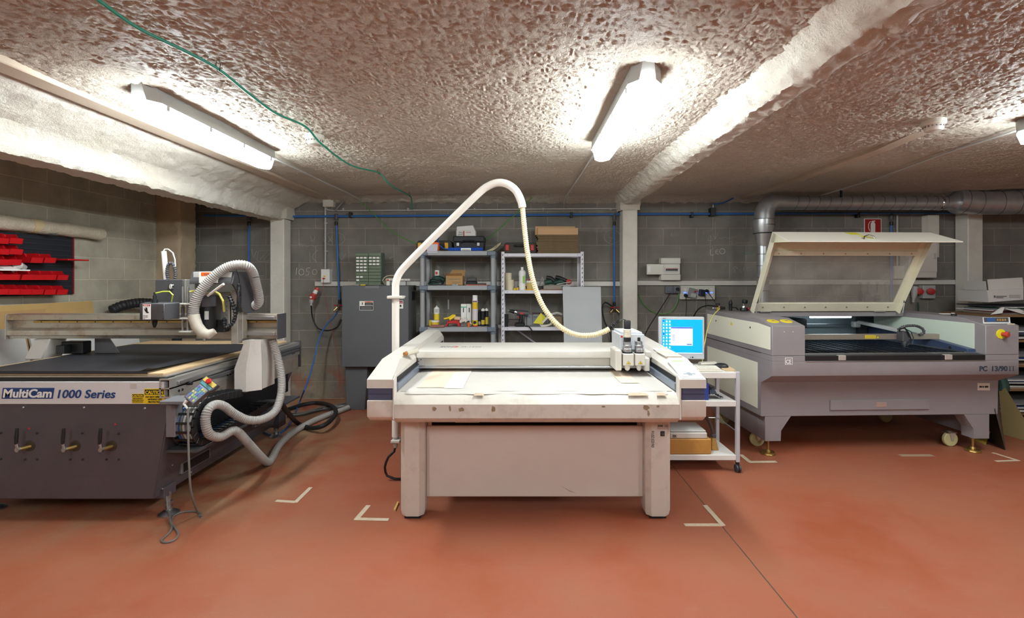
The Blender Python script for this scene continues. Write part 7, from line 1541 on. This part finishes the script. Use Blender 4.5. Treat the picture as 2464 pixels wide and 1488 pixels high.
single(MB().tube([(X(1300, 5.37), 5.39, B2+.015), (X(1310, 5.36), 5.38, B2+.07), (X(1322, 5.36), 5.40, B2+.12), (X(1330, 5.38), 5.42, B2+.08), (X(1326, 5.37), 5.40, B2+.03), (X(1312, 5.36), 5.385, B2+.012), (X(1302, 5.36), 5.38, B2+.012)], .013, 6, flat=.25), 'webbing_strap', mat('strap white', '#CFCABC', .8), 'loose white webbing strap looped on the white rack shelf', 'strap')
bxs(1275, 1302, 5.38, .08, B2, 784.5, mat('bits case grey', '#6E6F70', .5), 'bit_case', 'low grey case lying before the yellow sheet', 'case')
single(MB().tube([(X(1264, 5.36), 5.37, B2+.01), (X(1272, 5.34), 5.33, B2+.012), (X(1281, 5.3), 5.315, B2-.04)], .007, 8), 'black_clamp', black, 'thin black rod poking over the edge of the white rack shelf', 'rod')
single(MB().box(X(1328, 5.38), X(1358, 5.38), 5.38, 5.52, B2, Z(762, 5.38), .02, 2), 'wrapped_parcel', mat('brown wrap', '#8A7A60', .3, bump=.6, bscale=30), 'brown plastic wrapped parcel beside the grey leaning board', 'parcel')
single(MB().tube([(X(1326, 5.40), 5.42, Z(761, 5.4)+.012), (X(1340, 5.4), 5.42, Z(754, 5.4)), (X(1352, 5.4), 5.43, Z(758, 5.4)), (X(1350, 5.4), 5.43, Z(762, 5.4)+.01)], .014, 8), 'white_rag', cloth, 'small white cloth bundle lying on the wrapped parcel', 'cloth')
# leaning grey board
a = [(X(1361, 4.98), 4.98, 0), (X(1453, 4.98), 4.98, 0), (X(1446, 5.30), 5.325, Z(690, 5.31)), (X(1354, 5.31), 5.325, Z(690, 5.31))]
single(MB().slab(a, .014, (0, -1, -.25)), 'grey_board', boardgrey, 'large plain grey board leaning against the white rack', 'board')
single(MB().cyl((X(1201, 5.45), 5.50, 0), (X(1202, 5.45), 5.50, Z(783, 5.45)), .02, n=14), 'grey_tube', lightgrey, 'short grey tube standing between the two shelf units', 'tube')

# ================================================================ trolley with monitor
ytf = 3.554; ytb = 3.94
tr = thing('trolley', 'white three shelf trolley with black castors between cutter and laser', 'trolley', (1.3, 3.75, 0))
qx1 = X(1781, ytf); qx0 = .98+.10; qx0 = 1.08
post = mat('trolley post', '#B9B7BC', .5)
tzs = [Z(897, ytf), Z(966, ytf), Z(1096, ytf)]; hts = [.045, .042, .04]
for zt_, h_ in zip(tzs, hts): MB().box(qx0, qx1-.028, ytf+.003, ytb, zt_-h_, zt_, .003).build('shelf', mat('trolley white', '#DCD8D3', .5), tr)
for xx in (qx0-.02, qx1-.028):
    for yy in (ytf, ytb-.02):
        MB().box(xx, xx+.028, yy, yy+.028, .075, tzs[0]+.004, .003).build('post', post, tr)
        cs_ = MB().box(xx+.004, xx+.024, yy+.004, yy+.024, .05, .0755).build('castor', black, tr)
        for s_ in (-1, 1): MB().lathe((xx+.014+s_*.004, yy+.010, .029), [(.029, 0), (.029, .012), (.02, .016)], (s_, 0, 0), 22).build('castor_wheel', mat('castor black', '#3A393D', .5), cs_)
MB().tube([(qx1-.014, ytf+.014, .30), (qx1-.014, ytb-.01, .30)], .004, 6).build('side_rod', steel, tr); MB().tube([(qx0, ytb-.01, .30), (qx1-.014, ytb-.01, .30)], .004, 6).build('rear_rod', steel, tr)
T0, T1, T2 = [z+.0005 for z in tzs]
# monitor
ymn = 3.86
mn_ = thing('monitor', 'silver framed flat monitor showing a cyan desktop', 'monitor', (X(1640, ymn), ymn, T0), rz=math.radians(-4))
m0, m1 = X(1587, ymn), X(1694, ymn); mz0, mz1 = Z(865, ymn), Z(763, ymn)
silver = mat('monitor silver', '#B9BABD', .4)
MB().box(m0, m1, ymn, ymn+.045, mz0, mz1, .006).build('monitor_frame', silver, mn_)
scr = mat('screen cyan', '#009CCB', .3, emit=.48); s_w = mat('screen white', '#F4F8FA', .3, emit=.55); s_b = mat('screen blue', '#2438B8', .3, emit=.6); s_g = mat('screen window', '#C9D6EE', .3, emit=.55)
sn = MB().box(X(1593.5, ymn), X(1689, ymn), ymn-.002, ymn+.001, Z(851, ymn), Z(769.5, ymn)).build('screen', scr, mn_)
def scb(px0, px1, py0, py1, m_, nm, l_=1): return MB().box(X(px0, ymn), X(px1, ymn), ymn-.002-.0006*l_, ymn-.002-.0006*(l_-1), Z(py1, ymn), Z(py0, ymn)).build(nm, m_, sn)
scb(1614, 1666, 787.5, 832, s_g, 'dialog_window'); scb(1615, 1666, 788, 790.5, s_b, 'title_bar', 2); scb(1652, 1664, 828, 829.8, s_b, 'dialog_button', 2); scb(1593.5, 1689, 849, 851, s_g, 'task_bar')
for k in range(6): scb(1625, 1631, 806+k*3.2, 808+k*3.2, s_w, 'input_field', 2)
for k in range(4): scb(1646, 1658, 802+k*3.6, 804+k*3.6, s_w, 'input_field', 2)
scb(1620, 1650, 793.5, 795.5, s_w, 'input_field', 2)
for k in range(5): scb(1618, 1624, 806+k*3.2, 806.8+k*3.2, inkgrey, 'text_line', 2)
for c in range(3):
    for r in range(10):
        if (c == 2 and r > 8): continue
        px = 1596+c*7.2; py = 772+r*7.8
        scb(px, px+3.2, py, py+2.8, [s_g, s_w, s_w][c] if (r+c) % 4 else s_b if c == 0 else s_w, 'desktop_icon'); scb(px-.5, px+4, py+3.8, py+4.6, s_g, 'icon_caption')
MB().lathe((X(1666, ymn), ymn, Z(860, ymn)), [(.006, 0), (.006, .002)], (0, -1, 0), 12).build('power_button', ink, mn_); MB().lathe((X(1661, ymn), ymn, Z(860, ymn)), [(.003, 0), (.003, .002)], (0, -1, 0), 10).build('monitor_button', ink, mn_)
text('AOC', .012, (X(1595, ymn), ymn-.001, Z(768.3, ymn)), FRONT, inkgrey, mn_, bold=.0003)
MB().cyl((X(1640, ymn), ymn+.06, T0+.015), (X(1640, ymn), ymn+.06, mz0+.1), .02, n=14).build('stand_neck', silver, mn_)
MB().lathe((X(1640, ymn), ymn+.03, T0), [(.10, 0), (.10, .008), (.04, .016)], n=30).build('stand_base', silver, mn_)
# keyboard, mouse and board
kb_ = thing('keyboard', 'off-white computer keyboard lying on the trolley top', 'keyboard', (X(1700, 3.6), 3.62, T0))
kz = T0
k0, k1 = X(1738, 3.58)-.42, X(1738, 3.58)
MB().hexa([(k0, 3.575, kz), (k1, 3.575, kz), (k1, 3.70, kz), (k0, 3.70, kz), (k0, 3.575, kz+.014), (k1, 3.575, kz+.014), (k1, 3.70, kz+.024), (k0, 3.70, kz+.024)], .003).build('keyboard_case', mat('keyboard ivory', '#DDD6C6', .5), kb_)
for r in range(5):
    for c in range(20):
        xx = k0+.012+c*.0202; yy = 3.583+r*.022; zz2 = kz+.0145+(.01)*(yy-3.575)/.125
        MB().box(xx, xx+.0165, yy, yy+.018, zz2, zz2+.006, .001).build('key', mat('key ivory', '#E3DDCF', .5), kb_)
mb_ = single(MB().hexa([(X(1739, 3.66)+.005, 3.60, T0), (X(1764, 3.64), 3.60, T0), (X(1757, 3.75), 3.83, T0), (X(1715, 3.8), 3.83, T0), (X(1739, 3.66)+.005, 3.60, T0+.012), (X(1764, 3.64), 3.60, T0+.012), (X(1757, 3.75), 3.83, T0+.012), (X(1715, 3.8), 3.83, T0+.012)], .001), 'mouse_board', wood, 'thin wooden board under the black mouse on the trolley', 'board')
ms = thing('computer_mouse', 'black computer mouse on a thin wooden board', 'mouse', (X(1735, 3.7), 3.70, T0+.0125)); mzz = T0+.0125
MB().grid(lambda u, v: Vector((X(1735, 3.70)+.055*math.sin((v-.5)*PI)*1.0, 3.70+.032*math.cos(u*PI)*math.cos((v-.5)*PI)**.6 if abs(v-.5) < .499 else 3.70, mzz+.001+.032*math.sin(u*PI)*max(0, math.cos((v-.5)*PI))**.7)), 14, 18).build('mouse_body', black, ms)
MB().tube([(X(1735, 3.7)-.05, 3.70, mzz+.01), (X(1722, 3.74), 3.76, mzz+.018), (X(1712, 3.8), 3.80, mzz+.01), (X(1716, 3.85), 3.88, mzz)], .002, 6).build('mouse_cord', ink, ms)
single(MB().tube([(X(1680, 3.76), 3.73, T0+.026), (X(1716, 3.80), 3.76, T0+.026)], .024, 16), 'clear_cylinder', mat('cylinder clear', '#A8A294', .2), 'clear plastic cylinder lying behind the keyboard on the trolley', 'container')
# middle shelf
jn_ = MB().grid(lambda u, v: Vector((X(1704+34*u, 3.62), 3.60+.11*v, T1+.016+.085*(math.sin(PI*min(1, u*1.1+.12))*(1-u*.55))*math.sin(PI*(.12+.88*v))**.8*(1+.35*noise.noise(Vector((u*5, v*4, 3))))+.012*noise.noise(Vector((u*14, v*10, 1))))), 30, 18)
single(jn_, 'denim_cloth', denim, 'crumpled dark denim cloth on the middle trolley shelf', 'cloth')
single(MB().box(X(1700, 3.6)-.08, X(1703, 3.6), 3.58, 3.75, T1, Z(922, 3.6), .003), 'blue_crate', mat('crate blue', '#2C3F8E', .45), 'blue plastic crate on the middle trolley shelf behind the cutter', 'crate')
# lower shelf
bx_o = single(MB().box(X(1712, 3.565)-.33, X(1712, 3.565), 3.565, 3.82, T2, Z(1057.5, 3.565), .006), 'wooden_box', mat('ochre box', '#BA8640', .6, var=.1, dirt='#8A6430', dscale=9, damt=.4), 'ochre wooden box on the lowest trolley shelf', 'box')
zo = Z(1057.5, 3.565)+.0008
pr_ = thing('flat_scanner', 'flat white device lying on the ochre wooden box', 'scanner', (X(1660, 3.58), 3.6, zo))
px1_ = X(1702, 3.572); MB().box(px1_-.28, px1_, 3.572, 3.80, zo, zo+.045, .006).build('device_body', offwhite, pr_); MB().box(px1_-.275, px1_-.005, 3.58, 3.79, zo+.0455, zo+.06, .006).build('device_lid', lightgrey, pr_)
text('ZK', .024, (X(1618, 3.572), 3.571, zo+.012), FRONT, ink, pr_, bold=.0006)
br = thing('hand_brush', 'short brush with straw bristles beside the ochre box', 'brush', (X(1720, 3.66), 3.66, T2))
MB().tube([(X(1700, 3.7), 3.72, T2+.24), (X(1708, 3.7), 3.70, T2+.20), (X(1714, 3.68), 3.68, T2+.15), (X(1717, 3.67), 3.67, T2+.115)], .013, 10).build('handle', mat('handle brown', '#4A3630', .4), br)
MB().box(X(1712, 3.67), X(1722, 3.67), 3.655, 3.695, T2+.09, T2+.12, .006).build('ferrule', darkgrey, br)
MB().hexa([(X(1711, 3.67), 3.65, T2), (X(1727, 3.67), 3.65, T2), (X(1727, 3.67), 3.70, T2), (X(1711, 3.67), 3.70, T2), (X(1712.5, 3.67), 3.658, T2+.095), (X(1721, 3.67), 3.658, T2+.095), (X(1721, 3.67), 3.692, T2+.095), (X(1712.5, 3.67), 3.692, T2+.095)], .003).build('bristles', mat('straw bristles', '#B58A48', .9, bump=1, bscale=150), br)

# ================================================================ rack with papers at the far right
rk = thing('paper_rack', 'dark rack with brown shelves full of papers beyond the right column', 'shelf', (5.5, 4.9, 0))
kx0, kx1, ky0, ky1 = 4.72, 6.1, 4.78, 5.35
shz = [Z(758, 4.8), .83, .58, .34, .10]
shelfm = mat('rack shelf brown', '#8A6A4A', .7)
for z in shz: MB().box(kx0, kx1, ky0, ky1, z-.022, z, .002).build('shelf', shelfm, rk)
for xx in (kx0, kx1-.04):
    for yy in (ky0+.004, ky1-.045): MB().box(xx, xx+.04, yy, yy+.04, 0, shz[0]-.022).build('post', mat('rack post', '#3B3230', .6), rk)
MB().box(kx0, kx1, ky1-.008, ky1, .12, shz[0]-.022).build('back_panel', mat('rack back', '#2A2526', .8), rk)
# white carton on the rack
ct = thing('white_carton', 'large white open carton with printed lettering on top of the paper rack', 'box', (5.05, 5.0, shz[0]+.09))
za = Z(701, 4.85); yy0 = 4.86
MB().hexa([(X(2381, yy0), yy0, za), (X(2462, yy0)+.02, yy0, za+.015), (X(2462, yy0)+.02, 5.15, za+.015), (X(2381, yy0), 5.15, za), (X(2374, yy0), yy0, Z(673, yy0)), (X(2462, yy0)+.02, yy0, Z(666, yy0)), (X(2462, yy0)+.02, 5.15, Z(666, yy0)), (X(2374, yy0), 5.15, Z(673, yy0))], .002).build('carton', whitecard, ct) if False else None
A_ = [(X(2379, yy0), yy0, Z(728, yy0)), (X(2463, yy0), yy0, Z(722, yy0)), (X(2463, yy0), 5.2, Z(722, yy0)), (X(2379, yy0), 5.2, Z(728, yy0))]
B_ = [(X(2375, yy0), yy0, Z(699, yy0)), (X(2463, yy0), yy0, Z(694, yy0)), (X(2463, yy0), 5.2, Z(694, yy0)), (X(2375, yy0), 5.2, Z(699, yy0))]
cbody = MB().hexa(A_+B_, .002).build('carton', whitecard, ct)
MB().slab([(X(2379, yy0), yy0, Z(699, yy0)+.001), (X(2463, yy0), yy0, Z(694, yy0)+.001), (X(2460, yy0+.02), yy0+.02, Z(668, yy0)), (X(2376, yy0+.02), yy0+.02, Z(673, yy0))], .003, (0, 1, 0)).build('raised_flap', whitecard, ct)
MB().slab([(X(2375, yy0)-.002, yy0, Z(699, yy0)), (X(2375, yy0)-.002, 5.1, Z(699, yy0)), (X(2375, yy0)-.012, 5.1, Z(677, yy0)), (X(2375, yy0)-.012, yy0, Z(677, yy0))], .003, (-1, 0, 0)).build('side_flap', whitecard, ct)
text('warehouse', .026, (X(2397, yy0), yy0-.002, Z(712, yy0)), Matrix.Rotation(-.06, 4, 'Y') @ Matrix.Rotation(PI/2, 4, 'X'), inkgrey, cbody, name='printed_text', bold=.0006, sx=.85) if False else None
MB().box(X(2391, yy0), X(2395, yy0), yy0-.003, yy0-.0005, Z(717, yy0), Z(711.5, yy0)).build('printed_mark', inkgrey, cbody)
for k, (a_, b_) in enumerate(((2397, 2422), (2397, 2414))): MB().box(X(a_, yy0), X(b_, yy0), yy0-.003, yy0-.0005, Z(714.5+k*3.4, yy0), Z(713+k*3.4-.6, yy0)).build('printed_line', inkgrey, cbody)
for k in range(3): MB().box(X(2428, yy0), X(2455, yy0), yy0-.003, yy0-.0005, Z(711+k*3, yy0), Z(710.2+k*3, yy0)).build('printed_line', inkgrey, cbody)
# papers and folders on the shelves
pm = [paper, mat('green folder', '#1F6E50', .5), mat('grey folder', '#8E8C90', .6), mat('blue folder', '#2A3E78', .5), paper, mat('card beige', '#B9A48C', .7), mat('red folder', '#8A3038', .6), mat('dark folder', '#2A2B33', .6)]
cn = ['white', 'green', 'grey', 'blue', 'white', 'beige', 'dark red', 'black']
rr = random.Random(21); levels = ['top', 'second', 'third', 'fourth', 'lowest']
tops = [Z(727, 4.85), shz[0]-.08, shz[1]-.08, shz[2]-.06, shz[3]-.06]
for li, z in enumerate(shz):
    zc2 = z+.001; k = 0; lim = min(tops[li], z+.13) if li else Z(729, 4.86)
    seq = [5, 0, 6, 0, 2, 1, 0, 7] if li == 0 else [5, 0, 7, 2, 4, 3, 0, 2]
    while zc2 < lim-.012 and k < 8:
        h_ = rr.uniform(.007, .016); ci = seq[k]
        if zc2+h_ > lim: break
        xa = kx0+.05+rr.uniform(0, .10); xb = xa+rr.uniform(.75, 1.0); ya_ = ky0+rr.uniform(-.03, .05)
        single(MB().hexa([(xa, ya_, zc2), (xb, ya_+rr.uniform(-.07, .06), zc2), (xb, ya_+.42, zc2), (xa, ya_+.42, zc2), (xa, ya_, zc2+h_*.9), (xb, ya_, zc2+h_*.9), (xb, ya_+.42, zc2+h_*.9), (xa, ya_+.42, zc2+h_*.9)]), 'paper_folder', pm[ci], '%s sheet or folder lying in the %s level of the paper rack' % (cn[ci], levels[li]), 'folder', '%s papers in the %s level of the rack' % (cn[ci], levels[li]))
        zc2 += h_+.0015; k += 1
single(MB().slab([(X(2377, 4.79), 4.765, shz[0]+.004), (X(2402, 4.78), 4.74, shz[0]+.02), (X(2410, 4.8), 4.77, shz[0]+.075), (X(2404, 4.8), 4.79, shz[0]+.07)], .002), 'paper_sheet', paper, 'white sheet sticking out to the left from the top of the paper rack', 'paper')
single(MB().slab([(X(2410, 4.78), 4.76, shz[0]+.065), (X(2455, 4.78), 4.75, shz[0]+.01), (X(2463, 4.78), 4.76, shz[0]+.03), (X(2440, 4.8), 4.78, shz[0]+.075)], .002), 'paper_sheet', paper, 'bent white sheet hanging over the front of the paper rack top', 'paper')
# leaning boards right of the laser
def lr(p, m_, lab, n_=(0, -1, .2), th=.012): return single(MB().slab(p, th, n_), 'leaning_board', m_, lab, 'board')
lr([G(2372, 1058), G(2420, 1083), P(2395, 985, 3.95), P(2393, 890, 4.45), P(2360, 890, 4.5)], mat('dark board', '#5E5244', .7), 'grey brown board leaning behind the right leg of the laser cutter', (-1, -.6, 0))
lr([G(2415, 1046), G(2466, 1060), P(2466, 1010, 4.35), P(2402, 905, 4.75), P(2400, 892, 4.8)], mat('ochre board', '#8F7A50', .7), 'ochre board leaning in front of the paper rack', (-1, -.5, .1))
lr([G(2335, 1057), G(2372, 1071), G(2385, 1062)+Vector((0, 0, .10)), G(2345, 1050)+Vector((0, 0, .10))], mat('yellow board', '#B89A3A', .6), 'low yellow board on the floor behind the laser cutter foot', (0, 1, 0))
single(MB().tube([P(2404, 905, 4.7), P(2412, 915, 4.68), P(2416, 935, 4.66), P(2410, 948, 4.65)], .035, 10, rf=lambda t: .8+.4*math.sin(PI*t)), 'green_bag', mat('bag green', '#26433A', .6, bump=.6, bscale=60), 'dark green fabric bundle beside the paper rack', 'bag')
